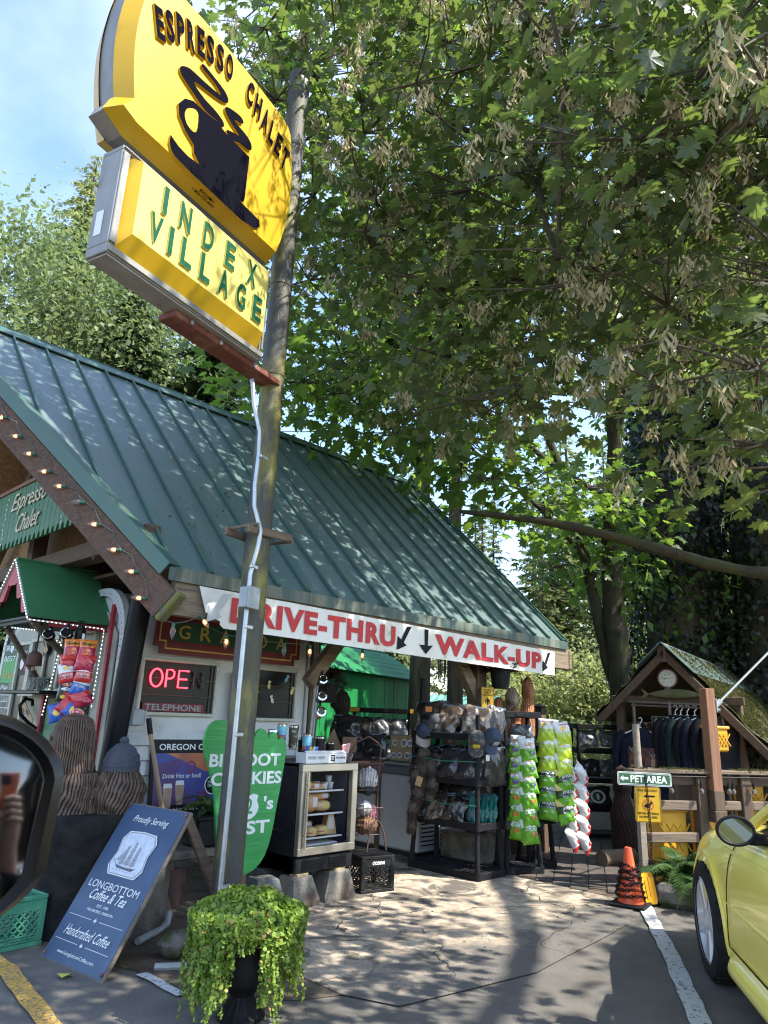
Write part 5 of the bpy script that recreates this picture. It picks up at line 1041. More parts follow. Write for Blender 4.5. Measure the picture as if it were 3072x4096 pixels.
# ------------------------------------------------------------------ on top of the fridge
topz = .238+FH+.004
tb = T('tea_box', 'long white carton of tea with a black square logo on the fridge', 'carton', (4.12, 4.66, topz)); P('box', B().box((0, 0, .04), (.44, .13, .08), .002), M['white'], tb, smooth=False)
TF = fr((0, -.066, 0), (1, 0, 0), (0, 0, 1)); P('print', B().flat([(.045, .015), (.09, .015), (.09, .065), (.045, .065)], 0, TF).text('REAL LEAF BREWED', (.1, .035, .11, .016), 0, TF, .02), M['black_print'], tb, smooth=False); P('logo_text', B().text('PURE\nLEAF', (.052, .025, .03, .03), .0006, TF, .02), M['white_print'], tb, smooth=False); P('faint_print', B().text('.......... .........', (-.2, .03, .18, .03), 0, TF, .02), M['grey_print'], tb, smooth=False); P('flap', B().box((0, -.05, .085), (.43, .04, .004), 0, None, 0, .5), M['white'], tb, smooth=False)
for k, (x, c) in enumerate([(-.17, (.05, .1, .5)), (-.13, (.6, .45, .05)), (-.1, (.5, .5, .52)), (-.06, (.1, .2, .5))]): TH('snack_bar', B().box((0, 0, 0), (.03, .012, .09), .004), pm('bar wrap %d' % k, c, .35, coat=.4), ['dark blue wrapped bar at the end of the white tea carton', 'yellow wrapped bar standing in the white tea carton', 'silver wrapped bar standing in the white tea carton', 'light blue wrapped bar in the middle of the white tea carton'][k], 'snack bar', (4.12+x, 4.66, topz+.085), 0, 'bars in the tea carton', rot=(.3, .2*(-1)**k, 0))
bk = T('wire_basket', 'small basket of colourful wrapped bars at the corner of the fridge', 'basket', (4.43, 4.7, topz)); P('basket', B().lathe([(.05, 0), (.07, .07), (.068, .07), (.048, .004)], 14), pm('basket weave', (.03, .03, .06), .5, col2=(.3, .2, .12), ns=40, lo=.5, hi=.6), bk)
for k in range(5): TH('snack_bar', B().box((0, 0, .06), (.026, .01, .13), .004), pm('pink wrap %d' % k, (.5+.05*k, .2+.06*k, .25+.04*k), .35, coat=.4), ['pink bar leaning furthest left in the small basket', 'pale pink bar second in the small basket', 'tallest pink bar in the small basket', 'rosy bar leaning right in the small basket', 'light bar at the back of the small basket'][k], 'snack bar', (4.40+.014*k, 4.68+.01*k, topz+.03), 0, 'bars in the small basket', rot=(.2, -.45+.12*k, .1*k))
# counter behind the fridge with tumblers
TH('counter', B().box((0, 0, 1.02), (1.0, .35, .04), .004).box((0, .02, .5), (.96, .3, 1.0), .004), M['cream_wall'], 'narrow counter behind the fridge that holds the tumblers', 'counter', (4.3, 5.34, 0), smooth=False)
st_ = T('acrylic_stand', 'clear stepped acrylic display stand among the tumblers', 'stand', (4.05, 4.98, topz)); P('step', B().box((0, 0, .09), (.24, .2, .005)).box((0, -.1, .045), (.24, .004, .09)).box((-.12, 0, .045), (.004, .2, .09)).box((.12, 0, .045), (.004, .2, .09)), M['pane'], st_, smooth=False)
tmats = {'sun': pm('sunset print', (.02, .06, .3), .4, col2=(.6, .2, .03), ns=9, lo=.5, hi=.53, coat=.5), 'sky': pm('sky print', (.18, .5, .62), .4, coat=.5), 'camo': pm('camouflage print', (.045, .045, .028), .45, col2=(.35, .32, .2), ns=24, lo=.56, hi=.58, coat=.4)}
def tumbler(x, y, z, h, kind, lab):
    t = T('tumbler', lab, 'tumbler', (x, y, z), random.uniform(0, 6), 'tumblers on the counter'); r = .041
    if kind == 'blk': P('body', B().lathe([(.034, 0), (.037, .01), (.041, h*.9)], 22), M['black'], t)
    elif kind == 'camo': P('body', B().lathe([(.034, .0), (.037, .02), (.043, h*.9)], 22), tmats['camo'], t)
    else: P('body', B().lathe([(.034, .0), (.037, .02), (.04, h*.55)], 22), tmats['sun'], t); P('upper_body', B().lathe([(.04, h*.55), (.043, h*.9)], 22), tmats['sky'], t)
    P('rim', B().lathe([(.0435, h*.9), (.0435, h*.97), (.038, h), (.001, h)], 22), M['chrome'], t)
tumbler(3.86, 5.0, topz+.0, .25, 'camo', 'camouflage tumbler half hidden behind the green foot sign'); tumbler(3.97, 5.02, topz+.095, .2, 'sun', 'sky blue and sunset tumbler at the back of the acrylic stand'); tumbler(4.075, 4.99, topz+.095, .19, 'camo', 'camouflage tumbler in the middle of the acrylic stand'); tumbler(4.19, 4.94, topz+.0, .22, 'sun', 'sky blue and sunset tumbler in front beside the acrylic stand'); tumbler(4.33, 4.93, topz, .2, 'blk', 'tall black tumbler with steel rim'); tumbler(4.45, 4.93, topz, .15, 'blk', 'short black tumbler with steel rim'); tumbler(4.26, 5.08, topz, .18, 'blk', 'black tumbler standing behind the others')
for k, (z, lab) in enumerate([(1.72, 'topmost clear tumbler hung on the trailer corner'), (1.57, 'middle clear tumbler hung on the trailer corner'), (1.43, 'lowest tumbler with an orange and blue print hung on the trailer corner')]):
    t = T('hanging_tumbler', lab, 'tumbler', (4.46, 5.1, z), 0, 'tumblers hung on the trailer corner', rot=(1.25, 0, -.5)); P('body', B().lathe([(.034, -.07), (.042, .04)], 20), tmats['sun'] if k == 2 else M['glass_dark'], t); P('lid', B().lathe([(.046, .04), (.046, .055), (.034, .058), (.03, .05), (.001, .05)], 20), M['chrome'], t); P('hook', B().tube([(0, .05, .03), (0, .09, .02), (0, .09, -.03), (0, .05, -.04)], .006, 6), M['glass_dark'], t)
# ------------------------------------------------------------------ wire basket stand on the upturned crate
ws = T('basket_stand', 'rusty wire stand with two baskets on the upturned black crate', 'basket stand', (4.9, 4.82, .29), radians(-14))
irn = M['iron']
P('frame', B().tube([(-.1, -.1, 0), (-.07, -.09, .16), (-.03, -.09, .23), (0, -.09, .25), (.03, -.09, .23), (.07, -.09, .16), (.1, -.1, 0)], .007, 6).tube([(0, -.09, .25), (0, -.085, .55), (.02, -.085, .86), (.0, -.06, .9), (-.06, .0, .95), (-.15, .06, .9), (-.2, .1, .8), (-.2, .1, 0)], .006, 6).tube([(-.2, .1, .5), (0, -.09, .5)], .005, 5), irn, ws)
def wbasket(z, w, d_, h_, name):
    b = B()
    for k, s in ((0, .82), (1, 1.0)):
        q = [(-w/2*s, -d_/2*s, z+k*h_), (w/2*s, -d_/2*s, z+k*h_), (w/2*s, d_/2*s, z+k*h_), (-w/2*s, d_/2*s, z+k*h_), (-w/2*s, -d_/2*s, z+k*h_)]; b.tube(q, .004, 5)
    for k in range(9):
        t_ = -1+k/4
        for s in (-1, 1): b.tube([(t_*w/2*.82, s*d_/2*.82, z), (t_*w/2, s*d_/2, z+h_)], .0022, 4).tube([(s*w/2*.82, t_*d_/2*.82, z), (s*w/2, t_*d_/2, z+h_)], .0022, 4)
    P(name, b, irn, ws, (-.08, .02, 0))
wbasket(.13, .26, .24, .22, 'basket'); wbasket(.5, .26, .24, .22, 'basket')
cl = [pm('white plush', (.62, .6, .58), .95, col2=(.45, .42, .42), ns=30, bump=.4, bs=60), pm('pink plush', (.5, .1, .18), .95, col2=(.62, .35, .38), ns=30, bump=.4, bs=60), pm('brown plush', (.12, .06, .035), .95, col2=(.3, .17, .1), ns=30, bump=.5, bs=60), pm('black cloth', (.02, .02, .022), .8, col2=(.06, .06, .06), ns=20)]
def lump(name, lab, cat, loc, r, m, seed, group): 
    q = [random.Random(seed).uniform(0, 6) for _ in range(6)]
    return TH(name, B().ell((0, 0, 0), r, 18, 12, fn=lambda d: 1+.12*sin(d.x*5+q[0])*sin(d.y*6+q[1])+.08*sin(d.z*11+q[2]+d.x*7)+.04*sin(d.y*19+q[3])), m, lab, cat, loc, 0, group)
GP = 'goods in the wire baskets'
for nm, lab, c, m, z, r, s in [('plush_toy', 'white woolly bundle in the upper wire basket', 'plush toy', cl[0], .58, (.1, .09, .1), 1), ('folded_shirt', 'black cloth at the bottom of the upper wire basket', 'shirt', cl[3], .5, (.1, .09, .05), 2), ('plush_toy', 'brown plush toy in the lower wire basket', 'plush toy', cl[2], .2, (.1, .09, .08), 3), ('plush_toy', 'white plush toy on top of the lower wire basket', 'plush toy', cl[0], .34, (.06, .07, .06), 4), ('plush_toy', 'pink plush toy at the right of the lower wire basket', 'plush toy', cl[1], .3, (.05, .06, .07), 5)]:
    lump(nm, lab, c, (4.85+(.06 if s == 5 else -.03 if s == 4 else 0), 4.84, .29+z), r, m, s, GP)
# ------------------------------------------------------------------ chest freezer
fz = T('chest_freezer', 'long grey white chest freezer with sliding glass lids beside the shelving', 'freezer', (6.45, 6.2, 0))
fw_ = pm('freezer enamel', (.5, .51, .53), .4, col2=(.42, .43, .45), ns=2)
P('body', B().box((0, 0, .44), (.68, 1.74, .76), .02), fw_, fz, smooth=False); P('base', B().box((0, 0, .03), (.62, 1.68, .06)), M['black'], fz, smooth=False); P('rim', B().box((0, 0, .86), (.72, 1.78, .09), .02), pm('freezer rim', (.14, .145, .155), .45), fz, smooth=False)
P('glass_lid', B().box((0, -.42, .912), (.6, .8, .012), .003), M['pane'], fz, smooth=False); P('glass_lid', B().box((0, .42, .924), (.6, .8, .012), .003), M['pane'], fz, smooth=False); P('lid_frame', B().tube([(-.32, -.85, .925), (.32, -.85, .925), (.32, .85, .925), (-.32, .85, .925), (-.32, -.85, .925)], .014, 6), M['grey_box'], fz)
P('contents', B().grid(lambda u, v: ((u-.5)*.6, (v-.5)*1.65, .862+.03*sin(u*17+v*9)*sin(v*31+u*5)+.02*sin(v*60)), 24, 60), pm('frozen goods', (.05, .13, .1), .3, col2=(.22, .28, .28), ns=9, lo=.5, hi=.6, coat=.6), fz)
v_ = B()
for sx in (-.15, .17):
    for k in range(8): v_.box((sx, -.872, .13+k*.042), (.27, .008, .014))
P('vent_slot', v_, M['black'], fz, smooth=False); P('vent_panel', B().box((.01, -.8705, .27), (.64, .004, .36)), pm('vent grey', (.36, .37, .39), .45), fz, smooth=False); P('thermostat', B().box((-.27, -.875, .5), (.07, .012, .05), .003), M['black'], fz, smooth=False); P('display', B().box((-.275, -.882, .5), (.02, .004, .016)), pm('lit red digits', (1, .05, .03), .4, emis=2.5), fz, smooth=False)
# bags piled on and beside the freezer
PLB = {'dark': pm('dark bagged cloth', (.022, .02, .019), .22, col2=(.06, .055, .05), ns=9, coat=.8, bump=.12, bs=26), 'camo': pm('camouflage bagged cloth', (.05, .035, .026), .25, col2=(.17, .12, .09), ns=13, lo=.48, hi=.6, coat=.8, bump=.14, bs=24, col3=(.015, .014, .013), ns3=8, lo3=.5, hi3=.55),
       'cream': pm('cream printed cloth', (.3, .24, .18), .25, col2=(.06, .042, .032), ns=11, lo=.38, hi=.5, coat=.8, bump=.12, bs=24), 'teal': pm('teal bagged cloth', (.03, .22, .19), .2, col2=(.25, .33, .34), ns=8, lo=.5, hi=.62, coat=.9, bump=.14, bs=24), 'grey': pm('grey bagged cloth', (.12, .12, .12), .22, col2=(.3, .3, .3), ns=7, lo=.5, hi=.65, coat=.8, bump=.12, bs=26), 'green': pm('green bagged cloth', (.015, .2, .13), .25, coat=.8, bump=.12, bs=26)}
zipm = pm('blue zip edge', (.12, .17, .25), .3, coat=.5)
def pbag(name, w, h, d, key, seed, prints=()):
    r = random.Random(seed); q = [r.uniform(0, 6) for _ in range(8)]
    def fn(side):
        def g(u, v):
            k = bulge(u, v, d)*(1+.25*sin(u*9+q[0]+v*3)*sin(v*8+q[1]))+.006*sin(u*31+q[2]+5*sin(v*7))*sin(v*23+q[3])*(1 if .06 < v < .94 else .2)
            x = (u-.5)*w*(1-.05*sin(pi*v+q[4])**2)+.01*sin(v*9+q[5]); y = (v-.5)*h+.012*sin(u*8+q[6])*(v > .4)
            return (x, y, side*k)
        return g
    b = B(); b.grid(fn(1), 16, 16); n = len(b.f); b.grid(lambda u, v: fn(-1)(1-u, v), 16, 8)
    b.mi = 1; b.add([(-w/2, h*.455, .004), (w/2, h*.455, .004), (w/2, h*.5, .004), (-w/2, h*.5, .004)], [(0, 1, 2, 3)])
    for (body, x0, y0, tw, th) in prints:
        b.mi = 2; vv, ff = text_data(body, .02)
        b.add([tuple(Vector(fn(1)(x0+tw*p[0], y0+th*p[1]))+Vector((0, 0, .004))) for p in vv], ff)
    return b.mesh(name, [PLB[key], zipm, M['black_print']], True, 50)
def place_bag(me, nm, lab, cat, loc, yaw, tilt, group, roll=0):
    m = Matrix.Rotation(yaw, 4, 'Z') @ Matrix.Rotation(pi/2-tilt, 4, 'X') @ Matrix.Rotation(roll, 4, 'Z')
    o = bpy.data.objects.new(nm, me); COL.objects.link(o); o.location = loc; o.rotation_euler = m.to_euler(); o['label'] = lab; o['category'] = cat; o['group'] = group; return o
# ------------------------------------------------------------------ black plastic racks
def rack(lab, loc, rz, L, D, tiers, slat0=True, leg_r=.022):
    t = T('shelving_rack', lab, 'shelving', loc, rz, 'black plastic racks of merchandise')
    for k, z in enumerate(tiers):
        th = .065; b = B()
        for s in (-1, 1): b.box((0, s*(D/2-.0125), z+th/2), (L-.04, .025, th), .006).box((s*(L/2-.0125), 0, z+th/2), (.025, D-.05, th), .006)
        b.box((0, -D/2-.002, z+th*.45), (L*.35, .008, th*.5), .003)
        for sx in (-1, 1):
            for sy in (-1, 1): b.cyl((sx*(L/2-.035), sy*(D/2-.035), z), (sx*(L/2-.035), sy*(D/2-.035), z+th+.004), .036, n=12)
        o = P('shelf', b, M['rack'], t, smooth=False)
        s_ = B(); n1, n2 = int(L/.06), int(D/.05)
        if k == 0 and slat0:
            for i in range(1, n1): s_.box((-L/2+i*L/n1, 0, z+th-.012), (.016, D-.04, .012))
            for j in range(1, n2): s_.box((0, -D/2+j*D/n2, z+th-.013), (L-.04, .014, .012))
        else: s_.box((0, 0, z+th-.012), (L-.04, D-.04, .01))
        P('slat', s_, M['rack'], o, smooth=False, kind='stuff')
        if k < len(tiers)-1:
            for sx in (-1, 1):
                for sy in (-1, 1):
                    ins = .02 if k == 0 else 0
                    P('leg', B().cyl((sx*(L/2-.035), sy*(D/2-.035), z+th-.01), (sx*(L/2-.035-ins), sy*(D/2-.035-ins), tiers[k+1]+.01), leg_r*1.15, leg_r, 12), M['rack'], t)
    return t
rack('wide black plastic rack nearest the lane, hung with caps and fur tails', (5.985, 4.72, .008), pi/2, .88, .45, [0, .42, .81, 1.22])
rack('narrow black rack of bags with a strip of green chip bags on its near corner', (6.50, 4.34, .008), atan2(-.57, .82), .42, .34, [0, .40, .80, 1.18, 1.45])
rack('small black rack with red and white bags hanging at its far side', (6.88, 4.38, .008), radians(-20), .3, .34, [0, .42, .82, 1.2], False)
GB = 'bagged shirts on the wide black rack'
for k, (key, y, z, w, h, d, roll, tilt, lab) in enumerate([
    ('camo', 5.0, .485+.12, .28, .3, .05, -.12, .5, 'camouflage bagged shirt at the far end of the lower shelf'), ('cream', 4.80, .485+.11, .29, .27, .05, .1, .55, 'bagged cream shirt with a printed motif in the middle of the lower shelf'), ('camo', 4.62, .485+.1, .24, .25, .05, -.1, .5, 'brown camouflage bagged shirt right of the cream printed one'),
    ('camo', 5.02, .88+.13, .3, .3, .05, .05, .5, 'dark camouflage bag at the far end of the middle shelf'), ('camo', 4.84, .88+.12, .28, .29, .05, -.1, .5, 'dark camouflage bag in the middle of the middle shelf'), ('dark', 4.66, .88+.13, .26, .3, .06, .1, .5, 'black bagged shirt on the middle shelf'), ('dark', 4.44, .88+.12, .28, .3, .05, -.05, .45, 'black bagged shirt at the near end of the middle shelf'),
    ('cream', 4.98, 1.29+.15, .36, .32, .06, .05, .3, 'pillow sized bag with an antler print, far one on the top shelf'), ('cream', 4.75, 1.29+.13, .3, .3, .06, -.28, .42, 'cream and black bag leaning in the middle of the top shelf'), ('dark', 4.86, 1.29+.06, .4, .24, .06, .05, .8, 'dark glossy bag lying at the front of the top shelf')]):
    me = pbag('bagged_shirt', w, h, d, key, 20+k, [('THE WOODS ARE CALLING', .22, .7, .55, .05), ('BIGFOOT', .22, .58, .55, .1)] if k == 1 else ())
    place_bag(me, 'bagged_shirt', lab, 'bagged shirt', (5.84 if k < 7 else 5.88, y, z), -pi/2+.22, tilt, GB, roll)
for k, (key, y, z, w, h, lab) in enumerate([('camo', 4.93, 1.02, .26, .3, 'brown camouflage bag tucked second row at the far end of the middle shelf'), ('dark', 4.75, 1.02, .3, .3, 'black bag behind the dark camouflage ones on the middle shelf'), ('camo', 4.55, 1.02, .28, .3, 'camouflage bag behind the black ones on the middle shelf'), ('dark', 4.95, .66, .3, .3, 'black bag in the back row of the lower shelf, far end'), ('dark', 4.68, .66, .32, .3, 'black bag in the back row of the lower shelf, middle'), ('dark', 4.62, 1.43, .3, .28, 'black bag in the back row of the top shelf'), ('dark', 4.9, 1.43, .34, .28, 'black bag standing behind the antler print bag')]):
    place_bag(pbag('bagged_shirt', w, h, .07, key, 40+k), 'bagged_shirt', lab, 'bagged shirt', (6.0, y, z), -pi/2+.1, .3, GB, .1*(-1)**k)
me = pbag('bagged_shirt', .3, .29, .05, 'cream', 50); place_bag(me, 'bagged_shirt', 'tall cream bag with a dark stag print at the near corner of the top shelf', 'bagged shirt', (5.98, 4.46, 1.41), -.85, .15, GB, -.12)
me = pbag('bagged_shirt', .2, .34, .04, 'dark', 51); place_bag(me, 'bagged_shirt', 'narrow glossy black bag beside the stag print bag', 'bagged shirt', (6.12, 4.34, 1.39), -.6, .1, GB, -.15)
me = pbag('bagged_shirt', .26, .36, .05, 'dark', 52); place_bag(me, 'bagged_shirt', 'clear glossy bag hanging over the near end of the middle shelf', 'bagged shirt', (6.02, 4.27, .99), -.3, -.05, GB, .1)
mt = [pbag('bagged_shirt', .24, .26, .022, 'teal', 60+i) for i in range(2)]
for k in range(6): place_bag(mt[k % 2], 'bagged_shirt', ['teal bag standing first beside the camouflage bags', 'second teal bag standing on the lower shelf', 'third teal bag standing on the lower shelf', 'fourth teal bag standing on the lower shelf', 'fifth teal bag standing on the lower shelf', 'last teal bag at the near corner of the lower shelf'][k], 'bagged shirt', (5.93+.03*k, 4.50-.028*k, .485+.12), -pi/2-.5, .12, 'teal bagged shirts', .05*(-1)**k)
cord_m = pm('green cord', (.05, .25, .15), .6)
for z, lab in ((.66, 'green cord stretched across the lower shelf of bags'), (1.05, 'green cord stretched across the middle shelf of bags')): TH('cord', B().tube([(5.74, 5.14, z), (5.735, 4.7, z-.025), (5.75, 4.30, z-.01)], .004, 5), cord_m, lab, 'cord')
pp = TH('pole_stub', B().cyl((0, 0, 0), (.012, -.012, .56), .026, n=14), M['rack'], 'upright black pipe standing at the far corner of the wide rack', 'pipe', (5.86, 5.1, 1.27))
TH('pole_stub', B().cyl((0, 0, 0), (0, 0, .2), .022, n=12), M['rack'], 'short black pipe at the near corner of the wide rack behind the caps', 'pipe', (5.81, 4.32, 1.27))
# caps
def cap(lab, loc, yaw, m, pitch=1.2, patch=None, brim=None):
    t = T('baseball_cap', lab, 'cap', loc, 0, 'caps hung on the wide rack')
    t.rotation_euler = (Matrix.Rotation(yaw, 4, 'Z') @ Matrix.Rotation(pitch, 4, 'Y')).to_euler()
    P('crown', B().grid(lambda u, v: ((.098-.012*cos(2*pi*u)**2)*cos(2*pi*u)*cos(v*pi/2*.98)**.75, .085*sin(2*pi*u)*cos(v*pi/2*.98)**.75, .115*sin(v*pi/2)), 26, 9, wrap=True), m, t)
    P('brim', B().grid(lambda u, v: (.078*cos((u-.5)*2.3)+.085*v*cos((u-.5)*1.5), .095*sin((u-.5)*2.3)*(1-.08*v), -.012*v-.05*(u-.5)**2*4*v-.004), 14, 5).grid(lambda u, v: (.078*cos((.5-u)*2.3)+.085*v*cos((.5-u)*1.5), .095*sin((.5-u)*2.3)*(1-.08*v), -.012*v-.05*(u-.5)**2*4*v-.009), 14, 5), brim or m, t)
    P('button', B().ell((0, 0, .115), (.008, .008, .005), 8, 5), m, t)
    if patch: P('patch', B().grid(lambda u, v: (.089-.02*v*v, (u-.5)*.07, .03+.05*v), 4, 4), patch, t)
capm = [M['black'], pm('charcoal denim', (.045, .045, .05), .9, col2=(.09, .09, .095), ns=20), pm('navy twill', (.03, .042, .075), .9, col2=(.045, .06, .095), ns=30), pm('grey camouflage twill', (.05, .05, .048), .9, col2=(.12, .12, .115), ns=18, lo=.48, hi=.55)]
pt = [pm('grey patch', (.3, .3, .3), .7), pm('orange patch', (.5, .15, .03), .7), pm('yellow patch', (.5, .45, .05), .7)]
pink = pm('pale brim', (.4, .33, .3), .8)
cap('black cap with an orange tag, topmost on the far corner pipe', (5.84, 5.0, 1.47), -2.2, capm[0], .15, pt[1]); cap('charcoal denim cap with a grey patch, middle of the far corner pipe', (5.83, 4.9, 1.38), -1.9, capm[1], 1.0, pt[0]); cap('navy cap with a pale underbrim, lowest on the far corner pipe', (5.80, 5.0, 1.29), -2.1, capm[2], 1.1, None, pink)
cap('grey camouflage cap with a yellow patch at the near corner of the rack', (5.76, 4.30, 1.24), -2.5, capm[3], 1.25, pt[2]); cap('navy blue cap with small stitched letters at the near corner of the rack', (5.86, 4.20, 1.27), -1.9, capm[2], 1.25, pt[0])
TH('price_tag', B().box((0, 0, 0), (.035, .004, .055), .001), M['white'], 'white price tag dangling below the two near caps', 'tag', (5.83, 4.22, 1.08), -.7)
# fur tails: tapered tube with thousands of hairs
def fur(lab, pts, rad, loc, seed, rings=False):
    r = np.random.default_rng(seed); n = 5200; pts = np.array(pts); k = len(pts)
    t_ = r.uniform(0, k-1.001, n); i = t_.astype(int); f_ = (t_-i)[:, None]; c = pts[i]*(1-f_)+pts[i+1]*f_; rr = np.interp(t_, range(k), rad)
    ax = pts[i+1]-pts[i]; ax /= np.linalg.norm(ax, axis=1)[:, None]; d = r.normal(size=(n, 3)); d -= (d*ax).sum(1)[:, None]*ax; d /= np.linalg.norm(d, axis=1)[:, None]
    base = c+d*rr[:, None]*.75; dr = d*.75+ax*.9+r.normal(size=(n, 3))*.25
    me = scatter_mesh('fur', base, dr, d, r.uniform(.03, .055, n), [(0, -.09, 0), (0, .09, 0), (1, 0, 0)], [(0, 1, 2)], None, mids=((np.sin(t_*5)*.5+.5+r.uniform(-.4, .4, n) > .62).astype(int)), mats=[furm, furm2])
    t = T('fur_tail', lab, 'fur tail', loc, 0, 'fur tails hung on the wide rack')
    P('core', B().tube([tuple(p) for p in pts], [x*.85 for x in rad], 10), furm, t); o = P('hair', me, None, t) if False else bpy.data.objects.new('hair', me)
    COL.objects.link(o); o.parent = t; o['kind'] = 'stuff'
furm = pm('brown fur', (.055, .036, .026), .8, col2=(.13, .09, .065), ns=14); furm2 = pm('pale fur', (.22, .17, .125), .8)
fur('thick brown fur tail hung on the far corner of the wide rack', [(0, 0, 0), (.0, -.01, -.1), (.01, -.01, -.22), (0, 0, -.34), (-.02, .01, -.44)], [.05, .085, .08, .06, .025], (5.79, 4.99, 1.13), 3)
fur('ringed fur tail hanging lower left with a yellow card tag', [(0, 0, 0), (-.01, .01, -.12), (.02, -.03, -.24), (-.02, .03, -.36), (-.02, .03, -.5), (-.03, .04, -.58)], [.035, .06, .075, .05, .04, .015], (5.74, 5.03, .92), 4)
fur('slim ringed fur tail hanging beside the thick brown one', [(0, 0, 0), (.02, -.02, -.12), (.02, -.02, -.26), (0, 0, -.34)], [.03, .05, .045, .018], (5.76, 4.87, 1.02), 5)
TH('card_tag', B().box((0, 0, 0), (.06, .003, .09)), tagm, 'yellow card tag tied to the lower fur tail', 'tag', (5.66, 4.93, .82), -.8, rot=(0, .3, -.8), smooth=False)
# chip strips at the narrow racks
GRN, LIM, PUR, BLK2 = solid('leaf green', (.12, .36, .02)), solid('lime', (.42, .55, .03)), solid('purple', (.12, .04, .25)), solid('dark green', (.02, .045, .015))
m1 = [bag_mesh('chip_bag', .17, .23, .07, [(.6, 0), (1, 1)], [GRN, WHT, PUR, YEL, solid('tan', (.45, .28, .14))], [('AVOCADO', .14, .5, .72, .12, 1, .03, 0), ('oil', .3, .16, .4, .08, 1, .0, 0)], 11, [(.6, .36, .2, .09, 2), (.5, .72, .3, .08, 4)]), bag_mesh('chip_bag', .17, .23, .07, [(.62, 0), (1, 1)], [GRN, WHT, solid('rust', (.5, .12, .02)), YEL, bag_mats['tan']], [('AVOCADO', .14, .5, .72, .12, 1, .03, 0)], 12, [(.6, .36, .2, .09, 2), (.5, .75, .3, .08, 4)])]
m2w = bag_mesh('chip_bag', .2, .24, .075, [(.56, 0), (1, 1)], [LIM, WHT, RED, YEL], [('BOULDER', .2, .83, .6, .07, 2, .02, .1), ('WAVY', .2, .5, .6, .12, 1, .03, 0), ('CLASSIC SEA SALT', .15, .4, .7, .05, 1, .0, 0)], 13, [(.32, .7, .16, .09, 3)])
m2a = bag_mesh('chip_bag', .2, .24, .075, [(.45, 0), (.72, 2), (1, 3)], [GRN, WHT, BLK2, solid('straw', (.6, .45, .12))], [('AVOCADO', .14, .56, .72, .12, 1, .03, 0), ('SEA SALT & CRACKED', .12, .44, .76, .06, 1, .0, 0), ('AVOCADO OIL', .2, .28, .6, .06, 1, .0, 0)], 14)
m3 = bag_mesh('chip_bag', .15, .25, .06, [(.22, 1), (1, 0)], [WHT, RED, solid('orange red', (.6, .1, .02)), M['grey_print']], [('.....\n.......\n.....', .3, .5, .4, .25, 3, .0, 0)], 15, [(.5, .35, .22, .1, 1), (.5, .35, .14, .06, 0)])
O5 = ['topmost', 'second', 'third', 'fourth', 'fifth', 'lowest']
def strip_of(x, y, z0, dz, n, mesh_of, yaw, group, who, ro_=.09, dx=.07, tl_=.2, same=False):
    t = TH('hang_strip', B().box((0, 0, -dz*n/2), (.022, .003, dz*n+.1)), M['white'], 'plastic hanging strip behind the %s' % who, 'strip', (x+.02, y+.03, z0), yaw)
    ca_, sa_ = cos(yaw), sin(yaw)
    for k in range(n):
        for s in (-1, 1):
            px_, py_ = x+ca_*dx*s+.02*sa_*(s+1), y+sa_*dx*s-.02*ca_*(s+1)
            hang_bag(mesh_of(k, s), (px_, py_, z0-dz*(k+.5)-.012*s), yaw+(.3 if same else s*.45), tl_+random.uniform(-.05, .05), ro_*(1 if same else s)+random.uniform(-.1, .1), '%s %s bag of the %s' % (O5[k if k < n-1 else 5], 'left hand' if s < 0 else 'right hand', who), group)
strip_of(6.24, 4.10, 1.24, .145, 6, lambda k, s: m1[0] if k < 3 else m1[1], -1.05, 'green chip bags at the rack corner', 'strip of green and white chip bags', .1, .055)
strip_of(6.56, 3.93, 1.40, .142, 6, lambda k, s: m2w if k < 3 else m2a, -.72, 'lime chip bags', 'strip of lime topped chip bags', .12, .07)
strip_of(7.0, 3.98, 1.0, .155, 5, lambda k, s: m3, -.2, 'red and white chip bags', 'strip of white chip bags with red ends', .55, .06, .25, True)
# bags on the narrow racks
GN = 'dark bags on the narrow racks'
for k, (x, y, z, key, w, h, yw, lab) in enumerate([(6.42, 4.22, 1.0, 'dark', .26, .4, -.6, 'black glossy bag between the two green chip strips'), (6.5, 4.2, .7, 'dark', .22, .22, -.6, 'black bag below, between the two chip strips'), (6.44, 4.16, .58, 'green', .2, .26, -.8, 'green bag with white lettering at the foot of the chip strips'), (6.78, 4.2, .55, 'dark', .22, .16, -.3, 'black bag low on the small rack'), (6.55, 4.3, 1.32, 'grey', .24, .14, -.6, 'grey bag lying on the top of the narrow rack'), (6.95, 4.3, 1.0, 'grey', .2, .16, -.2, 'blue grey bag beside the white chip bags')]):
    place_bag(pbag('bagged_shirt', w, h, .05, key, 70+k, [('BIGFOOT', .25, .5, .5, .12)] if key == 'green' else ()), 'bagged_shirt', lab, 'bagged shirt', (x, y, z), yw, .1, GN)
# sticker card on the freezer
sk = T('sticker_card', 'tan display card of round stickers standing on the freezer', 'display card', (6.55, 5.98, .93), -.85)
P('card', B().box((0, 0, .14), (.28, .006, .28), .001), tagm, sk, smooth=False)
SKF = fr((0, -.004, 0), (1, 0, 0), (0, 0, 1)); kb, ki = B(), B()
for x, z, r in ((-.09, .2, .032), (.02, .2, .042), (.09, .2, .038), (-.1, .06, .03), (-.03, .06, .032), (.06, .06, .036), (.11, .06, .03)):
    kb.flat([(x+r*cos(2*pi*i/14)*.9, z+r*sin(2*pi*i/14)*1.1) for i in range(14)], 0, SKF); ki.flat([(x+r*.7*cos(2*pi*i/14), z+r*.75*sin(2*pi*i/14)) for i in range(14)], .001, SKF)
P('sticker', kb, M['white_print'], sk, smooth=False); P('sticker_print', ki, pm('sticker print', (.1, .1, .1), .6, col2=(.4, .38, .35), ns=30), sk, smooth=False)
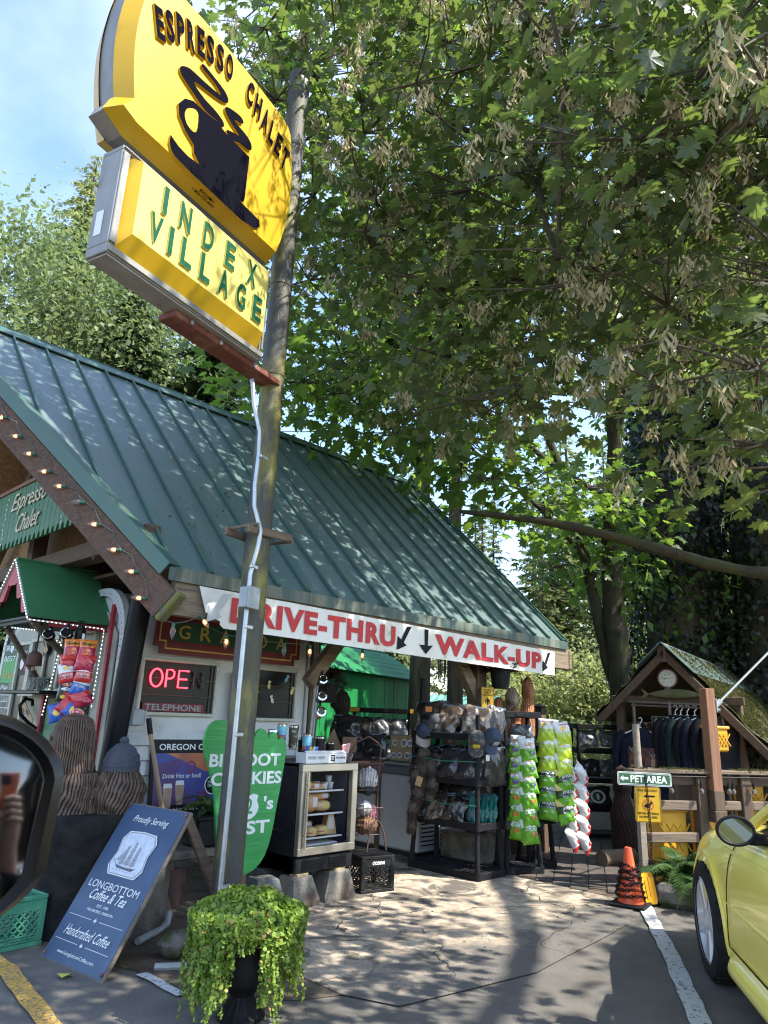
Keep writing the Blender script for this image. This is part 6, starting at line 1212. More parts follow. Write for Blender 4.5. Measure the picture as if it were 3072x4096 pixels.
# ------------------------------------------------------------------ under the far eave: basket pots, chimes, shop sign
def pot(lab, x, y, zt, r, h, top):
    t = T('hanging_pot', lab, 'hanging pot', (x, y, zt-h)); P('pot', B().lathe([(r*.75, 0), (r*.8, .01), (r*.98, h*.9), (r*1.06, h*.9), (r*1.06, h), (r*.95, h), (r*.9, h*.8), (.001, h*.8)], 22), M['black'], t)
    P('hanger', B().tube([(r, 0, h), (0, 0, top-zt+h)], .003, 4).tube([(-r*.5, r*.85, h), (0, 0, top-zt+h)], .003, 4).tube([(-r*.5, -r*.85, h), (0, 0, top-zt+h)], .003, 4), M['black'], t)
    n = 420; rr = np.random.default_rng(int(x*100)); a = rr.uniform(0, 2*pi, n); e = rr.uniform(-.2, 1.1, n); L = rr.uniform(.6, 1.5, n)*r
    d = np.stack([np.cos(a)*np.cos(e), np.sin(a)*np.cos(e), np.sin(e)], 1); pos = np.array([0, 0, h])+d*L[:, None]; pos[:, 2] -= (L*.8)**2*1.5
    o = bpy.data.objects.new('foliage', scatter_mesh('foliage', pos, d, np.tile([0, 0, 1.], (n, 1))+rr.normal(size=(n, 3))*.4, rr.uniform(.05, .09, n), [(0, 0, 0), (.4, .18, .05), (1, 0, 0), (.4, -.18, .05)], [(0, 1, 2), (0, 2, 3)], dkleaf)); COL.objects.link(o); o.parent = t; o['kind'] = 'stuff'
    return t
dkleaf = leafm('dark bronze leaf', (.03, .018, .015), (.06, .035, .025), (.1, .05, .03), .2)
grleaf = leafm('deep green leaf', (.02, .045, .015), (.04, .075, .025), (.1, .18, .04), .3)
pot('hanging pot of dark bronze leaves beside the trailer corner', 5.1, 5.75, 1.74, .13, .2, 2.4)
pot('hanging black pot under the WALK-UP end of the eave', 6.62, 4.62, 1.98, .115, .22, 2.3)
wc = T('wind_chime', 'wind chime with long silver tubes under the far eave', 'wind chime', (6.3, 5.18, 1.9)); P('top_disc', B().lathe([(.001, .25), (.05, .25), (.05, .265), (.001, .265)], 16), M['brown_wood'], wc)
for k in range(5): P('tube', B().cyl((.04*cos(k*1.257), .04*sin(k*1.257), -.12+.03*k), (.04*cos(k*1.257), .04*sin(k*1.257), .24), .008, n=8), M['alu'], wc)
hsn = T('shop_sign', "small yellow sign welcoming shoppers to the shirt shack, nailed to the timber post", 'sign', (6.42, 4.755, 1.5))
HF = fr((6.405, 4.72, 1.47), (.76, -.65, 0), (0, 0, 1)); yel = pm('yellow sign enamel', (.62, .36, .015), .45, col2=(.5, .29, .02), ns=5)
rr_ = lambda w, h, r, ox=0, oy=0: [(ox+w-r+r*cos(a), oy+h-r+r*sin(a)) for a in (0, .5, 1.07, 1.57)]+[(ox+r+r*cos(a), oy+h-r+r*sin(a)) for a in (1.57, 2.07, 2.6, 3.14)]+[(ox+r+r*cos(a), oy+r+r*sin(a)) for a in (3.14, 3.64, 4.2, 4.71)]+[(ox+w-r+r*cos(a), oy+r+r*sin(a)) for a in (4.71, 5.2, 5.8, 6.28)]
def rim_sign(t, FM, w, h, m, mr, r=.015, e=.006):
    PW('plate', B().prism(rr_(w, h, r), -.004, 0, FM), m, t, smooth=False)
    a, b_ = rr_(w-.008, h-.008, r, .004, .004), rr_(w-.008-2*e*.5, h-.008-2*e*.5, r*.8, .004+e*.5, .004+e*.5); n = len(a)
    PW('border', B().add([(p[0], p[1], .0012) for p in a]+[(p[0], p[1], .0012) for p in b_], [(i, (i+1) % n, n+(i+1) % n, n+i) for i in range(n)], FM), mr, t, smooth=False)
rim_sign(hsn, HF, .14, .3, yel, M['black_print'])
fig = [(.062, .05), (.068, .09), (.066, .12), (.056, .155), (.05, .148), (.048, .12), (.042, .122), (.044, .155), (.054, .17), (.064, .175), (.066, .187), (.072, .194), (.079, .187), (.08, .175), (.09, .17), (.098, .155), (.1, .12), (.094, .12), (.09, .148), (.084, .153), (.08, .12), (.078, .09), (.086, .05), (.079, .05), (.072, .085), (.068, .05)]
PW('lettering', B().text('WELCOME TO', (.03, .262, .08, .014), .0015, HF, .02).text("HARRY'S", (.035, .232, .07, .022), .0015, HF, .02).text('SHIRT SHACK', (.016, .205, .108, .02), .0015, HF, .02).text('INDEX, WA', (.035, .025, .07, .013), .0015, HF, .02).flat(fig, .0015, HF), M['black_print'], hsn, smooth=False)
# ------------------------------------------------------------------ behind: bear, rack with yellow shelves, carvings, lamps
def carving(lab, loc, rz, H, r0, m, seed, mat_=None, group='carved figures behind the racks'):
    q = [random.Random(seed+i).uniform(0, 6) for i in range(4)]; tab = [(0, r0), (H*.2, r0*1.05), (H*.45, r0), (H*.62, r0*.72), (H*.68, r0*.6), (H*.75, r0*.75), (H*.86, r0*.72), (H*.95, r0*.45), (H, .001)]
    def fn(u, v):
        a = (u-.5)*2*pi; z = H*v; r = interp(tab, z); r += r0*.45*ga(a, .5)*ga(z-H*.78, H*.05)+r0*.12*ga(abs(a)-1.3, .3)*ga(z-H*.5, H*.15)
        r += r0*.1*(abs(sin(a*9+2*sin(z*9+q[0])+z*8))**.6-.6)*(v < .97)
        return (r*cos(a)+r0*.1*sin(z*5+q[1]), r*sin(a), z)
    b = B().grid(fn, 90, 60, wrap=True)
    return TH('wood_carving', b, m, lab, 'carving', loc, rz, group)
cdark = pm('dark carved wood', (.06, .048, .035), .8, col2=(.03, .025, .02), ns=9, bump=.3, bs=50, col3=(.08, .09, .03), ns3=4, lo3=.58, hi3=.7); cor = pm('orange carved wood', (.45, .2, .09), .75, col2=(.27, .1, .045), ns=9, bump=.3, bs=50); cpale = pm('pale carved wood', (.45, .36, .28), .8, col2=(.22, .14, .1), ns=10, bump=.3, bs=50)
br_ = carving('dark mossy carved bear with small round ears standing behind the tumblers', (6.13, 6.62, .85), 2.4, .88, .125, cdark, 3)
for s in (-1, 1): P('ear', B().ell((.0, s*.07, .86), (.025, .03, .035), 10, 8), cdark, br_)
P('muzzle', B().ell((.11, 0, .76), (.07, .05, .04), 12, 8), cdark, br_)
TH('stump', B().lathe([(.2, 0), (.17, .3), (.165, .85), (.001, .855)], 18), M['bark'], 'low log stump under the carved bear', 'stump', (6.13, 6.62, 0))
yr = rack('black rack with yellow shelf ends in front of the green shed', (7.65, 7.40, 0), atan2(-.72, .70), .86, .42, [0, .40, .75, 1.12, 1.47])
for z in (1.12, 1.47): P('yellow_end', B().box((-.4, -.215, z+.035), (.16, .02, .055), .004).box((.42, -.215, z+.035), (.05, .02, .055), .004), yel, yr, smooth=False)
for k, (u, z, key, lab) in enumerate([(-.25, 1.28, 'dark', 'black bag at the yellow end of the upper tier by the green shed'), (-.02, 1.28, 'grey', 'grey glossy bag in the middle of the upper tier by the green shed'), (.22, 1.27, 'grey', 'silvery bag at the right of the upper tier by the green shed'), (-.2, .93, 'dark', 'black bag on the left of the second tier by the green shed'), (.05, .93, 'grey', 'dark bag in the middle of the second tier by the green shed'), (.28, .92, 'dark', 'black bag on the right of the second tier by the green shed'), (0., .58, 'dark', 'black bag low on the rack by the green shed')]):
    place_bag(pbag('bagged_shirt', .3, .26, .07, key, 90+k), 'bagged_shirt', lab, 'bagged shirt', (7.62+u*.70-.08, 7.37-u*.72-.08, z), atan2(-.72, .70), .35, 'bags by the green shed', .1*(-1)**k)
for k, (x, y, z, key, w, h, yw, lab) in enumerate([(5.95, 6.3, 1.28, 'dark', .34, .3, -.7, 'black folded bag pile in front of the carved bear'), (6.2, 6.1, 1.1, 'dark', .3, .26, -.7, 'black bag pile left of the sticker card'), (6.35, 6.45, 1.1, 'grey', .3, .2, -.7, 'dark glossy bag on the freezer')]): place_bag(pbag('bagged_shirt', w, h, .08, key, 110+k), 'bagged_shirt', lab, 'bagged shirt', (x, y, z), yw, .3, 'bags heaped at the freezer')
lt = T('low_table', 'dark table of goods between the fridge and the freezer', 'table', (5.75, 6.25, 0), .2); P('top', B().box((0, 0, .93), (.7, .9, .05), .006), M['brown_wood'], lt, smooth=False)
for sx in (-1, 1):
    for sy in (-1, 1): P('leg', B().box((sx*.3, sy*.4, .455), (.06, .06, .9)), M['brown_wood_z'], lt, smooth=False)
tp_ = TH('wooden_easel', B().prism([(-.16, 0), (.16, 0), (.02, .32)], -.02, .02, fr((0, 0, 0), (1, 0, 0), (0, .2, 1))).box((.2, .05, .12), (.16, .14, .22)), pm('plain wood', (.38, .26, .17), .7, col2=(.28, .15, .08), ns=5), 'pale triangular wooden display beside a brown wooden box behind the tumblers', 'display', (5.62, 6.2, .957), -.7, smooth=False)
TH('flat_bag', B().box((0, 0, .04), (.3, .3, .08), .03), PLB['dark'], 'small black pouch on the dark table', 'pouch', (5.6, 5.95, .957))
carving('orange brown carved figure standing left in the group behind the racks', (7.36, 5.17, 1.05), 3.6, .66, .085, cor, 31); carving('pale carved figure in the middle of the group behind the racks', (7.45, 5.03, 1.05), 3.8, .78, .11, cpale, 32); carving('tall orange carved figure at the right of the group behind the racks', (7.56, 4.88, 1.05), 3.9, .91, .095, cor, 33)
carving('short dark orange carved figure in front of the pale one', (7.40, 4.95, 1.05), 3.7, .55, .08, cor, 34)
TH('log_plinth', B().lathe([(.3, 0), (.28, .2), (.27, 1.05), (.001, 1.055)], 20), M['bark'], 'thick log plinth under the group of carved figures', 'stump', (7.46, 5.02, 0))
def lamp(lab, x, y, z):
    t = T('path_lamp', lab, 'lamp post', (x, y, 0), 0, 'capped lamp posts behind the racks'); P('post', B().box((0, 0, z/2-.05), (.09, .09, z-.1), .006), M['brown_wood_z'], t, smooth=False); P('lantern', B().box((0, 0, z-.05), (.09, .09, .09), .004), M['glass_dark'], t, smooth=False); P('cap', B().lathe([(.075, z-.01), (.08, z), (.02, z+.03), (.001, z+.032)], 4, TR(0, 0, 0, pi/4)), M['black'], t, smooth=False)
lamp('square wooden lamp post right of the carved figures', 7.64, 4.76, 1.61); lamp('square lamp post between the two tree trunks', 7.0, 5.66, 1.59)
# ------------------------------------------------------------------ green sheds
sd = T('green_shed', 'bright green plank shed with a corrugated green roof behind the trailer', 'shed', (9.4, 9.6, 0), atan2(.31, .95))
for k in range(24): P('plank', B().box((-2.6+k*.2, 0, 1.1), (.192, .03, 2.2), .004), M['shed_green'], sd, (0, random.uniform(-.004, .004), 0), smooth=False)
P('side_wall', B().box((2.2, 1.5, 1.1), (.03, 3.0, 2.2)), M['shed_green'], sd, smooth=False)
P('corrugated_roof', B().grid(lambda u, v: (-2.9+5.25*u, -.25+1.3*v, 2.16+.75*sin(v*1.25)+.016*sin(v*2*pi*9)), 2, 90).grid(lambda u, v: (-2.9+5.25*(1-u), 1.05+1.3*v, 2.16+.75*sin((1-v)*1.25)+.016*sin(v*2*pi*9)), 2, 90), M['shed_roof'], sd, ang=60)
s2 = T('small_shed', 'small shed with a faded green corrugated roof at the foot of the large trunk', 'shed', (14.3, 11.5, 0), .3); P('wall', B().box((0, 0, .7), (2.2, 2, 1.4)), M['shed_green'], s2, smooth=False)
P('corrugated_roof', B().grid(lambda u, v: (-1.3+2.6*u, -1.3+2.6*v, 1.35+.65*(1-abs(2*u-1))+.015*sin(v*2*pi*14)), 2, 120), pm('faded green iron', (.11, .3, .21), .5, col2=(.16, .36, .28), ns=3), s2, ang=60); P('corrugated_wall', B().grid(lambda u, v: (-1.12+2.2*u, -1.01+.012*sin(u*2*pi*20), 1.35*v), 160, 1), pm('yellow green iron', (.3, .4, .12), .5, col2=(.2, .33, .12), ns=4), s2, ang=60)
# ------------------------------------------------------------------ fence with rails, posts and signs
f_d = Vector((.85, -.53, 0)).normalized(); f_o = Vector((6.74, 3.16, 0))
def fp(t, z=0, off=0): return f_o+f_d*t+Vector((.53, .85, 0))*off+Vector((0, 0, z))
fz_a = atan2(f_d.y, f_d.x)
fe = T('fence', 'low weathered timber fence with mossy top rail beside the shirt shack', 'fence', tuple(f_o), fz_a)
for t_, w, h in ((.64, .105, .98), (1.13, .11, 1.02), (1.75, .11, 1.0), (2.4, .11, 1.0), (3.1, .11, 1.0)): P('post', B().box((t_, 0, h/2), (w, .1, h), .008), M['brown_wood_z'], fe, smooth=False)
for z, h, a, b_ in ((.725, .085, .05, .58), (.725, .085, .70, 1.07), (.725, .085, 1.19, 3.1), (.45, .085, .05, .58), (.45, .085, .7, 3.1)): P('rail', B().box(((a+b_)/2, -.01, z), (b_-a, .05, h), .008), M['fence_wood'], fe, smooth=False)
P('rail', B().box((1.55, .02, .945), (3.1, .05, .09), .006), M['brown_wood'], fe, smooth=False, label='upper rail'); P('top_board', B().box((1.5, 0, 1.025), (3.2, .16, .035), .006), M['fence_wood'], fe, smooth=False)
def moss_mesh(n, L, W, seed, h=.02, x0=0):
    r = np.random.default_rng(seed); p = np.stack([x0+r.uniform(0, L, n), r.uniform(-W/2, W/2, n), r.uniform(-.02, .004, n)], 1)
    keep = (np.sin(p[:, 0]*9+seed)+np.sin(p[:, 0]*23+seed*2)*.7) > -.25; p = p[keep]; n = len(p)
    d = r.normal(size=(n, 3)); d[:, 2] = np.abs(d[:, 2])+.6
    return scatter_mesh('moss', p, d, r.normal(size=(n, 3)), r.uniform(h*.6, h*1.4, n), [(0, -.18, 0), (0, .18, 0), (1, 0, 0)], [(0, 1, 2)], mossleaf)
mossleaf = leafm('moss tuft', (.034, .036, .009), (.065, .06, .017), (.16, .18, .04), .25, .9)
def raw(name, me, parent, loc=(0, 0, 0), rz=0, kind='stuff', rot=None):
    o = bpy.data.objects.new(name, me); COL.objects.link(o); o.parent = parent; o.location = loc; o.rotation_euler = rot or (0, 0, rz)
    if kind: o['kind'] = kind
    return o
raw('moss', moss_mesh(5000, 3.1, .17, 3), fe, (-.05, 0, 1.045))
# sign post with its two signs
sp_ = TH('sign_post', B().cyl((0, 0, 0), (0, 0, 1.0), .042, .04, 4, TR(0, 0, 0, pi/4+fz_a)).tube([(0, 0, 1.0), (.004, 0, 1.2), (-.004, 0, 1.44)], [.04, .033, .032], 10), M['grey_wood'], 'weathered grey stick post that carries the PET AREA sign', 'post', (6.74, 3.16, 0))
pa = T('pet_area_sign', 'green and white PET AREA sign with a left arrow', 'sign', (6.64, 3.06, .9))
PM = fr((6.468, 3.235, .905), (.70, -.714, 0), (0, 0, 1)) @ TR(0, 0, 0, -.012)
PW('plate', B().prism(rr_(.492, .115, .014), -.004, 0, PM), M['white_print'], pa, smooth=False); PW('green_field', B().flat(rr_(.482, .105, .011, .005, .005), .0008, PM), pm('sign green', (.018, .09, .04), .45, coat=.2), pa, smooth=False)
a, b_ = rr_(.472, .095, .009, .01, .01), rr_(.464, .087, .007, .014, .014); n = len(a)
PW('border', B().add([(p[0], p[1], .0016) for p in a]+[(p[0], p[1], .0016) for p in b_], [(i, (i+1) % n, n+(i+1) % n, n+i) for i in range(n)], PM), M['white_print'], pa, smooth=False)
PW('lettering', B().text('PET AREA', (.118, .027, .335, .062), .0016, PM, .03).flat([(.022, .058), (.052, .083), (.052, .068), (.098, .068), (.098, .048), (.052, .048), (.052, .033)], .0016, PM), M['white_print'], pa, smooth=False)
ds = T('dog_sign', 'yellow WALK DOGS FIRST sign with a crossed out dog below the PET AREA sign', 'sign', (6.65, 3.05, .6))
DM = fr((6.568, 3.132, .595), (.70, -.714, 0), (0, 0, 1)) @ TR(0, 0, 0, -.012)
rim_sign(ds, DM, .236, .302, yel, M['black_print'], .022, .007)
dog = [(.08, .135), (.096, .128), (.1, .108), (.106, .125), (.118, .128), (.128, .124), (.126, .104), (.132, .104), (.136, .128), (.142, .14), (.147, .156), (.16, .158), (.163, .166), (.153, .173), (.148, .184), (.143, .176), (.135, .163), (.118, .155), (.1, .153), (.09, .15), (.083, .139)]
rgb = B(); rgb.add([(.12+.05*cos(2*pi*i/28), .146+.05*sin(2*pi*i/28), .0016) for i in range(28)]+[(.12+.0455*cos(2*pi*i/28), .146+.0455*sin(2*pi*i/28), .0016) for i in range(28)], [(i, (i+1) % 28, 28+(i+1) % 28, 28+i) for i in range(28)], DM)
rgb.flat([(.083, .179), (.087, .183), (.157, .113), (.153, .109)], .002, DM)
PW('dog_print', B().flat(dog, .0014, DM), M['black_print'], ds, smooth=False); PW('ring_print', rgb, M['red_print'], ds, smooth=False)
PW('lettering', B().text('WALK DOGS FIRST!', (.025, .26, .186, .02), .0014, DM, .02).text('BEFORE ENTERING', (.022, .066, .192, .02), .0014, DM, .02).text('SHOPPING AREA', (.035, .036, .166, .02), .0014, DM, .02).flat([(.08, .222), (.112, .236), (.112, .229), (.185, .229), (.185, .215), (.112, .215), (.112, .208)], .0014, DM), M['black_print'], ds, smooth=False)
# chain: links along a path
def chain_b(b, pts, ll=.034, r=.0032, w=.0105):
    pts = [Vector(p) for p in pts]; seg = [0]
    for a, c in zip(pts, pts[1:]): seg.append(seg[-1]+(c-a).length)
    def at(s):
        for i in range(len(pts)-1):
            if s <= seg[i+1]: return pts[i].lerp(pts[i+1], (s-seg[i])/max(1e-6, seg[i+1]-seg[i]))
        return pts[-1]
    s = 0; k = 0
    while s+ll < seg[-1]:
        a, c = at(s), at(s+ll*.98); t = (c-a).normalized(); m = a.lerp(c, .5)
        sd = t.cross(Vector((.3, .5, .8))).normalized(); o2 = t.cross(sd)
        side = sd if k % 2 else o2; h = ll*.5+.003
        loop = [m+t*(h-w)*sx*.99+side*w*sy for sx, sy in ()]
        lp = []
        for q in range(10):
            ang = 2*pi*q/10; lp.append(m+t*(h-w)*(1 if cos(ang) > 0 else -1)+t*w*cos(ang)+side*w*sin(ang))
        b.tube(lp+[lp[0]], r, 5, False); s += ll*.72; k += 1
    return b
blk_ch = pm('black plastic chain', (.012, .011, .011), .45)
hook = Vector((6.62, 3.04, 1.0))
ch = TH('chain', chain_b(B(), [tuple(hook), (6.615, 3.03, .8), (6.60, 3.01, .5), (6.50, 2.99, .22), (6.30, 2.96, .22)]), blk_ch, 'black chain hanging down in front of the PET AREA and dog signs', 'chain')
# traffic cone with the rest of the chain wound round it
tc = T('traffic_cone', 'orange traffic cone wound with black chain on a flat black base', 'traffic cone', (6.12, 3.0, .008), .2)
P('base', B().box((0, 0, .014), (.29, .29, .026), .01), M['rack'], tc, smooth=False); P('cone', B().lathe([(.105, .026), (.1, .04), (.062, .22), (.031, .42), (.027, .436), (.018, .44), (.016, .43)], 26), pm('orange cone plastic', (.85, .11, .02), .4, col2=(.75, .085, .018), ns=9, coat=.2), tc)
wv = []
for k in range(110):
    a = k*.36; z = .315-.16*(k/110)+.014*sin(k*.9); r = .034+(.44-z)*.185+.012+.006*sin(k*1.7); wv.append((r*cos(a), r*sin(a), z))
for k in range(40): a = k*.36; z = .15-.1*k/40+.012*sin(k*.7); r = .034+(.44-z)*.19+.014; wv.append((r*cos(a), r*sin(a), z))
TH('chain', chain_b(B(), wv, .034), blk_ch, 'black plastic chain wound in many turns round the orange cone', 'chain', (6.12, 3.0, .008))
yp = T('reflector_paddle', 'curved yellow plastic paddle leaning against the orange cone', 'paddle', (6.24, 2.87, .02), -.75)
P('plate', B().grid(lambda u, v: ((u-.5)*.105*(1-.25*abs(2*v-1)**6), .014*(1-(2*u-1)**2), .235*v), 10, 14).grid(lambda u, v: ((.5-u)*.105*(1-.25*abs(2*v-1)**6), .014*(1-(2*u-1)**2)+.005, .235*v), 10, 14), pm('yellow paddle', (.75, .38, .015), .4, col2=(.62, .3, .015), ns=8), yp, rot=(-.12, -.12, 0))
P('slit', B().box((0, -.003, .13), (.003, .006, .15)), M['brown_wood'], yp, rot=(-.12, -.12, 0), smooth=False)
# tall cedar post with a flag pole bracket
tpst = T('flag_post', 'reddish cedar post bolted to the fence with a grey flag pole bracket', 'post', tuple(fp(.76, .8, -.07)), fz_a)
P('post', B().box((0, 0, .5), (.105, .105, 1.0), .006), M['cedar'], tpst, smooth=False); P('lower_sleeve', B().box((0, 0, -.02), (.115, .115, .18), .006), M['brown_wood_z'], tpst, smooth=False); P('block', B().box((-.005, 0, -.16), (.13, .14, .1), .006), M['brown_wood_z'], tpst, smooth=False)
P('bracket', B().box((.06, -.03, .84), (.014, .06, .13), .005).cyl((.065, -.03, .84), (.12, -.04, .89), .026, n=14).cyl((.075, -.03, .80), (.1, -.05, .80), .014, n=8), M['grey_box'], tpst)
P('flag_pole', B().cyl((.06, -.02, .83), (1.3, -.25, 1.97), .0115, n=12), pm('pole aluminium', (.6, .6, .58), .3, metal=.6), tpst)
# clear festoon bulbs along the fence
fs_ = T('string_light', 'string of clear round bulbs hanging along the fence rail', 'string lights', tuple(fp(.1, .9, -.08)))
wp_ = []
for k, t_ in enumerate((.28, .60, .9, .95, 1.18, 1.42)):
    p = fp(t_, .885, -.085); m = fr(p, (1, 0, 0), (0, -1, 0)); L = fs_.location
    o = P('bulb', B().lathe([(.01, .0), (.02, .015), (.024, .03), (.02, .045), (.001, .052)], 12, m), M['bulb'], fs_, (-L.x, -L.y, -L.z)); P('socket', B().cyl((p.x, p.y, p.z+.05), (p.x, p.y, p.z-.002), .012, n=10), M['black'], o)
    P('cord', B().cyl((p.x, p.y, p.z+.045), (p.x, p.y, p.z+.1), .004, n=6), M['black'], fs_, (-L.x, -L.y, -L.z)); wp_.append(fp(t_, .985, -.085))
PW('wire', B().tube(wp_, .005, 5), M['black'], fs_)
# yellow bins behind the fence
def bin_(lab, t_, off, z, w, h):
    t = T('storage_bin', lab, 'storage bin', tuple(fp(t_, z, off)), fz_a, 'yellow bins behind the fence')
    ym = M.setdefault('bin', pm('yellow bin plastic', (.68, .36, .02), .45, col2=(.6, .3, .02), ns=4))
    P('body', B().box((0, 0, h/2), (w, .24, h), .02), ym, t, smooth=False); P('rim', B().box((0, 0, h), (w+.03, .27, .035), .01), ym, t, smooth=False)
    r = B()
    for k in (-1, 0, 1):
        for s in (-1, 1): r.box((k*w*.28, -.124, h*.5), (.012, .012, h*.62), .002, None, 0, 0, s*.6)
    P('rib', r, ym, t, smooth=False)
bin_('yellow ribbed bin just right of the dog sign', .4, .2, .2, .29, .47); bin_('yellow ribbed bin between the middle and right fence posts', .86, .2, .2, .24, .47)
bin_('small yellow bin lower down behind the fern', .48, .24, .0, .28, .19); bin_('yellow crate up in the shack behind the cedar post', 1.66, 1.0, 1.18, .16, .26); bin_('yellow bin standing behind the right end of the fence', 1.6, .5, .5, .2, .4)
# ------------------------------------------------------------------ shirt shack
sk_ = T('shirt_shack', 'little open shirt shack with a thick mossy roof and a tin ridge cap', 'shack', (8.9, 3.65, 0))
rd = Vector((.98, .17, 0)).normalized(); wdv = Vector((.2, -.98, 0)).normalized(); AP = Vector((8.86, 3.70, 2.33)); RLn = 4.6
shm = pm('mossy roof', (.055, .043, .022), .98, col2=(.045, .046, .012), ns=7, bump=.5, bs=40, col3=(.13, .085, .05), ns3=5, lo3=.54, hi3=.66)
def rslope(w, drop):
    d = (wdv*w+Vector((0, 0, -drop))); m = fr(AP-rd*.12, rd, d); return m, d.length
for w, dr, nm in ((-.86, .84, 0), (1.12, 1.22, 1)):
    m, L = rslope(w, dr); s = 1 if w > 0 else -1
    b = B().grid(lambda u, v: ((RLn*u), L*v, (-s)*(.05+.012*sin(u*31+v*7)+.014*sin(v*23+u*13))*(1 if v < .985 else .3)), 40, 34, m)
    b.box((RLn/2, L/2, s*.0), (RLn, L, .05), 0, m); PW('roof_slope', b, shm, sk_)
    PW('barge_board', B().box((-.02, L/2, s*.03), (.045, L, .09), .005, m), M['brown_wood'], sk_, smooth=False)
    raw('moss', moss_mesh(30000, RLn, L, 11+nm, .05), sk_).matrix_local = Matrix.Translation(-Vector(sk_.location)) @ m @ TR(0, L/2, 0) @ Matrix.Diagonal((1, 1, -s, 1)) @ TR(0, 0, .05)
for w, dr in ((-.3, .28), (.36, .37)):
    m, L = rslope(w, dr); m.translation += Vector((0, 0, .085)); PW('ridge_cap', B().box((2.0, L/2, 0), (4.3, L, .01), 0, m), pm('grey green tin', (.1, .16, .15), .45, metal=.3, col2=(.07, .1, .09), ns=5), sk_, smooth=False)
PW('ridge_block', B().box((8.76, 3.70, 2.30), (.12, .1, .22), .006), M['fence_wood'], sk_, smooth=False)
PW('back_wall', B().box((13.2, 4.2, .9), (.05, 1.8, 1.8), 0, None, .2), M['brown_wood_z'], sk_, smooth=False); PW('side_wall', B().box((11.1, 4.75, .75), (4.2, .04, 1.4), 0, None, .17), M['brown_wood_z'], sk_, smooth=False)
PW('cross_beam', B().box((8.84, 3.62, 1.74), (.07, 1.5, .09), .005, None, .2), M['brown_wood'], sk_, smooth=False)
for y in (4.3, 2.98): PW('post', B().box((8.9+(3.7-y)*.2, y, .85), (.09, .09, 1.7), .006), M['brown_wood_z'], sk_, smooth=False)
gf = fr((8.74, 3.66, 1.99), (.2, -.98, 0), (0, 0, 1))
gg = T('dial_thermometer', 'round dial thermometer with a red rim under the shack gable', 'thermometer', (8.74, 3.66, 1.88))
PW('rim', B().lathe([(.1, -.04), (.118, -.02), (.118, .01), (.105, .014), (.098, .004)], 32, gf), pm('dark red rim', (.12, .03, .03), .5), gg); PW('face', B().flat([(.1*cos(2*pi*i/32), .1*sin(2*pi*i/32)) for i in range(32)], .0058, gf), pm('cream dial', (.5, .48, .4), .5, col2=(.42, .4, .33), ns=9), gg, smooth=False)
tk = B()
for k in range(25):
    q = radians(225-270*k/24); mm = gf @ TR(.08*cos(q), .08*sin(q), .0075, q); tk.box((0, 0, 0), (.016 if k % 2 == 0 else .009, .0022, .0005), 0, mm)
mm = gf @ TR(0, 0, .0085, .12); tk.flat([(-.03, -.003), (.07, 0), (-.03, .003)], 0, mm).flat([(-.045, -.005), (-.02, -.005), (-.02, .005), (-.045, .005)], 0, mm)
for k, s in enumerate(('0', '20', '40', '60', '80', '100')):
    q = radians(225-270*k/5); tk.text(s, (.058*cos(q)-.009, .058*sin(q)-.006, .018, .012), .0075, gf, .01)
PW('dial_print', tk, M['black_print'], gg, smooth=False)
fh = T('wooden_fish', 'long mossy wooden fish hanging under the dial in the shack gable', 'fish carving', (8.72, 3.6, 1.8), atan2(-.98, .2))
fm_ = pm('mossy fish wood', (.12, .1, .06), .9, col2=(.08, .085, .03), ns=10, bump=.4, bs=40)
P('body', B().grid(lambda u, v: ((v-.45)*.62, .035*cos(2*pi*u)*max(.05, sin(pi*min(1, v*1.02+.02)))**.6, .055*sin(2*pi*u)*max(.05, sin(pi*min(1, v*.98+.02)))**.7+.012*sin(v*3)), 20, 30, wrap=True), fm_, fh); P('tail', B().prism([(-.27, 0), (-.36, .07), (-.33, 0), (-.37, -.06)], -.012, .012, fr((0, 0, 0), (1, 0, 0), (0, 0, 1))), fm_, fh); P('fin', B().prism([(.02, .04), (-.06, .1), (-.1, .045)], -.008, .008, fr((0, 0, 0), (1, 0, 0), (0, 0, 1))), fm_, fh)
# pipe rack with garments
prk = T('clothes_rail', 'grey pipe clothes rail standing in front of the shirt shack', 'clothes rail', (8.75, 3.6, 0)); pg = pm('dull grey pipe', (.11, .1, .09), .55, metal=.4, col2=(.16, .12, .09), ns=12)
for (x, y) in ((8.68, 4.08), (8.74, 3.66), (8.86, 3.10)): PW('upright', B().cyl((x, y, 0), (x, y, 1.72), .021, n=12).cyl((x, y, 1.3), (x, y, 1.36), .027, n=12), pg, prk)
PW('rail', B().tube([(8.66, 4.12, 1.71), (8.74, 3.66, 1.70), (8.88, 3.04, 1.69)], .018, 10).tube([(8.66, 4.10, 1.67), (8.88, 3.06, 1.65)], .012, 8).tube([(8.68, 4.08, 1.47), (8.74, 3.66, 1.46)], .008, 6), pg, prk)
hk = B()
for k in range(5): y = 4.0-.08*k; hk.tube([(8.67, y, 1.46), (8.64, y, 1.38), (8.64, y, 1.31), (8.61, y, 1.29), (8.59, y, 1.33)], .004, 5)
PW('hook', hk, pg, prk)
bg = T('lettered_sign', 'dark metal sign lettered BIGF hanging inside the shack behind the hooks', 'sign', (8.8, 3.7, 1.45)); BGF = fr((8.82, 3.93, 1.42), (.2, -.98, 0), (0, 0, 1))
PW('plate', B().prism(rr_(.56, .13, .015), -.004, 0, BGF), M['black'], bg, smooth=False); a, b_ = rr_(.55, .12, .012, .005, .005), rr_(.54, .11, .01, .01, .01); n = len(a)
PW('border', B().add([(p[0], p[1], .001) for p in a]+[(p[0], p[1], .001) for p in b_], [(i, (i+1) % n, n+(i+1) % n, n+i) for i in range(n)], BGF), M['grey_print'], bg, smooth=False)
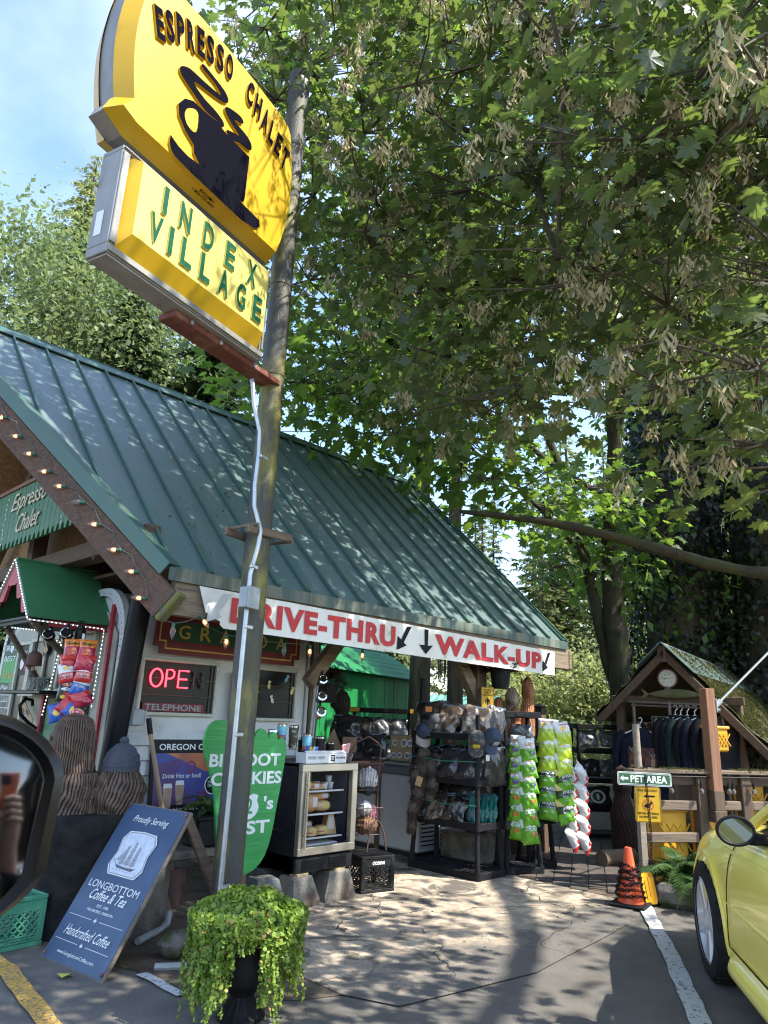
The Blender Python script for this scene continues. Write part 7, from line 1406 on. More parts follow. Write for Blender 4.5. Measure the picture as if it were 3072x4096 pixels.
PW('lettering', B().text('BIGFOOT', (.14, .03, .38, .07), .001, BGF, .03).flat([(.03, .02), (.09, .02), (.1, .06), (.085, .1), (.06, .11), (.04, .09), (.028, .055)], .001, BGF), pm('tan print', (.3, .26, .17), .6), bg, smooth=False)
def garment_mesh(name, w, h, d, sl, seed):
    r = random.Random(seed); q = [r.uniform(0, 6) for _ in range(4)]; b = B()
    def fn(u, v):
        a = 2*pi*u; z = -h*v; ww = w/2*(.28+.72*min(1, v*6)**.8) if v < .17 else w/2*(1+.05*sin(v*5+q[0]))
        dd = d*(.5+.5*min(1, v*5))*(1+.25*sin(a*3+q[1]+v*5)*v); e = .8
        return (ww*abs(cos(a))**e*(1 if cos(a) > 0 else -1), dd*sin(a)+.012*sin(v*7+a*2+q[2]), z-.06*abs(cos(a))*(v < .12)*v*8)
    b.grid(fn, 32, 22, wrap=True)
    for s in (-1, 1): b.tube([(s*w*.36, 0, -.05), (s*w*.50, .0, -.12), (s*(w*.56), .02, -.3), (s*(w*.55), .03, -h*sl*.8), (s*w*.53, .02, -h*sl)], [.05, .062, .055, .045, .035], 12, True, None, .8)
    b.tube([(.07*cos(t_), .045*sin(t_), -.005) for t_ in [2*pi*i/14 for i in range(15)]], .012, 6)
    return b.mesh(name, [], True, 60)
gm = {k: pm('garment '+k, c, .95, col2=tuple(x*1.7 for x in c), ns=5, bump=.1, bs=80) for k, c in {'black': (.010, .010, .012), 'green': (.012, .022, .02), 'navy': (.009, .011, .02), 'char': (.018, .018, .02)}.items()}
whp = pm('white hanger', (.62, .62, .6), .4)
def garment(lab, loc, yaw, me, m, group, cat='sweatshirt', hang=True, nm='sweatshirt'):
    t = T(nm, lab, cat, loc, yaw, group); me2 = me.copy(); me2.materials.append(m); P('cloth', me2, None, t)
    if hang: P('hanger', B().tube([(0, 0, .0), (0, 0, .05), (.02, 0, .075), (.03, 0, .1), (.015, 0, .125), (-.01, 0, .115)], .006, 6).tube([(-.2, 0, -.075), (0, 0, .01), (.2, 0, -.075)], .0085, 6), whp, t)
    return t
gA = [garment_mesh('cloth', .44, .74, .035, .88, 5), garment_mesh('cloth', .42, .70, .04, .85, 6)]
for k, (y, key, lab) in enumerate([(3.60, 'black', 'black sweatshirt first on the rail beside the middle upright'), (3.54, 'black', 'black sweatshirt second on the rail with a white hanger'), (3.47, 'green', 'dark green sweatshirt on the rail among the black ones'), (3.39, 'black', 'black sweatshirt just right of the dark green one'), (3.31, 'navy', 'very dark navy sweatshirt on the rail'), (3.22, 'black', 'black sweatshirt on the last white hanger by the cedar post'), (3.10, 'char', 'wide charcoal sweatshirt hanging behind the cedar post')]):
    garment(lab, (8.74+.2*(3.66-y)*1.1, y, 1.56), -.95+.06*k, gA[k % 2], gm[key], 'sweatshirts on the pipe rail')
sw_ = garment('black sweatshirt with a woodland animal picture, spread facing the lane', (8.58, 3.97, 1.40), atan2(-.98, .45), garment_mesh('cloth', .52, .80, .05, .9, 9), gm['navy'], 'sweatshirts by the shack')
def spt(x, z): return (x, -.056-.006*sin(z*9), z)
pcs = [('frame_print', [(-.15, -.22), (.16, -.22), (.16, -.50), (-.15, -.50)], gm['black'], 0)]
def pol(nm, pts, m, dz): 
    P(nm, B().add([(x, -.058-dz, z) for x, z in pts], [tuple(range(len(pts)))]), m, sw_, smooth=False)
pol('picture_print', [(-.15, -.50), (.16, -.50), (.16, -.22), (-.15, -.22)], pm('dark picture print', (.03, .02, .025), .8, col2=(.12, .06, .05), ns=18), .0)
for pts, c, nm in [([(-.14, -.36), (-.09, -.37), (-.05, -.36), (-.055, -.3), (-.09, -.27), (-.125, -.3)], (.16, .05, .02), 'bear_print'), ([(-.14, -.48), (-.09, -.49), (-.07, -.45), (-.075, -.41), (-.10, -.42), (-.12, -.405), (-.125, -.44)], (.5, .2, .06), 'fox_print'), ([(-.12, -.49), (-.09, -.49), (-.095, -.455), (-.115, -.455)], (.6, .58, .55), 'fox_chest_print'), ([(.03, -.42), (.09, -.42), (.1, -.36), (.085, -.32), (.05, -.32), (.035, -.36)], (.13, .05, .03), 'bear_print'), ([(.1, -.44), (.14, -.44), (.145, -.36), (.12, -.33), (.1, -.36)], (.3, .17, .1), 'deer_print'), ([(.06, -.48), (.11, -.485), (.112, -.44), (.062, -.435)], (.5, .5, .48), 'label_print'), ([(-.03, -.49), (.0, -.49), (.005, -.42), (-.02, -.4), (-.035, -.43)], (.07, .08, .14), 'bird_print')]:
    pol(nm, pts, pm(nm+str(pts[0]), c, .8), .002)
an = B()
for x0, z0, s in ((-.10, -.275, 1), (.12, -.335, 1)):
    for sg in (-1, 1): an.tube([(x0, -.061, z0), (x0+sg*.02, -.061, z0+.03), (x0+sg*.03, -.061, z0+.06)], .002, 4).tube([(x0+sg*.02, -.061, z0+.03), (x0+sg*.035, -.061, z0+.035)], .0018, 4).tube([(x0+sg*.01, -.061, z0+.015), (x0+sg*.003, -.061, z0+.05)], .0018, 4)
P('antler_print', an, pm('antler print', (.4, .36, .28), .8), sw_, smooth=False)
carving('tall dark brown wooden figure standing left of the dog sign', (8.0, 3.95, 0), 3.5, 1.0, .13, pm('dark brown wood figure', (.04, .02, .013), .85, col2=(.022, .012, .009), ns=7, bump=.3, bs=50), 41, group='figures at the shack')
TH('log', B().cyl((0, 0, .08), (.5, -.1, .08), .08, .075, 14), M['fence_wood'], 'short log lying on the bricks at the foot of the dark brown figure', 'log', (7.45, 3.95, .0))
for k, (x, y, w, h, lab) in enumerate([(8.05, 3.45, .4, .5, 'black bin bag slumped behind the sign post'), (8.3, 3.05, .45, .55, 'black bin bag behind the yellow bins'), (8.7, 2.55, .5, .6, 'black tarpaulin bundle behind the right fence post')]): lump('bin_bag', lab, 'bin bag', (x, y, h*.45), (w/2, w/2, h/2), PLB['dark'], 130+k, 'bin bags behind the fence')
# shelf unit in front of the shack
SD = atan2(-.56, .56)
rack('black shelf unit of bagged shirts left of the shirt shack', (9.45, 4.87, 0), SD, .92, .4, [.0, .33, .68, 1.05, 1.36])
ems = [M['white_print'], pm('emblem green', (.03, .09, .06), .6)]
for k, (u, z, key, w, h, lab) in enumerate([(-.28, 1.24, 'grey', .26, .22, 'bag with pink print at the left of the top tier by the shack'), (0, 1.24, 'grey', .26, .22, 'grey printed bag in the middle of the top tier by the shack'), (.27, 1.24, 'grey', .26, .22, 'pale printed bag at the right of the top tier by the shack'), (-.27, .87, 'dark', .28, .22, 'black and white bag at the left of the second tier by the shack'), (0, .87, 'grey', .28, .22, 'black and white bag in the middle of the second tier by the shack'), (.28, .86, 'dark', .26, .2, 'dark bag at the right of the second tier by the shack'), (-.2, .51, 'dark', .38, .26, 'black bag with a round green emblem at the left of the third tier'), (.24, .51, 'dark', .38, .26, 'black bag with a round green emblem at the right of the third tier')]):
    p = Vector((9.45, 4.87, z))+Vector((cos(SD), sin(SD), 0))*u+Vector((-.7, -.7, 0))*.14
    o = place_bag(pbag('bagged_shirt', w, h, .05, key, 140+k), 'bagged_shirt', lab, 'bagged shirt', p, SD, .3, 'bagged shirts on the shelf unit by the shack', .05*(-1)**k)
    if k >= 6:
        e = B(); e.mi = 0; e.flat([(.1*cos(2*pi*i/28), -.01+.085*sin(2*pi*i/28)) for i in range(28)], .058); e.mi = 1; e.flat([(.072*cos(2*pi*i/28), -.01+.06*sin(2*pi*i/28)) for i in range(28)], .059); e.mi = 0; e.flat([(-.012, -.05), (.012, -.05), (.02, 0), (.008, .025), (-.01, .03), (-.022, 0)], .060)
        P('emblem', e, ems, o, smooth=False)
# sword ferns
def frond_mesh(seed, L=.5):
    r = random.Random(seed); b = B(); n = 26; pts = []
    for i in range(n+1): t_ = i/n; pts.append(Vector((L*(t_-.12*t_*t_), 0, L*(.75*t_-1.0*t_*t_))))
    b.tube(pts, [.0028*(1-.7*i/n) for i in range(n+1)], 4)
    for i in range(2, n):
        t_ = i/n; ll = L*.17*sin(pi*min(1, t_*.92+.1))**.8; p = pts[i]; tg = (pts[i+1]-pts[i]).normalized()
        for s in (-1, 1):
            d = (Vector((0, s, 0))+tg*.35+Vector((0, 0, -.22+r.uniform(-.1, .1)))).normalized(); w = tg*ll*.13
            b.add([p-w, p+w, p+d*ll*.6+w*.8, p+d*ll, p+d*ll*.6-w*.7], [(0, 1, 2, 3, 4)] if s > 0 else [(4, 3, 2, 1, 0)])
    return b
fern_m = leafm('fern leaf', (.035, .085, .02), (.06, .12, .03), (.12, .24, .05), .35)
frm = [frond_mesh(i).mesh('frond', fern_m, False) for i in range(3)]
def fern(lab, loc, n, s, seed, zr=(.7, 1.25)):
    r = random.Random(seed); t = T('fern', lab, 'fern', loc)
    for k in range(n):
        sc = s*r.uniform(*zr); o = P('frond', frm[k % 3], None, t, (0, 0, 0)); o.scale = (sc, sc*r.uniform(.9, 1.2), sc*r.uniform(.9, 1.6)); o.rotation_euler = (r.uniform(-.25, .25), r.uniform(-.9, -.1), 2*pi*k/n+r.uniform(-.3, .3))
    return t
fern('large sword fern arching over the mossy kerb by the cone', (6.68, 2.80, .1), 22, 1.12, 1); fern('smaller sword fern low beside the car tyre', (6.42, 2.50, .1), 14, .72, 2); fern('tall sword fern at the back of the bed against the yellow bin', (6.93, 2.62, .1), 16, 1.1, 3)
fern('fern growing in the black planter box behind the foot sign', (3.42, 5.15, .62), 16, .62, 4); fern('fern fronds poking out between the green foot sign and the fridge', (3.66, 4.95, .42), 12, .6, 5)
TH('dry_leaf', B().grid(lambda u, v: ((u-.5)*.1, (v-.5)*.08*(1-abs(2*u-1)**2), .02*sin(u*6)*(v-.5)+.006), 6, 4), pm('dry leaf', (.3, .13, .05), .8), 'curled brown dry leaf lying on the asphalt beside the car', 'leaf', (5.62, 2.25, .01)); TH('dry_leaf', B().grid(lambda u, v: ((u-.5)*.09, (v-.5)*.09*(1-abs(2*u-1)**2), .012*sin(u*5)+.006), 6, 4), pm('yellow leaf', (.4, .38, .08), .8), 'yellow green fallen leaf at the corner of the blue A-frame sign', 'leaf', (2.0, 4.25, .01), .8)
# ------------------------------------------------------------------ yellow sports coupe at the right edge
car = T('sports_car', 'yellow two door sports coupe parked at the right beside the white line', 'car', (5.33, 1.108, 0), atan2(.54, .84))
cy = pm('yellow car paint', (.93, .76, .15), .35, coat=.6, spec=.4, col2=(.9, .73, .14), ns=1.5); tyre_m = pm('tyre rubber', (.018, .018, .019), .75, col2=(.03, .03, .03), ns=12); rim_m = pm('silver alloy', (.62, .63, .65), .35, metal=.35)
ST = [.95, .88, .6, .36, 0, -.36, -.7, -1.3, -2.0, -2.6, -3.0, -3.5, -3.66]
def tabl(vals): return lambda X: float(np.interp(-X, [-s for s in ST], vals))
ctl = [ # (y, z) control points along the half profile, each tabulated over the stations
    (tabl([.45, .60, .72, .80, .84, .84, .84, .84, .84, .84, .82, .66, .5]), tabl([.22, .18, .17, .17, .17, .17, .17, .17, .17, .17, .18, .24, .3])),
    (tabl([.50, .66, .79, .875, .905, .89, .885, .885, .885, .895, .89, .74, .55]), tabl([.26, .24, .24, .24, .24, .24, .24, .24, .24, .24, .26, .32, .36])),
    (tabl([.52, .69, .82, .90, .93, .905, .895, .895, .90, .925, .92, .78, .6]), tabl([.40, .40, .40, .42, .42, .40, .38, .38, .40, .44, .45, .48, .48])),
    (tabl([.52, .69, .82, .895, .925, .905, .905, .908, .91, .925, .91, .78, .6]), tabl([.54, .56, .58, .60, .61, .60, .60, .62, .63, .64, .65, .64, .62])),
    (tabl([.50, .66, .78, .845, .875, .875, .885, .89, .895, .90, .875, .74, .58]), tabl([.60, .65, .70, .73, .75, .765, .775, .795, .81, .82, .82, .79, .74])),
    (tabl([.46, .60, .69, .745, .775, .79, .80, .80, .80, .80, .78, .66, .52]), tabl([.63, .69, .755, .79, .82, .85, .87, .895, .915, .93, .92, .87, .80])),
    (tabl([.30, .40, .45, .50, .52, .54, .55, .56, .56, .56, .55, .48, .38]), tabl([.64, .705, .78, .825, .86, .89, .91, .92, .935, .95, .95, .90, .82])),
    (tabl([0]*13), tabl([.645, .71, .79, .84, .875, .905, .92, .93, .945, .96, .96, .905, .83])),
]
def sidept(X, k):
    i = min(int(k), 6); t = k-i; q = []
    for c in (0, 1):
        p = [ctl[max(0, min(7, j))][c](X) for j in (i-1, i, i+1, i+2)]
        q.append(.5*((2*p[1])+(-p[0]+p[2])*t+(2*p[0]-5*p[1]+4*p[2]-p[3])*t*t+(-p[0]+3*p[1]-3*p[2]+p[3])*t**3))
    return q
KS = [0, .5, 1, 1.25, 1.5, 1.75, 2, 2.25, 2.5, 2.75, 3, 3.2, 3.4, 3.6, 3.8, 4, 4.2, 4.4, 4.6, 4.8, 5, 5.3, 5.6, 6, 6.5, 7]
XS = [.95-.0768*i for i in range(61)]
vb = []
for X in XS:
    half = [sidept(X, k) for k in KS]; ring = [(X, y, z) for y, z in half]+[(X, -y, z) for y, z in reversed(half[:-1])]; vb.append(ring)
n = len(vb[0]); bb = B(); bb.v = [p for r_ in vb for p in r_]
bb.f = [(i*n+j, i*n+j+1, (i+1)*n+j+1, (i+1)*n+j) for i in range(len(XS)-1) for j in range(n-1)]+[(i*n+n-1, i*n, (i+1)*n, (i+1)*n+n-1) for i in range(len(XS)-1)]
bb.f += [tuple(reversed(range(n))), tuple((len(XS)-1)*n+j for j in range(n))]
bb.m = [0]*len(bb.f)
body_me = bb.mesh('body', [cy, M['black']], True, 40)
tmp = bpy.data.objects.new('tmp_body', body_me); COL.objects.link(tmp)
cut = B()
cut.mi = 1
for wx_ in (0, -2.58):
    for s in (-1, 1): cut.cyl((wx_, s*.52, .32), (wx_, s*1.3, .32), .372, n=40)
cme = cut.mesh('cut', [cy, M['black']], False); co = bpy.data.objects.new('tmp_cut', cme); COL.objects.link(co)
md = tmp.modifiers.new('b', 'BOOLEAN'); md.operation = 'DIFFERENCE'; md.object = co; md.solver = 'EXACT'
bpy.context.view_layer.update(); dg = bpy.context.evaluated_depsgraph_get(); nb = bpy.data.meshes.new_from_object(tmp.evaluated_get(dg))
bpy.data.objects.remove(tmp); bpy.data.objects.remove(co); nb.name = 'body'
P('body', nb, None, car)
# flared arch lips
for wx_ in (0, -2.58):
    for s in (-1, 1):
        pts = []
        for i in range(25):
            a = radians(-14+208*i/24); X = wx_+.375*cos(a); z = .32+.375*sin(a)
            k = min(np.arange(0, 6, .05), key=lambda q: abs(sidept(X, q)[1]-max(z, .2))); pts.append((X, s*(sidept(X, k)[0]+.004), z))
        P('arch_lip', B().tube(pts, .013, 8), cy, car)
# doors: a skin patch standing 3 mm proud with its own edges, with a dark shut line around it
def skin(X, k, off, s): 
    y, z = sidept(X, k); y2, z2 = sidept(X, min(7, k+.05)); d = Vector((y2-y, z2-z)); nn = Vector((d.y, -d.x)).normalized(); return (X, s*(y+nn.x*off), z+nn.y*off)
def dfront(k): return -.40-.055*max(0, k-1.5)**1.15*.9
for s in (1, -1):
    def door(u, v, off=.004): 
        k = 1.35+3.6*v; x0 = dfront(k); x1 = -1.72-.02*k; return skin(x0+(x1-x0)*u, k, off if .0 < u < 1 and 0 < v < 1 else -.004, s)
    b = B().grid(door if s > 0 else (lambda u, v: door(1-u, v)), 30, 30); P('door', b, cy, car)
    ln = [skin(dfront(k)+.006, k, .0, s) for k in np.arange(1.3, 4.95, .15)]; ln2 = [skin(-1.735-.02*k, k, .0, s) for k in np.arange(1.3, 4.95, .15)]; low = [skin(dfront(1.3)+(-1.75-dfront(1.3))*q/12, 1.3, .0, s) for q in range(13)]
    P('shut_line', B().tube(ln, .0045, 5).tube(ln2, .0045, 5).tube(low, .0045, 5), M['black'], car)
    P('side_skirt', B().grid(lambda u, v: (-.40-1.82*u, s*(.9+.055*min(1, u*12)*min(1, (1-u)*12)*(sin(pi*v)**.5)), .15+.125*v), 24, 8), cy, car)
    P('side_crease', B().tube([skin(-.36-1.9*q/20, 2.55, .002, s) for q in range(21)], [.003+.010*sin(pi*q/20) for q in range(21)], 8), cy, car); P('side_crease', B().tube([skin(-.3-2.0*q/20, 4.05, -.004, s) for q in range(21)], .012, 8), cy, car, label='upper shoulder crease')
    P('badge', B().text('GT', (-.30, .56, .10, .055), .0, fr((0, s*.907, 0), (-s, 0, 0), (0, 0, 1)) if s > 0 else fr((0, s*.907, 0), (1, 0, 0), (0, 0, 1)), .05, .1, d=.008), M['black'], car, smooth=False)
    # door mirror
    mr = P('door_mirror', B().grid(lambda u, v: (-1.03+.1*sin(v*pi/2)-.0, s*(.97+.085*cos(2*pi*u)*cos(v*pi/2)**.55), .945+.064*sin(2*pi*u)*cos(v*pi/2)**.55), 34, 12, wrap=True).tube([(-1.035, s*(.97+.085*cos(2*pi*q/30)), .945+.064*sin(2*pi*q/30)) for q in range(31)], .008, 7).box((-.99, s*.86, .905), (.07, .12, .05), .015), M['black'], car)
    GM = fr((-.858, s*.98, .965), (0, -s, 0), (.0, 0, 1)); P('mirror_glass', B().flat([(.08*cos(2*pi*q/34), .059*sin(2*pi*q/34)) for q in range(34)], 0, fr((-1.036, s*.97, .945), (0, -1, 0), (-.03, 0, 1))), pm('dark door mirror', (.34, .36, .4), .02, metal=1.0), mr, smooth=False)
# greenhouse: roof, pillars and glass
glass_c = pm('tinted car glass', (.012, .014, .015), .04, coat=.6, spec=.6)
def gh(X):  # half width and height of the roof rail at X
    return None
roofb = B(); roofb.grid(lambda u, v: (-1.72-.95*u+.1*abs(2*v-1)**2*(1-2*u), (2*v-1)*.56, 1.285+.05*(1-(2*v-1)**2)+.03*sin(pi*u)), 10, 14); P('roof', roofb, cy, car)
for s in (1, -1):
    P('pillar', B().tube([(-.56, s*.775, .915), (-.9, s*.715, 1.08), (-1.3, s*.64, 1.22), (-1.75, s*.575, 1.295), (-2.1, s*.55, 1.31), (-2.6, s*.56, 1.285)], [.028, .028, .026, .026, .026, .028], 8), cy, car, label='windscreen pillar and roof rail'); P('pillar', B().grid(lambda u, v: (-2.45-.75*v-.28*u*(1-v)+.3*u*v*0-.25*u, s*(.565+.2*v), 1.285-.37*v), 6, 8), cy, car, label='broad rear roof pillar')
    P('side_window', B().grid(lambda u, v: (-.74-.95*v*(1-u)-1.66*u-.05*v, s*(.785-.215*v), .915+.36*v*(.12+.88*min(1, (u+.02)*99))), 10, 8), glass_c, car); P('window_seal', B().tube([(-.62, s*.80, .895), (-1.6, s*.805, .92), (-2.5, s*.805, .935)], .012, 7), M['black'], car)
P('windscreen', B().grid(lambda u, v: (-.42-1.28*v-.16*abs(2*u-1)**2*(1-v), (2*u-1)*(.74-.17*v), .905+.38*v), 12, 8), glass_c, car); P('rear_window', B().grid(lambda u, v: (-2.68-.55*v, (2*u-1)*(.55+.12*v), 1.29-.36*v), 10, 6), glass_c, car)
P('interior', B().box((-1.7, 0, .9), (1.4, 1.2, .3), .05).box((-1.9, .35, 1.05), (.2, .4, .4), .06).box((-1.9, -.35, 1.05), (.2, .4, .4), .06), M['black'], car)
for s in (1, -1): P('headlight', B().ell((.83, s*.52, .58), (.12, .14, .055), 14, 8), M['glass_dark'], car); P('tail_light', B().box((-3.6, s*.5, .68), (.1, .2, .14), .02), M['red_print'], car)
# wheels
def wheel(X, s, rz_):
    t = P('wheel', B().lathe([(.215, -.11), (.26, -.115), (.30, -.108), (.315, -.085), (.318, -.03), (.318, .03), (.315, .085), (.30, .108), (.26, .115), (.235, .112), (.228, .1)], 48, cap=False), tyre_m, car, (X, s*.835, .318), 0, (-s*pi/2, 0, rz_))
    tb = B()
    for k in range(60): tb.box((.3165*cos(2*pi*k/60), .3165*sin(2*pi*k/60), .055 if k % 2 else -.055), (.006, .022, .08), 0, None, 2*pi*k/60)
    P('tread', tb, tyre_m, t, smooth=False)
    b = B().lathe([(.226, .112), (.232, .106), (.225, .09), (.208, .04), (.2, -.06), (.001, -.06)], 48, cap=False)
    P('rim', b, rim_m, t)
    sp = B()
    for k in range(5):
        a = 2*pi*k/5+.3; m = TR(0, 0, 0, a)
        sp.add([(.04, -.034, .092), (.04, .034, .092), (.215, .05, .102), (.215, -.05, .102), (.04, -.05, .03), (.04, .05, .03), (.215, .075, .04), (.215, -.075, .04)], [(0, 3, 2, 1), (0, 1, 5, 4), (1, 2, 6, 5), (2, 3, 7, 6), (3, 0, 4, 7)], m)
        sp.add([(.07, -.006, .097), (.07, .006, .097), (.2, .012, .105), (.2, -.012, .105)], [(0, 3, 2, 1)], m)
    P('spoke', sp, rim_m, t, smooth=False); P('hub_cap', B().lathe([(.055, .06), (.055, .095), (.04, .103), (.001, .104)], 20), rim_m, t); P('brake_disc', B().lathe([(.001, -.04), (.15, -.04), (.15, -.025), (.001, -.025)], 28), M['zinc'], t)
for X in (0, -2.58):
    for s in (1, -1): wheel(X, s, 0)
# ------------------------------------------------------------------ the photographer's own vehicle: door, sill and side mirror
ov = T('black_car', 'black car door and side mirror at the left edge of the view', 'car', (.1, .4, 0))
P('door_panel', B().grid(lambda u, v: (-.16-.06+.12*sin(pi*(.15+v*.75)), -2.4+2.85*u, .40+.62*v), 10, 10), M['black_gloss'], ov); P('chrome_strip', B().box((-.165, -.95, 1.045), (.03, 2.8, .022), .006), M['chrome'], ov)
P('cabin', B().box((-1.0, -1.0, 1.33), (1.55, 2.6, .55)).box((-1.0, -1.0, 1.64), (1.6, 2.7, .08), .03), pm('dark cabin glass', (.02, .022, .024), .06, spec=1.0), ov, smooth=False); P('window_frame', B().box((-.19, .12, 1.34), (.05, .06, .6), .01).box((-.19, -1.2, 1.34), (.05, .09, .6), .01).box((-.19, -1.0, 1.62), (.05, 2.6, .05), .01), M['black'], ov, smooth=False)
hz = Vector((.285, .845, 1.305)); vd = (hz-Vector((0, 0, 1.42))).normalized(); er = vd.cross(Vector((0, 0, 1))).normalized()
HM = fr(hz, er, Vector((0, 0, 1)))     # z towards the camera
def round_rect(x0, x1, y0, y1, r, n=8):
    o = []
    for cx0, cy0, a0 in ((x1-r, y1-r, 0), (x0+r, y1-r, pi/2), (x0+r, y0+r, pi), (x1-r, y0+r, 3*pi/2)):
        o += [(cx0+r*cos(a0+pi/2*i/n), cy0+r*sin(a0+pi/2*i/n)) for i in range(n+1)]
    return o
ro = round_rect(-.17, .083, -.112, .103, .062); ri = round_rect(-.155, .063, -.106, .086, .05); dn = lambda pl: [(x-.006-.045*max(0, -y/.118)**2*(x > 0)-.028*max(0, y/.103)**2*(x > 0), y) for x, y in pl]
ro, ri = dn(ro), dn(ri); n = len(ro)
hb = B()
rings = [([(x, y) for x, y in ri], -.006), ([(x, y) for x, y in ri], .012), ([((a[0]*.5+b_[0]*.5), (a[1]*.5+b_[1]*.5)) for a, b_ in zip(ri, ro)], .018), (ro, .008), ([(x*1.015, y*1.015) for x, y in ro], -.015), ([(x*.96, y*.95) for x, y in ro], -.05), ([(x*.75-.01, y*.72) for x, y in ro], -.085), ([(x*.3-.03, y*.3) for x, y in ro], -.1)]
for pl, z in rings: hb.v += [tuple(HM @ Vector((x, y, z))) for x, y in pl]
hb.f = [(i*n+j, i*n+(j+1) % n, (i+1)*n+(j+1) % n, (i+1)*n+j) for i in range(len(rings)-1) for j in range(n)]+[tuple((len(rings)-1)*n+j for j in range(n))]; hb.m = [0]*len(hb.f)
L = ov.location
mh = PW('side_mirror', hb, pm('mirror housing plastic', (.004, .004, .0045), .3, spec=.25), ov)
Rm = 1.0; m0 = HM @ Vector((.02, .02, 0)); dirc = (Vector((-.03, -.08, 1.40))-m0).normalized(); cen = m0-dirc*Rm
gb = B(); nu = 16
def gpt(u, v):
    x = -.16+.225*u; y = -.11+.197*v; p = HM @ Vector((x, y, 0)); d = (p-cen); 
    # project along the housing axis on to the sphere of the convex glass
    ax = (HM.to_3x3() @ Vector((0, 0, 1))); bq = d.dot(ax); cq = d.dot(d)-Rm*Rm; t = -bq+sqrt(max(0, bq*bq-cq)); return tuple(p+ax*t+ax*-.001)
gb.add([gpt((-.045+(p[0]+.045)*s_*1.03+.16)/.225, (-.01+(p[1]+.01)*s_*1.03+.11)/.197) for s_ in (.02, .25, .5, .75, 1) for p in ri], [(k_*n+j, k_*n+(j+1) % n, (k_+1)*n+(j+1) % n, (k_+1)*n+j) for k_ in range(4) for j in range(n)]+[tuple(reversed(range(n)))]); PW('mirror_glass', gb, pm('mirror glass', (.36, .38, .41), .05, metal=1.0), mh)
PW('mirror_arm', B().tube([(-.1, .75, 1.1), (.06, .8, 1.16), (.24, .9, 1.26)], [.05, .045, .04], 10), M['black'], ov)
# phone held at the window, seen only as a reflection
PH = cam.matrix_world.copy()
ph = T('phone', 'phone in an orange case reflected in the black car mirror', 'phone', (0, 0, 1.42))
pm_o = pm('orange case', (.6, .12, .03), .5)
def ph_part(nm, b, m): PW(nm, b, m, ph)
PX = PH @ TR(.012, -.035, .012)
ph_part('case', B().box((0, 0, .006), (.08, .165, .010), .004, PX), pm_o); ph_part('camera_bump', B().box((-.016, .052, .0), (.038, .038, .004), .0015, PX), M['black'])
for dx, dy in ((-.026, .062), (-.026, .044), (-.008, .053)): ph_part('lens', B().lathe([(.007, -.004), (.0075, -.003), (.001, -.0025)], 14, PX @ TR(dx-.0, dy, -.0, 0, pi)), M['glass_dark'])
hd_ = T('person', 'hand gripping the phone in the orange case, seen in the black car mirror', 'person', (0, 0, 1.3)); skn = pm('skin', (.36, .2, .15), .55, col2=(.3, .16, .12), ns=20)
hb2 = B()
for k in range(4):
    y = -.055-.021*k; l = (.062, .068, .064, .05)[k]; hb2.tube([PX @ Vector(q) for q in ((.045, y, .014), (.042, y+.002, -.004), (.042-l*.5, y+.006, -.009), (.042-l, y+.004, -.007))], [.0095, .0095, .0088, .0065], 8)
hb2.tube([PX @ Vector(q) for q in ((.03, -.13, .02), (-.02, -.1, .02), (-.044, -.07, .012), (-.043, -.045, .004))], [.013, .0115, .0105, .008], 8).tube([PX @ Vector(q) for q in ((.035, -.06, .022), (.03, -.09, .028), (.025, -.13, .03), (.03, -.19, .05), (.06, -.32, .12))], [.018, .03, .034, .027, .036], 12)
PW('hand', hb2, skn, hd_); PW('sleeve', B().tube([PX @ Vector(q) for q in ((.045, -.26, .09), (.08, -.4, .17), (.12, -.55, .26))], [.045, .052, .06], 14), M['black'], hd_)
# ------------------------------------------------------------------ urn of creeping plant at the foot of the pole
UX, UY = 2.42, 3.22
un = T('urn_planter', 'fluted black urn at the foot of the sign pole, almost hidden by its trailing plant', 'urn', (UX, UY, 0))
um = pm('black urn resin', (.012, .012, .014), .42, col2=(.02, .02, .022), ns=8)
P('urn', B().lathe([(.115, 0), (.118, .012), (.10, .025), (.085, .05), (.062, .08), (.055, .1), (.065, .108), (.068, .118), (.09, .13), (.13, .18), (.15, .24), (.152, .31), (.165, .36), (.185, .395), (.195, .40), (.195, .415), (.175, .41), (.165, .38), (.001, .38)], 64, None, .035, 20, (.02, .11)), um, un)
P('soil', B().lathe([(.17, .385), (.001, .40)], 20), M['dirt'], un)
jl = leafm('round creeping leaf', (.09, .17, .022), (.25, .35, .05), (.32, .45, .06), .3, .5, (.34, .18, .08))
pl = T('trailing_plant', 'bright green round leaved plant spilling over the black urn below the pole', 'plant', (UX, UY, .4))
hexv = [(0, 0, .06)]+[(cos(2*pi*i/7)*1.0, sin(2*pi*i/7)*.95, -.05*(i % 2)) for i in range(7)]; hexf = [(0, 1+i, 1+(i+1) % 7) for i in range(7)]
r = np.random.default_rng(21); pos, nor, sz = [], [], []
n = 5200; a = r.uniform(0, 2*pi, n); rad = .285*np.sqrt(r.uniform(0, 1, n)); z = .15*(1-(rad/.31)**2.4)+.025*np.sin(a*5)*rad/.3+r.uniform(-.05, .015, n)
pos.append(np.stack([rad*np.cos(a), rad*np.sin(a), z], 1)); nn = np.stack([np.cos(a)*rad*2.2, np.sin(a)*rad*2.2, np.ones(n)*.9], 1)+r.normal(size=(n, 3))*.35; nor.append(nn); sz.append(r.uniform(.0085, .0165, n))
camang = atan2(-UY, -UX); stems = B()
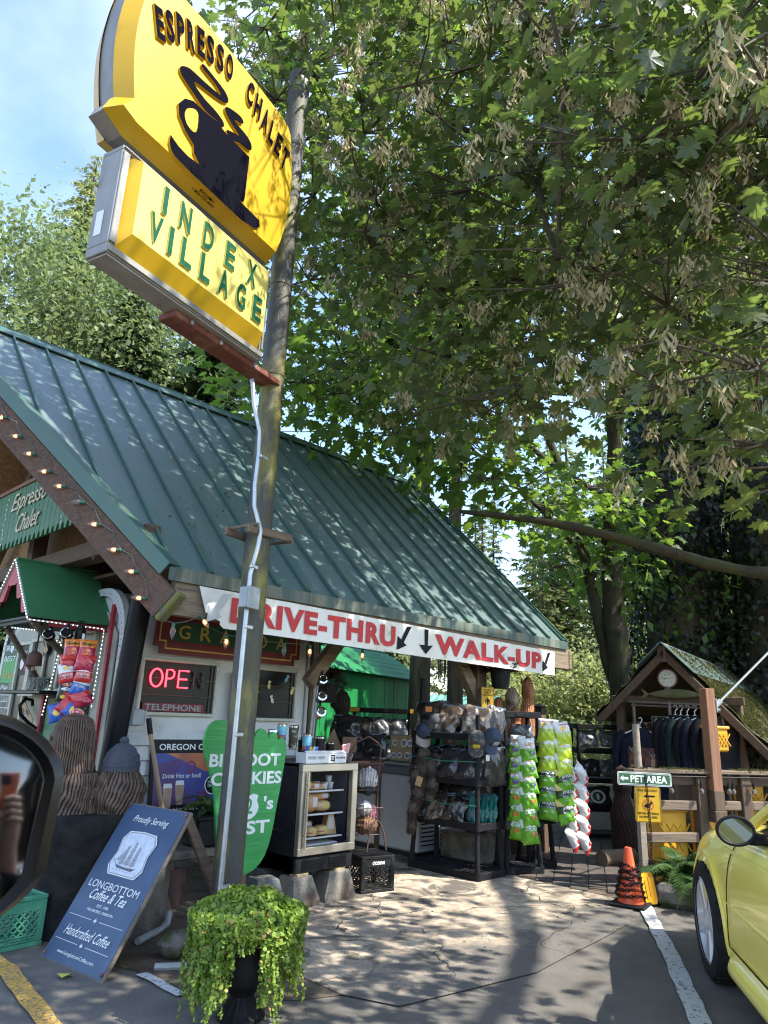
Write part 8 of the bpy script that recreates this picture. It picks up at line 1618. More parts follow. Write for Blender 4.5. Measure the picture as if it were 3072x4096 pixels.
for s_ in range(330):
    a = r.uniform(0, 2*pi); da = abs((a-camang+pi) % (2*pi)-pi)
    L = r.uniform(.12, .46) if da > .27 else r.uniform(.02, .16)
    if .27 < da < .42: L *= .7
    r0 = r.uniform(.19, .285); k = int(L/.0125)+1; prev = None; st_pts = []
    wob_ = r.uniform(0, 6, 3); lean = r.uniform(-.06, .06)
    for i in range(k):
        t_ = i*.0125; rr = r0+lean*t_+.012*sin(t_*22+wob_[0]); aa = a+.05*sin(t_*14+wob_[1]); zz0 = .09-.2*(r0-.2)-t_*1.0
        p = np.array([rr*cos(aa), rr*sin(aa), zz0])
        if p[2] < -.385: break
        st_pts.append(tuple(p))
        for sd in (-1, 1):
            tang = np.array([-sin(aa), cos(aa), 0])*sd; pos.append((p+tang*r.uniform(.004, .013)+np.array([cos(aa), sin(aa), 0])*r.uniform(-.004, .01))[None]); nor.append((np.array([cos(aa), sin(aa), .45])+r.normal(size=3)*.45)[None]); sz.append(np.array([r.uniform(.0075, .0145)*(1-.35*t_/max(L, .05))]))
    if len(st_pts) > 2 and s_ % 2 == 0: stems.tube(st_pts[::3]+[st_pts[-1]], .0012, 3, False)
pos, nor, sz = np.concatenate(pos), np.concatenate(nor), np.concatenate(sz)
raw('foliage', scatter_mesh('foliage', pos, r.normal(size=pos.shape), nor, sz, hexv, hexf, jl), pl); P('stem', stems, pm('reddish stem', (.14, .09, .04), .7), pl, kind='stuff')
# ------------------------------------------------------------------ foliage helpers
MV = [(0, 0, 0), (-.10, .13, -.01), (.04, .42, -.06), (.17, .27, .0), (.24, .56, -.08), (.42, .60, -.09), (.44, .27, .01), (.66, .34, -.03), (.68, .16, .0), (1.0, 0, -.08), (.68, -.16, .0), (.66, -.34, -.03), (.44, -.27, .01), (.42, -.60, -.09), (.24, -.56, -.08), (.17, -.27, .0), (.04, -.42, -.06), (-.10, -.13, -.01), (.32, 0, .035)]
MFc = [(18, i, i+1) for i in range(0, 17)]+[(18, 17, 0)]
MF = [(a, c, b) if False else (a, b, c) for a, b, c in MFc]
mleaf = leafm('maple leaf', (.045, .066, .024), (.08, .105, .038), (.22, .31, .06), .4, .36, spec=.55)
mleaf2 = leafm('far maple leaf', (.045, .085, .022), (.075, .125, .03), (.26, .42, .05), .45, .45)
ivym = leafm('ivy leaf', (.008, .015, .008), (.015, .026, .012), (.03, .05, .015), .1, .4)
seedm = leafm('samara', (.33, .27, .14), (.46, .39, .23), (.42, .36, .19), .25, .7)
def quads_leaf(): return [(0, 0, 0), (.45, .3, .05), (1, 0, -.05), (.45, -.3, .05)], [(0, 1, 2), (0, 2, 3)]
BA = [[2.56, 2.94, 7.29], [3.08, 2.57, 7.22], [4.02, 2.98, 8.45], [3.62, 1.98, 7.33], [3.72, 1.64, 7.24], [3.16, 1.18, 5.87], [3.35, 0.84, 5.74], [2.96, 0.46, 4.97], [3.75, 0.34, 5.97], [2.77, 3.61, 7.44], [3.65, 3.93, 8.54], [3.76, 3.57, 8.4], [3.36, 2.46, 6.91], [3.3, 2.13, 6.39], [4.59, 1.99, 7.77], [4.12, 1.53, 6.65], [4.26, 1.24, 6.6], [3.39, 0.6, 5.29], [4.27, 0.46, 6.16], [2.75, 4.48, 7.53], [4.1, 4.36, 8.51], [4.27, 3.53, 7.93], [4.38, 3.41, 7.94], [4.04, 2.44, 6.95], [3.99, 1.72, 6.42], [4.37, 1.79, 6.78], [3.87, 0.98, 5.5], [4.62, 0.77, 6.27], [3.34, 0.49, 4.81], [2.8, 4.27, 6.58], [3.48, 4.63, 7.67], [4.14, 4.49, 8.2], [3.36, 3.12, 6.38], [3.82, 3.05, 6.82], [4.03, 2.23, 6.09], [4.64, 2.24, 6.67], [3.88, 1.52, 5.51], [3.96, 1.12, 5.32], [2.91, 0.58, 4.12], [3.72, 0.61, 4.94], [3.9, 5.34, 7.57], [3.58, 3.96, 6.58], [4.62, 4.0, 7.13], [3.85, 2.88, 5.94], [4.76, 2.7, 6.69], [4.33, 2.1, 5.78], [3.4, 1.36, 4.73], [4.12, 1.35, 5.23], [4.05, 0.79, 4.98], [4.56, 0.69, 5.1], [3.44, 4.45, 6.07], [3.57, 3.79, 5.76], [4.95, 4.07, 6.74], [3.88, 2.95, 5.58], [3.87, 2.51, 5.49], [4.73, 2.16, 5.79], [3.78, 1.55, 4.84], [4.38, 1.28, 4.94], [4.12, 0.95, 4.65], [4.73, 0.64, 4.9], [4.39, 5.78, 6.96], [3.4, 3.7, 5.28], [4.12, 3.9, 5.78], [5.28, 3.82, 6.01], [5.37, 3.4, 6.05], [4.52, 2.41, 5.0], [4.8, 1.81, 5.07], [4.95, 1.54, 5.11], [4.09, 0.89, 4.16], [5.25, 0.76, 4.79], [3.78, 4.87, 5.53], [4.34, 4.77, 5.77], [3.93, 3.5, 5.01], [4.48, 3.09, 5.07], [4.62, 2.61, 4.94], [3.92, 1.86, 4.28], [4.27, 1.6, 4.13], [5.45, 1.75, 4.93], [4.5, 0.98, 4.17], [5.06, 0.99, 4.35], [5.07, 5.38, 5.37], [4.01, 3.6, 4.41], [4.98, 3.74, 4.65], [5.17, 3.14, 4.67], [4.61, 2.21, 4.24], [5.9, 2.27, 4.71], [4.83, 1.71, 3.97], [3.83, 0.99, 3.29], [4.31, 0.8, 3.59], [5.22, 4.45, 4.73], [4.19, 3.22, 3.9], [4.5, 2.95, 4.01], [4.05, 1.59, 3.46], [5.71, 1.38, 4.03], [4.98, 1.04, 3.57], [4.24, 1.12, 3.01], [4.33, 0.8, 2.86]]
BB = [[4.25, 6.47, 11.42], [4.28, 5.17, 10.81], [4.78, 4.84, 11.21], [5.46, 4.48, 11.22], [6.08, 4.35, 12.0], [5.04, 2.72, 9.31], [5.41, 2.26, 9.07], [5.88, 1.84, 9.35], [8.22, 1.59, 10.98], [3.57, 5.69, 9.77], [4.72, 5.92, 10.81], [5.13, 4.97, 9.97], [6.12, 5.27, 11.09], [5.97, 4.23, 10.69], [5.65, 2.78, 8.63], [6.75, 2.95, 10.16], [7.28, 2.09, 9.82], [7.63, 1.84, 9.87], [3.85, 5.43, 8.8], [4.59, 5.85, 9.64], [5.76, 6.15, 10.49], [5.02, 4.49, 8.56], [6.11, 4.19, 9.53], [7.47, 4.19, 10.44], [7.04, 3.1, 9.72], [8.43, 2.95, 10.14], [8.65, 1.8, 9.91], [3.94, 6.01, 8.19], [4.48, 5.93, 8.37], [6.1, 5.62, 9.41], [5.4, 4.11, 8.12], [5.91, 4.13, 8.4], [6.93, 3.88, 8.77], [7.56, 3.3, 9.23], [8.88, 2.55, 9.77], [8.52, 1.92, 8.75], [4.91, 7.22, 8.89], [5.78, 6.38, 8.48], [5.24, 5.23, 7.41], [6.98, 5.98, 8.8], [6.28, 3.94, 7.59], [6.71, 3.6, 7.6], [7.07, 3.08, 7.33], [8.6, 3.19, 8.98], [9.63, 2.16, 9.01], [5.88, 6.7, 8.15], [7.25, 6.71, 8.74], [6.95, 5.68, 7.61], [7.21, 4.54, 7.87], [7.65, 4.45, 7.82], [8.82, 4.07, 8.27], [9.33, 3.15, 8.26], [9.02, 2.24, 7.5], [6.91, 8.31, 8.18], [6.43, 6.48, 7.26], [7.24, 5.85, 7.07], [8.96, 5.81, 8.37], [8.27, 4.58, 7.17], [8.73, 4.07, 6.91], [8.99, 3.45, 7.13], [10.47, 2.92, 7.82], [6.88, 8.07, 6.77], [6.84, 7.15, 6.46], [6.46, 5.29, 6.03], [7.88, 5.3, 6.29], [9.07, 5.37, 6.85], [7.91, 3.38, 5.47], [10.42, 3.89, 6.8], [10.48, 2.93, 6.27], [8.28, 6.18, 5.79], [8.87, 6.41, 5.7], [9.2, 5.38, 5.5], [10.71, 4.26, 6.17], [11.21, 3.58, 6.23], [9.49, 2.81, 4.59]]
SUNGAPS = [((1.0, 3.0), (3.6, 6.4), 3.8, .0), ((3.75, 4.95), (.1, 1.0), 4.6, .55), ((2.6, 7.5), (1.95, 2.35), 4.45, .5)]      # crown openings added to let sun reach sign, fridge and banner: (x range), (z range), y plane, share of leaves left
def in_beam(p, bx, r):
    (x0, x1), (z0, z1), yp_, keep = bx; k = (p[:, 1]-yp_)/sun_vec.y; x = p[:, 0]-k*sun_vec.x; z = p[:, 2]-k*sun_vec.z
    return (k > 0) & (x > x0) & (x < x1) & (z > z0) & (z < z1) & (r.uniform(size=len(p)) > keep)
def rough(pts, rs, seed):
    """a limb with knots and a wandering line instead of a clean tube"""
    r = random.Random(seed); P_, R_ = [], []; k = len(pts)
    for i in range(k-1):
        p0, p1, p2, p3 = (Vector(pts[min(max(i+j, 0), k-1)]) for j in (-1, 0, 1, 2)); n = max(3, int((p2-p1).length/.16))
        for s in range(n):
            q = s/n; P_.append(.5*((2*p1)+(-p0+p2)*q+(2*p0-5*p1+4*p2-p3)*q*q+(-p0+3*p1-3*p2+p3)*q**3)+Vector((r.uniform(-1, 1), r.uniform(-1, 1), r.uniform(-1, 1)))*.12*rs[i]); R_.append((rs[i]*(1-q)+rs[i+1]*q)*(1+r.uniform(-.1, .16)))
    P_.append(Vector(pts[-1])); R_.append(rs[-1]); b = B().tube(P_, R_, 16); n = 16
    for i in range(len(P_)):
        for j in range(n): v = Vector(b.v[i*n+j]); c = P_[i]; b.v[i*n+j] = tuple(c+(v-c)*(1+.16*sin(j*2*pi/n*3+i*.55+seed)*sin(i*.9+j)+r.uniform(-.07, .07)))
    return b
def maple(lab, loc, boughs, rad, per, size, limbs, nparts, seed, lm, seeds=0, flat=.5):
    """a maple: trunk, limbs, twigs, the largest leaves as parts and the rest of the crown as one mass"""
    r = np.random.default_rng(seed); t = T('maple_tree', lab, 'tree', loc, 0); L = np.array(loc)
    ps, xs_, ns_, ss, tw = [], [], [], [], B(); sp, sx, sn, ss2 = [], [], [], []
    for bi, c in enumerate(boughs):
        c = np.array(c[:3]); k = per if len(boughs[bi]) < 4 else int(per*boughs[bi][3])
        d = r.normal(size=(k, 3)); d /= np.linalg.norm(d, axis=1)[:, None]; q = d*(r.uniform(.1, 1, k)**.5)[:, None]*rad*np.array([1, 1, flat]); p = c+q
        out = q/np.linalg.norm(q, axis=1)[:, None]; x = out*.6+r.normal(size=(k, 3))*.5+np.array([0, 0, -.45]); nrm = np.array([0, 0, 1.0])+r.normal(size=(k, 3))*.42+out*.25
        ps.append(p); xs_.append(x); ns_.append(nrm); ss.append(r.uniform(.6, 1.15, k)*size)
        for j in range(9):
            e = p[r.integers(k)]; mid = (c+e)/2+r.normal(size=3)*.08
            tw.tube([tuple(c-L), tuple(mid-L), tuple(e-L)], [.011, .007, .003], 5, False)
            if seeds and r.random() < seeds*1.25:
                m = 34; ang = r.uniform(0, 2*pi, m); base = e+np.array([0, 0, -.03])+r.normal(size=(m, 3))*.034+np.array([0, 0, -1])*r.uniform(0, .10, m)[:, None]
                sp.append(base); sx.append(np.stack([np.cos(ang)*.5, np.sin(ang)*.5, -np.ones(m)*.9], 1)); sn.append(r.normal(size=(m, 3))); ss2.append(r.uniform(.055, .075, m))
    ps, xs_, ns_, ss = (np.concatenate(v) for v in (ps, xs_, ns_, ss))
    dist = np.linalg.norm(ps-np.array([0, 0, 1.42]), axis=1); order = np.argsort(dist/ss)
    # leaves near the lens are left off, as are those in the sun gaps
    a = np.arctan2(ps[:, 1], ps[:, 0]); ok = (dist > 2.6)
    for bx in SUNGAPS: ok &= ~in_beam(ps, bx, r)
    order = order[ok[order]]
    big = order[:nparts]; rest = order[nparts:]
    raw('crown', scatter_mesh('crown', ps[rest]-L, xs_[rest], ns_[rest], ss[rest], MV, MF, lm), t)
    if nparts:
        one = bpy.data.meshes.new('leaf'); one.from_pydata(MV, [], MF); one.materials.append(lm)
        for i in big:
            x = Vector(xs_[i]).normalized(); m = fr(tuple(ps[i]-L), x, Vector(ns_[i]).cross(x)); o = bpy.data.objects.new('leaf', one); COL.objects.link(o); o.parent = t; o.matrix_local = m @ Matrix.Scale(float(ss[i]), 4)
    P('twig', tw, M['twig'], t, kind='stuff')
    if sp: raw('seed_cluster', scatter_mesh('seeds', np.concatenate(sp)-L, np.concatenate(sx), np.concatenate(sn), np.concatenate(ss2), [(0, 0, 0), (.35, .17, .02), (.85, .2, 0), (1, .02, 0), (.4, -.05, 0)], [(0, 4, 1), (4, 2, 1), (4, 3, 2)], seedm), t)
    for pts, rs, mm in limbs: P('limb' if rs[0] < .25 else 'trunk', rough([tuple(Vector(p)-Vector(loc)) for p in pts], rs, seed+len(pts)), M[mm], t)
    return t
OV = [(x, y, z) for x, y, z in [(4.2, .4, 7.6), (5.4, -.6, 6.8), (3.0, -.8, 7.9), (6.4, -.2, 6.0), (5.0, -2.0, 6.6), (6.4, -1.8, 7.2), (3.6, -2.6, 7.6), (7.4, -.6, 7.6), (6.2, .6, 8.2), (4.8, 1.0, 9.0), (7.6, .9, 9.0), (6.0, -3.4, 6.4), (7.6, -2.8, 6.6), (4.2, -3.8, 7.4), (1.8, -1.6, 8.4), (3.6, -.2, 8.8), (2.6, .2, 8.4), (5.8, -1.2, 8.6), (7.0, -3.2, 8.6), (8.4, -1.6, 6.8), (2.4, -3.2, 8.2), (1.0, -3.6, 8.0), (5.2, -4.6, 6.4), (6.8, -5.0, 7.0), (3.2, -4.8, 7.8), (6.4, 3.9, 6.6), (7.2, 4.3, 7.2), (8.0, 3.9, 6.9), (8.6, 3.2, 6.2), (7.8, 2.9, 5.8), (6.8, 2.7, 6.0), (7.4, 3.2, 6.3), (8.2, 2.6, 6.8), (6.8, 3.6, 6.5), (7.9, 3.6, 7.2), (6.4, 3.0, 7.2), (8.6, .2, 6.4), (7.2, -.1, 5.0), (8.4, -2.4, 5.2), (6.6, -2.4, 5.2)]]  # overhead boughs, mostly out of view, added to shade the lot and roof
OV = [(x, y, z, .08 if 2.3 < y+.766*z < 5.6 and 1.8 < x-.341*z < 7 else 2.0 if y+.766*z > 6.4 and x > 6 else 1.15) for x, y, z in OV]  # leaf share of each bough set by where its shadow falls
hang = [(2.99, 1.7, 5.9), (3.34, 1.8, 5.41), (3.62, 2.0, 5.05), (3.70, 2.06, 4.9), (3.92, 2.2, 4.59)]
BA = [b+[.62] if atan2(b[1], b[0]) < radians(31) and b[2] < 6.2 else b for b in BA]
maple('big leaf maple overhanging the lot, hung with tan seed clusters', (9.6, .6, 0), BA+OV, 1.02, 145, .118,
      [([(9.6, .6, 0), (9.4, .7, 2.5), (9.0, .9, 4.6), (8.6, .8, 7.0), (8.3, .6, 10)], [.34, .28, .24, .17, .08], 'bark_moss'),
       ([(9.3, .75, 3.2), (8.52, 2.35, 3.1), (7.68, 3.33, 3.39), (6.91, 4.05, 3.6), (6.2, 4.88, 3.72)], [.09, .065, .056, .046, .02], 'bark_moss'),
       ([(9.05, .85, 4.6), (7.6, 1.2, 4.85), (6.32, 1.48, 5.17), (5.73, 2.13, 5.41), (5.27, 2.38, 5.7), (4.92, 2.59, 5.99), (4.41, 2.93, 6.3), (3.9, 3.6, 6.9)], [.13, .11, .085, .075, .06, .05, .035, .015], 'bark_moss'),
       ([(6.0, 1.8, 5.28), (5.74, 2.14, 5.4), (5.21, 3.22, 5.56), (4.72, 4.28, 5.6)], [.05, .05, .035, .015], 'bark_moss'),
       ([(8.6, .8, 7), (6.8, .2, 7.6), (5.2, 0, 7.8), (3.4, -.4, 8.2), (2.2, -1, 8.5)], [.12, .1, .07, .05, .02], 'bark'), ([(8.8, .8, 5.6), (7.4, -1.2, 6.2), (6.2, -2.6, 6.8), (4.6, -3.6, 7.4)], [.12, .09, .07, .03], 'bark'),
       ([(8.5, .8, 8), (7.2, 2.4, 8.6), (6.2, 3.8, 9.0), (5.4, 5.2, 8.6)], [.11, .08, .06, .025], 'bark'), (hang, [.012, .016, .019, .02, .012], 'twig'), ([(3.92, 2.2, 4.59), (3.9, 2.3, 5.0), (4.3, 2.6, 5.9)], [.02, .02, .03], 'bark_moss')], 300, 5, mleaf, .6, .3)
maple('two stemmed mossy maple rising behind the shirt shack', (11.8, 5.75, 0), [b for b in BB if not (atan2(b[1], b[0]) < radians(31) and b[2] < 9.5)]+[[5.0, 7.1, 5.9], [4.9, 6.3, 5.3], [5.5, 6.4, 5.4], [5.5, 5.9, 5.1], [6.1, 5.9, 5.0], [6.9, 6.0, 5.0], [6.9, 5.4, 4.6], [7.6, 5.4, 4.6], [5.1, 5.8, 5.5], [6.0, 6.0, 5.5], [5.5, 4.9, 4.7], [7.7, 5.0, 4.4], [7.4, 5.7, 5.2], [4.6, 6.8, 6.0], [8.8, 5.3, 4.5], [6.3, 7.3, 5.4], [7.6, 7.2, 5.2], [5.6, 7.6, 6.0], [10.3, 6.1, 4.9], [10.9, 6.0, 4.7], [11.1, 5.5, 5.1], [11.4, 5.3, 4.4], [11.3, 5.6, 4.0], [11.7, 6.6, 4.3], [10.1, 5.3, 5.1], [11.5, 5.3, 5.1]], 1.15, 75, .19,
      [([(11.8, 5.75, 0), (11.69, 5.69, 1.7), (11.5, 5.65, 3.0), (11.45, 5.65, 3.87), (10.9, 5.2, 6.2), (10.3, 4.8, 8.2), (9.8, 4.6, 11)], [.22, .185, .165, .15, .12, .09, .04], 'bark_moss'),
       ([(11.75, 5.75, 1.9), (11.55, 5.86, 2.6), (11.25, 5.95, 3.8), (10.9, 6.1, 5.4), (10.3, 6.6, 7.6), (9.8, 7, 9.6)], [.11, .1, .085, .07, .05, .03], 'bark_moss'),
       ([(11.3, 5.9, 3.9), (10.6, 5.9, 4.4), (9.8, 6.4, 5.2), (9.0, 7.0, 6.0)], [.06, .05, .035, .015], 'bark_moss'), ([(10.9, 5.2, 6.2), (9.6, 4.0, 7.2), (8.6, 3.0, 8.0)], [.09, .06, .02], 'bark'), ([(11.1, 5.4, 5.2), (10.2, 5.9, 5.6), (8.6, 6.8, 6.8)], [.07, .05, .02], 'bark')], 0, 6, mleaf2, .0, .6)
# ivy covered trunks at the right
def ivy_tree(lab, x, y, r0, H, n, seed, lx=0, ly=0, bulge_=()):
    r = np.random.default_rng(seed); t = T('ivy_tree', lab, 'tree', (x, y, 0)); P('trunk', B().tube([(0, 0, 0), (lx*.3, ly*.3, H*.3), (lx*.7, ly*.7, H*.7), (lx, ly, H)], [r0*.8, r0*.62, r0*.5, r0*.3], 14), M['bark'], t)
    z = H*r.uniform(0, 1, n)**.85; a = r.uniform(0, 2*pi, n); lump_ = 1+.28*np.sin(a*3+z*1.3+seed)+.22*np.sin(a*5-z*2.1)+.25*np.sin(z*1.7+seed*2)
    rad = r0*lump_*(1.12-.35*z/H)*r.uniform(.82, 1.12, n); p = np.stack([rad*np.cos(a)+lx*z/H, rad*np.sin(a)+ly*z/H, z], 1)
    nn = np.stack([np.cos(a), np.sin(a), np.full(n, .35)], 1)+r.normal(size=(n, 3))*.4; x_ = np.stack([-np.sin(a)*.2, np.cos(a)*.2, -np.ones(n)], 1)+r.normal(size=(n, 3))*.5
    tv = [(0, 0, 0), (-.05, .3, 0), (.3, .42, -.04), (.5, .2, 0), (1, 0, -.06), (.5, -.2, 0), (.3, -.42, -.04), (-.05, -.3, 0)]; raw('ivy', scatter_mesh('ivy', p, x_, nn, r.uniform(.06, .12, n), tv, [(0, i, i+1) for i in range(1, 7)], ivym), t)
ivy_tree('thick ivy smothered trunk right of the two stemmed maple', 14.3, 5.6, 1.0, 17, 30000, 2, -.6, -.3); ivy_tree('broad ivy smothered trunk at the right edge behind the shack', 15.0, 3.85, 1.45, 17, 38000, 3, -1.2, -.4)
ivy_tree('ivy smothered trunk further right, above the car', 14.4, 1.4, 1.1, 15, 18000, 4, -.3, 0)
# conifers
ndl = leafm('fir needles', (.04, .07, .034), (.065, .10, .045), (.1, .17, .05), .2, .6); cdl = leafm('cedar sprays', (.22, .25, .1), (.34, .36, .16), (.42, .48, .15), .3, .6)
def conifer_mesh(name, H, R, nb, z0, seed, mat, droop=.35, fine=26, wid=.09):
    r = np.random.default_rng(seed); P0, X, N, S = [], [], [], []; br = B()
    for i in range(nb):
        t_ = (i+r.uniform(0, 1))/nb; z = z0+(H-z0)*t_; L = R*(1-t_)**.75*r.uniform(.6, 1.1)+.12; a = i*2.4+r.uniform(-.4, .4)
        k = max(6, int(fine*L/R)+6); s = np.sort(r.uniform(.08, 1, k)); cx_, sy_ = cos(a), sin(a)
        px_ = s*L*cx_; py_ = s*L*sy_; pz_ = z+s*L*.18-droop*L*s*s
        if i % 2 == 0: br.tube([(0, 0, z), (L*.5*cx_, L*.5*sy_, z+L*.09-droop*L*.25), (L*.92*cx_, L*.92*sy_, z+.165*L-droop*L*.85)], [.012+.012*L/R, .01, .004], 4, False)
        for sd in (-1, 1, 0):
            tw = np.stack([cx_*.75-sd*sy_*.85, sy_*.75+sd*cx_*.85, np.full(1, -.18-droop*.4)[0]+0*cx_], 0)
            P0.append(np.stack([px_, py_, pz_], 1)+r.normal(size=(k, 3))*.03); X.append(np.tile(tw, (k, 1))+r.normal(size=(k, 3))*.28); N.append(np.tile([0, 0, 1.], (k, 1))+r.normal(size=(k, 3))*.35)
            S.append(np.clip(L*.34*(1.15-s), .10, .6)*r.uniform(.7, 1.25, k))
    tv = [(0, 0, 0), (.15, .5*wid*4, 0), (.3, .12, -.01), (.42, .5*wid*3.2, -.03), (.58, .08, -.03), (.72, .5*wid*2, -.06), (1, 0, -.1), (.72, -.5*wid*2, -.06), (.58, -.08, -.03), (.42, -.5*wid*3.2, -.03), (.3, -.12, -.01), (.15, -.5*wid*4, 0)]
    tf = [(0, 2, 1), (0, 11, 10), (0, 10, 2), (2, 4, 3), (10, 9, 8), (2, 10, 8), (2, 8, 4), (4, 6, 5), (8, 7, 6), (4, 8, 6)]
    return scatter_mesh(name, np.concatenate(P0), np.concatenate(X), np.concatenate(N), np.concatenate(S), tv, tf, mat), br
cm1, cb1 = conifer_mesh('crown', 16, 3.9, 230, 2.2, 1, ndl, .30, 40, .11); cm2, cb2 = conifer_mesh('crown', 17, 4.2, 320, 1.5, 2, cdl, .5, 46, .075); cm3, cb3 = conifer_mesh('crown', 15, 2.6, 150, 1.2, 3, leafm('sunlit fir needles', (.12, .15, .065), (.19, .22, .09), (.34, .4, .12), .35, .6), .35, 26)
def conifer(lab, loc, cm, cb, H, tr_r, s=1.0, rz=0.0, src=None, group=None):
    if src is not None: return dup(src, loc, rz, lab, group, None, s)
    t = T('conifer_tree', lab, 'tree', loc, rz, group); t.scale = (s, s, s); P('trunk', B().tube([(0, 0, 0), (.05, .02, H*.3), (-.05, 0, H*.7), (0, 0, H*.98)], [tr_r, tr_r*.8, tr_r*.4, .02], 10), M['bark'], t); raw('crown', cm, t); P('branch', cb, M['twig'], t, kind='stuff'); return t
GL = 'conifers behind the roof'
c1 = conifer('dark fir with a bare grey trunk seen above the roof ridge below the sign', (6.0, 13.8, 0), cm1, cb1, 16, .26, .7, 0, None, GL)
for loc, s, rz, lab in [((8.6, 14.6, 0), .78, 1.3, 'dark fir between the bare trunk fir and the sign pole'), ((10.8, 18.6, 0), .9, 2.2, 'dark fir deep behind the roof, right of the pale cedar'), ((9.6, 16.4, 0), .9, 4.2, 'tall dark fir behind the far end of the roof'), ((7.6, 16.0, 0), .72, 3.0, 'dark fir standing further back between two others')]: conifer(lab, loc, None, None, 0, 0, s, rz, c1, GL)
c2 = conifer('pale green cedar with drooping sprays, tallest tree left of the sign', (5.7, 17.0, 0), cm2, cb2, 17, .25, .93, 0, None, GL); 
for (x, y, r0, lab) in [(10.5, 9.2, .2, 'thick brown conifer trunk just right of the green shed'), (10.95, 8.7, .15, 'slimmer conifer trunk left of the timber post')]:
    t = T('conifer_tree', lab, 'tree', (x, y, 0), 0); P('trunk', B().tube([(0, 0, 0), (0, 0, .5), (.03, 0, 2.5), (0, .05, 7), (0, 0, 14)], [r0*1.5, r0*1.12, r0, r0*.8, .04], 14), M['bark'], t); o = raw('crown', cm1, t, (0, 0, 8)); o.scale = (.6, .6, .4)
c3 = conifer('sunlit young fir in the forest edge beyond the far eave', (25.5, 15.6, 0), cm3, cb3, 15, .2, .62, 0, None, 'sunlit trees beyond the shack')
rr_f = random.Random(5)
FP = [(24, 17.6, .75), (27, 13.4, .9), (28.5, 17, 1.05), (31, 14.4, 1.2), (27.5, 19.5, .8), (33, 18.5, 1.25), (24.8, 12.6, .72), (32, 10.5, .9), (36, 13, 1.05), (22, 20.5, .6), (25, 23.5, .85), (20, 24.5, .8), (30, 22.5, .95), (38, 17, 1.1), (35, 22, 1.1), (33, 6.5, .9), (36, 3, 1.0), (28, 8.6, .75), (27, 5, .8), (16.5, 27, .95), (30, 27, 1.1)]
for k, (x, y, s) in enumerate(FP):
    ang = math.degrees(atan2(y, x)); dd = hypot(x, y)
    conifer('%s fir %s in the sunlit forest %s' % (['slim', 'broad', 'ragged'][k % 3], ['low', 'middling', 'tall'][0 if s < .7 else 1 if s < .92 else 2], 'far back, tree %s from the green shed' % ['first', 'second', 'third', 'fourth', 'fifth', 'sixth', 'seventh', 'eighth', 'ninth', 'tenth', 'eleventh', 'twelfth', 'thirteenth', 'fourteenth', 'fifteenth', 'sixteenth', 'seventeenth', 'eighteenth', 'nineteenth', 'twentieth', 'last'][sorted(range(len(FP)), key=lambda q: -atan2(FP[q][1], FP[q][0])).index(k)]), (x, y, 0), None, None, 0, 0, s, rr_f.uniform(0, 6), c3, 'sunlit trees beyond the shack')
# sunlit broadleaf trees at the forest edge
def bushy(name_lab, loc, R, H, n, seed, mat, size, group):
    r = np.random.default_rng(seed); t = T('broadleaf_tree', name_lab, 'tree', loc, 0, group); P('trunk', B().tube([(0, 0, 0), (.1, 0, H*.4), (0, .1, H*.8)], [.16, .12, .04], 10), M['bark_moss'], t)
    cl_ = r.normal(size=(26, 3)); cl_ /= np.linalg.norm(cl_, axis=1)[:, None]; cl_ *= (r.uniform(.3, 1, 26)**.5)[:, None]*np.array([R, R, H*.42]); cl_ += np.array([0, 0, H*.58])
    p = cl_[r.integers(0, 26, n)]+r.normal(size=(n, 3))*R*.22; p = p[p[:, 2] > .1]; n = len(p)
    tv, tf = quads_leaf(); raw('crown', scatter_mesh('crown', p, r.normal(size=(n, 3))+np.array([0, 0, -.4]), np.tile([0, 0, 1.], (n, 1))+r.normal(size=(n, 3))*.5, r.uniform(.6, 1.2, n)*size, tv, tf, mat), t); return t
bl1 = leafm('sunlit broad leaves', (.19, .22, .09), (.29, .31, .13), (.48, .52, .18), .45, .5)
BT = [((22.5, 12.2, 0), 1.9, 4.2, 'round bright bush at the forest edge behind the carved figures'), ((21.5, 14.0, 0), 1.7, 3.6, 'low bright bush just right of the green shed'), ((23.5, 10.4, 0), 2.2, 5.0, 'bright bushy tree behind the mossy shack roof'), ((20.5, 16.5, 0), 2.0, 4.6, 'bright bushy tree behind the large conifer trunk'), ((24.5, 8.2, 0), 2.4, 5.5, 'bright bushy tree behind the ivy trunks'), ((16.5, 9.6, 0), 1.1, 1.3, 'knee high bush on the grass beyond the racks'), ((17.5, 7.6, 0), 1.3, 1.5, 'wide low bush glimpsed between shelf unit and shack'), ((18, 5.2, 0), 1.6, 2.4, 'bush in the gap right of the shack')]
for k, (loc, R, H, lab) in enumerate(BT): bushy(lab, loc, R, H, 5200 if H > 3 else 2600, 50+k, bl1, .17 if H > 3 else .12, 'bushes at the forest edge')
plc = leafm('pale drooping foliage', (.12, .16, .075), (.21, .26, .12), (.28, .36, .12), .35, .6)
for loc, R, H, lab in [((4.9, 15.8, 0), 2.7, 12.5, 'rounded pale green tree at the left edge above the roof'), ((7.0, 18.2, 0), 3.2, 15, 'rounded pale green tree behind, next to the sign'), ((9.5, 20.5, 0), 3.4, 14, 'pale green tree glimpsed between sign and pole')]: bushy(lab, loc, R, H, 34000, int(R*50), plc, .15, 'pale trees behind the roof')
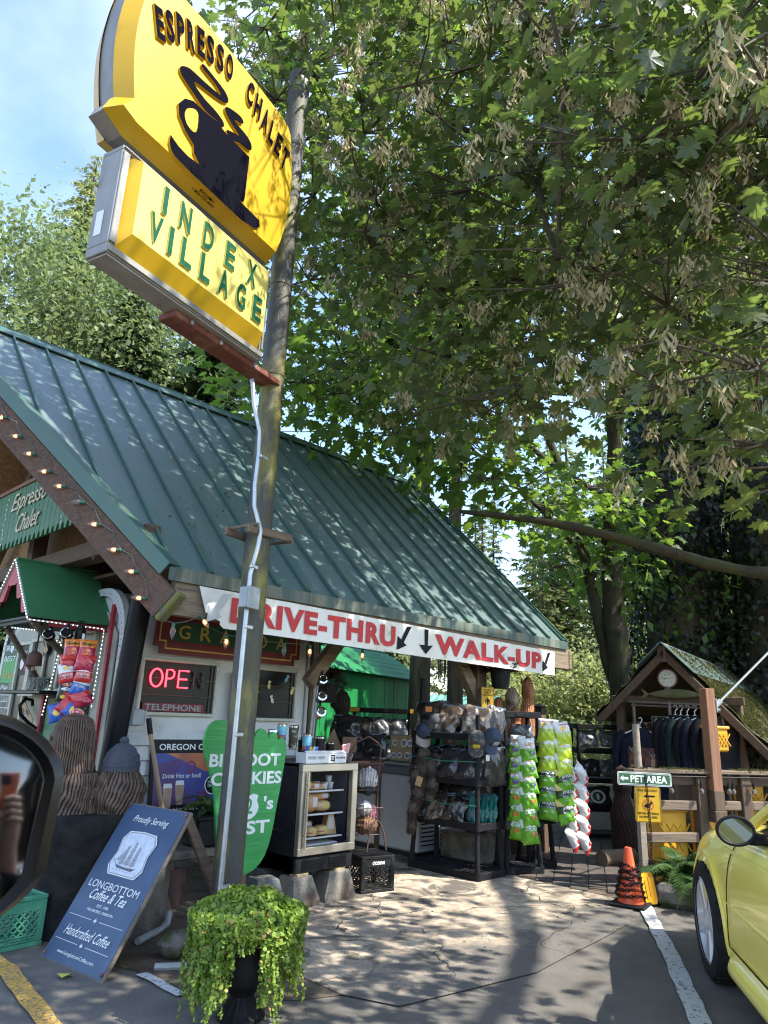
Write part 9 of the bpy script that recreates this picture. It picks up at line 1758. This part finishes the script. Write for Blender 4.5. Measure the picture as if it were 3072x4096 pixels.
for k, (loc, lab) in enumerate([((15.5, 1.5, 0), 'leafy dark tree behind the right hand ivy trunk'), ((15.2, 5.2, 0), 'leafy tree between the two ivy smothered trunks'), ((17.5, 3.2, 0), 'leafy tree deep behind the ivy smothered trunks')]): bushy(lab, loc, 2.3, 10, 9000, 70+k, mleaf2, .2, 'trees behind the ivy trunks')
# far hill
hb_ = B(); hb_.grid(lambda u, v: (520*cos(.1+u*1.4)*(1+.5*v), 520*sin(.1+u*1.4)*(1+.5*v), -2+v*(70+40*sin(u*9)+35*sin(u*23+1)+8*sin(u*61))*(1-.2*v)), 90, 20)
P('hill', hb_, pm('distant wooded hill', (.035, .055, .035), .95, col2=(.05, .075, .04), ns=.06, bump=.5, bs=.3), None, kind='structure')
rl = np.random.default_rng(8); n = 420; u = rl.uniform(2.6, 7.7, n); v = rl.uniform(0, 1, n)**1.6; p = np.stack([u, 4.5+2.57*v-.004, 2.37+2.55*v+.006], 1)
PW('fallen_leaf', scatter_mesh('fallen_leaf', p, np.stack([rl.normal(size=n), rl.normal(size=n), rl.normal(size=n)], 1)*np.array([1, .7, .7]), np.tile([0, -.7, .71], (n, 1))+rl.normal(size=(n, 3))*.2, rl.uniform(.012, .05, n), *quads_leaf(), leafm('roof litter', (.10, .07, .035), (.2, .16, .07), (.1, .08, .03), .1, .8)), None, chalet, kind='stuff')
# fallen leaf litter on the paving edge
r = np.random.default_rng(77); n = 260; p = np.stack([r.uniform(2.2, 7.4, n), r.uniform(2.7, 6.2, n), np.full(n, .014)], 1); keep = ((p[:, 0] < 3.9) & (p[:, 1] > 3.9)) | ((p[:, 1] < 3.3) & (p[:, 0] > 4)) | (r.uniform(size=n) < .22); p = p[keep]; n = len(p)
raw('leaf_litter', scatter_mesh('leaf_litter', p, r.normal(size=(n, 3))*np.array([1, 1, .1]), np.tile([0, 0, 1.], (n, 1))+r.normal(size=(n, 3))*.25, r.uniform(.012, .04, n), *quads_leaf(), leafm('dry litter', (.12, .075, .04), (.25, .17, .08), (.1, .08, .03), .1, .8)), None)
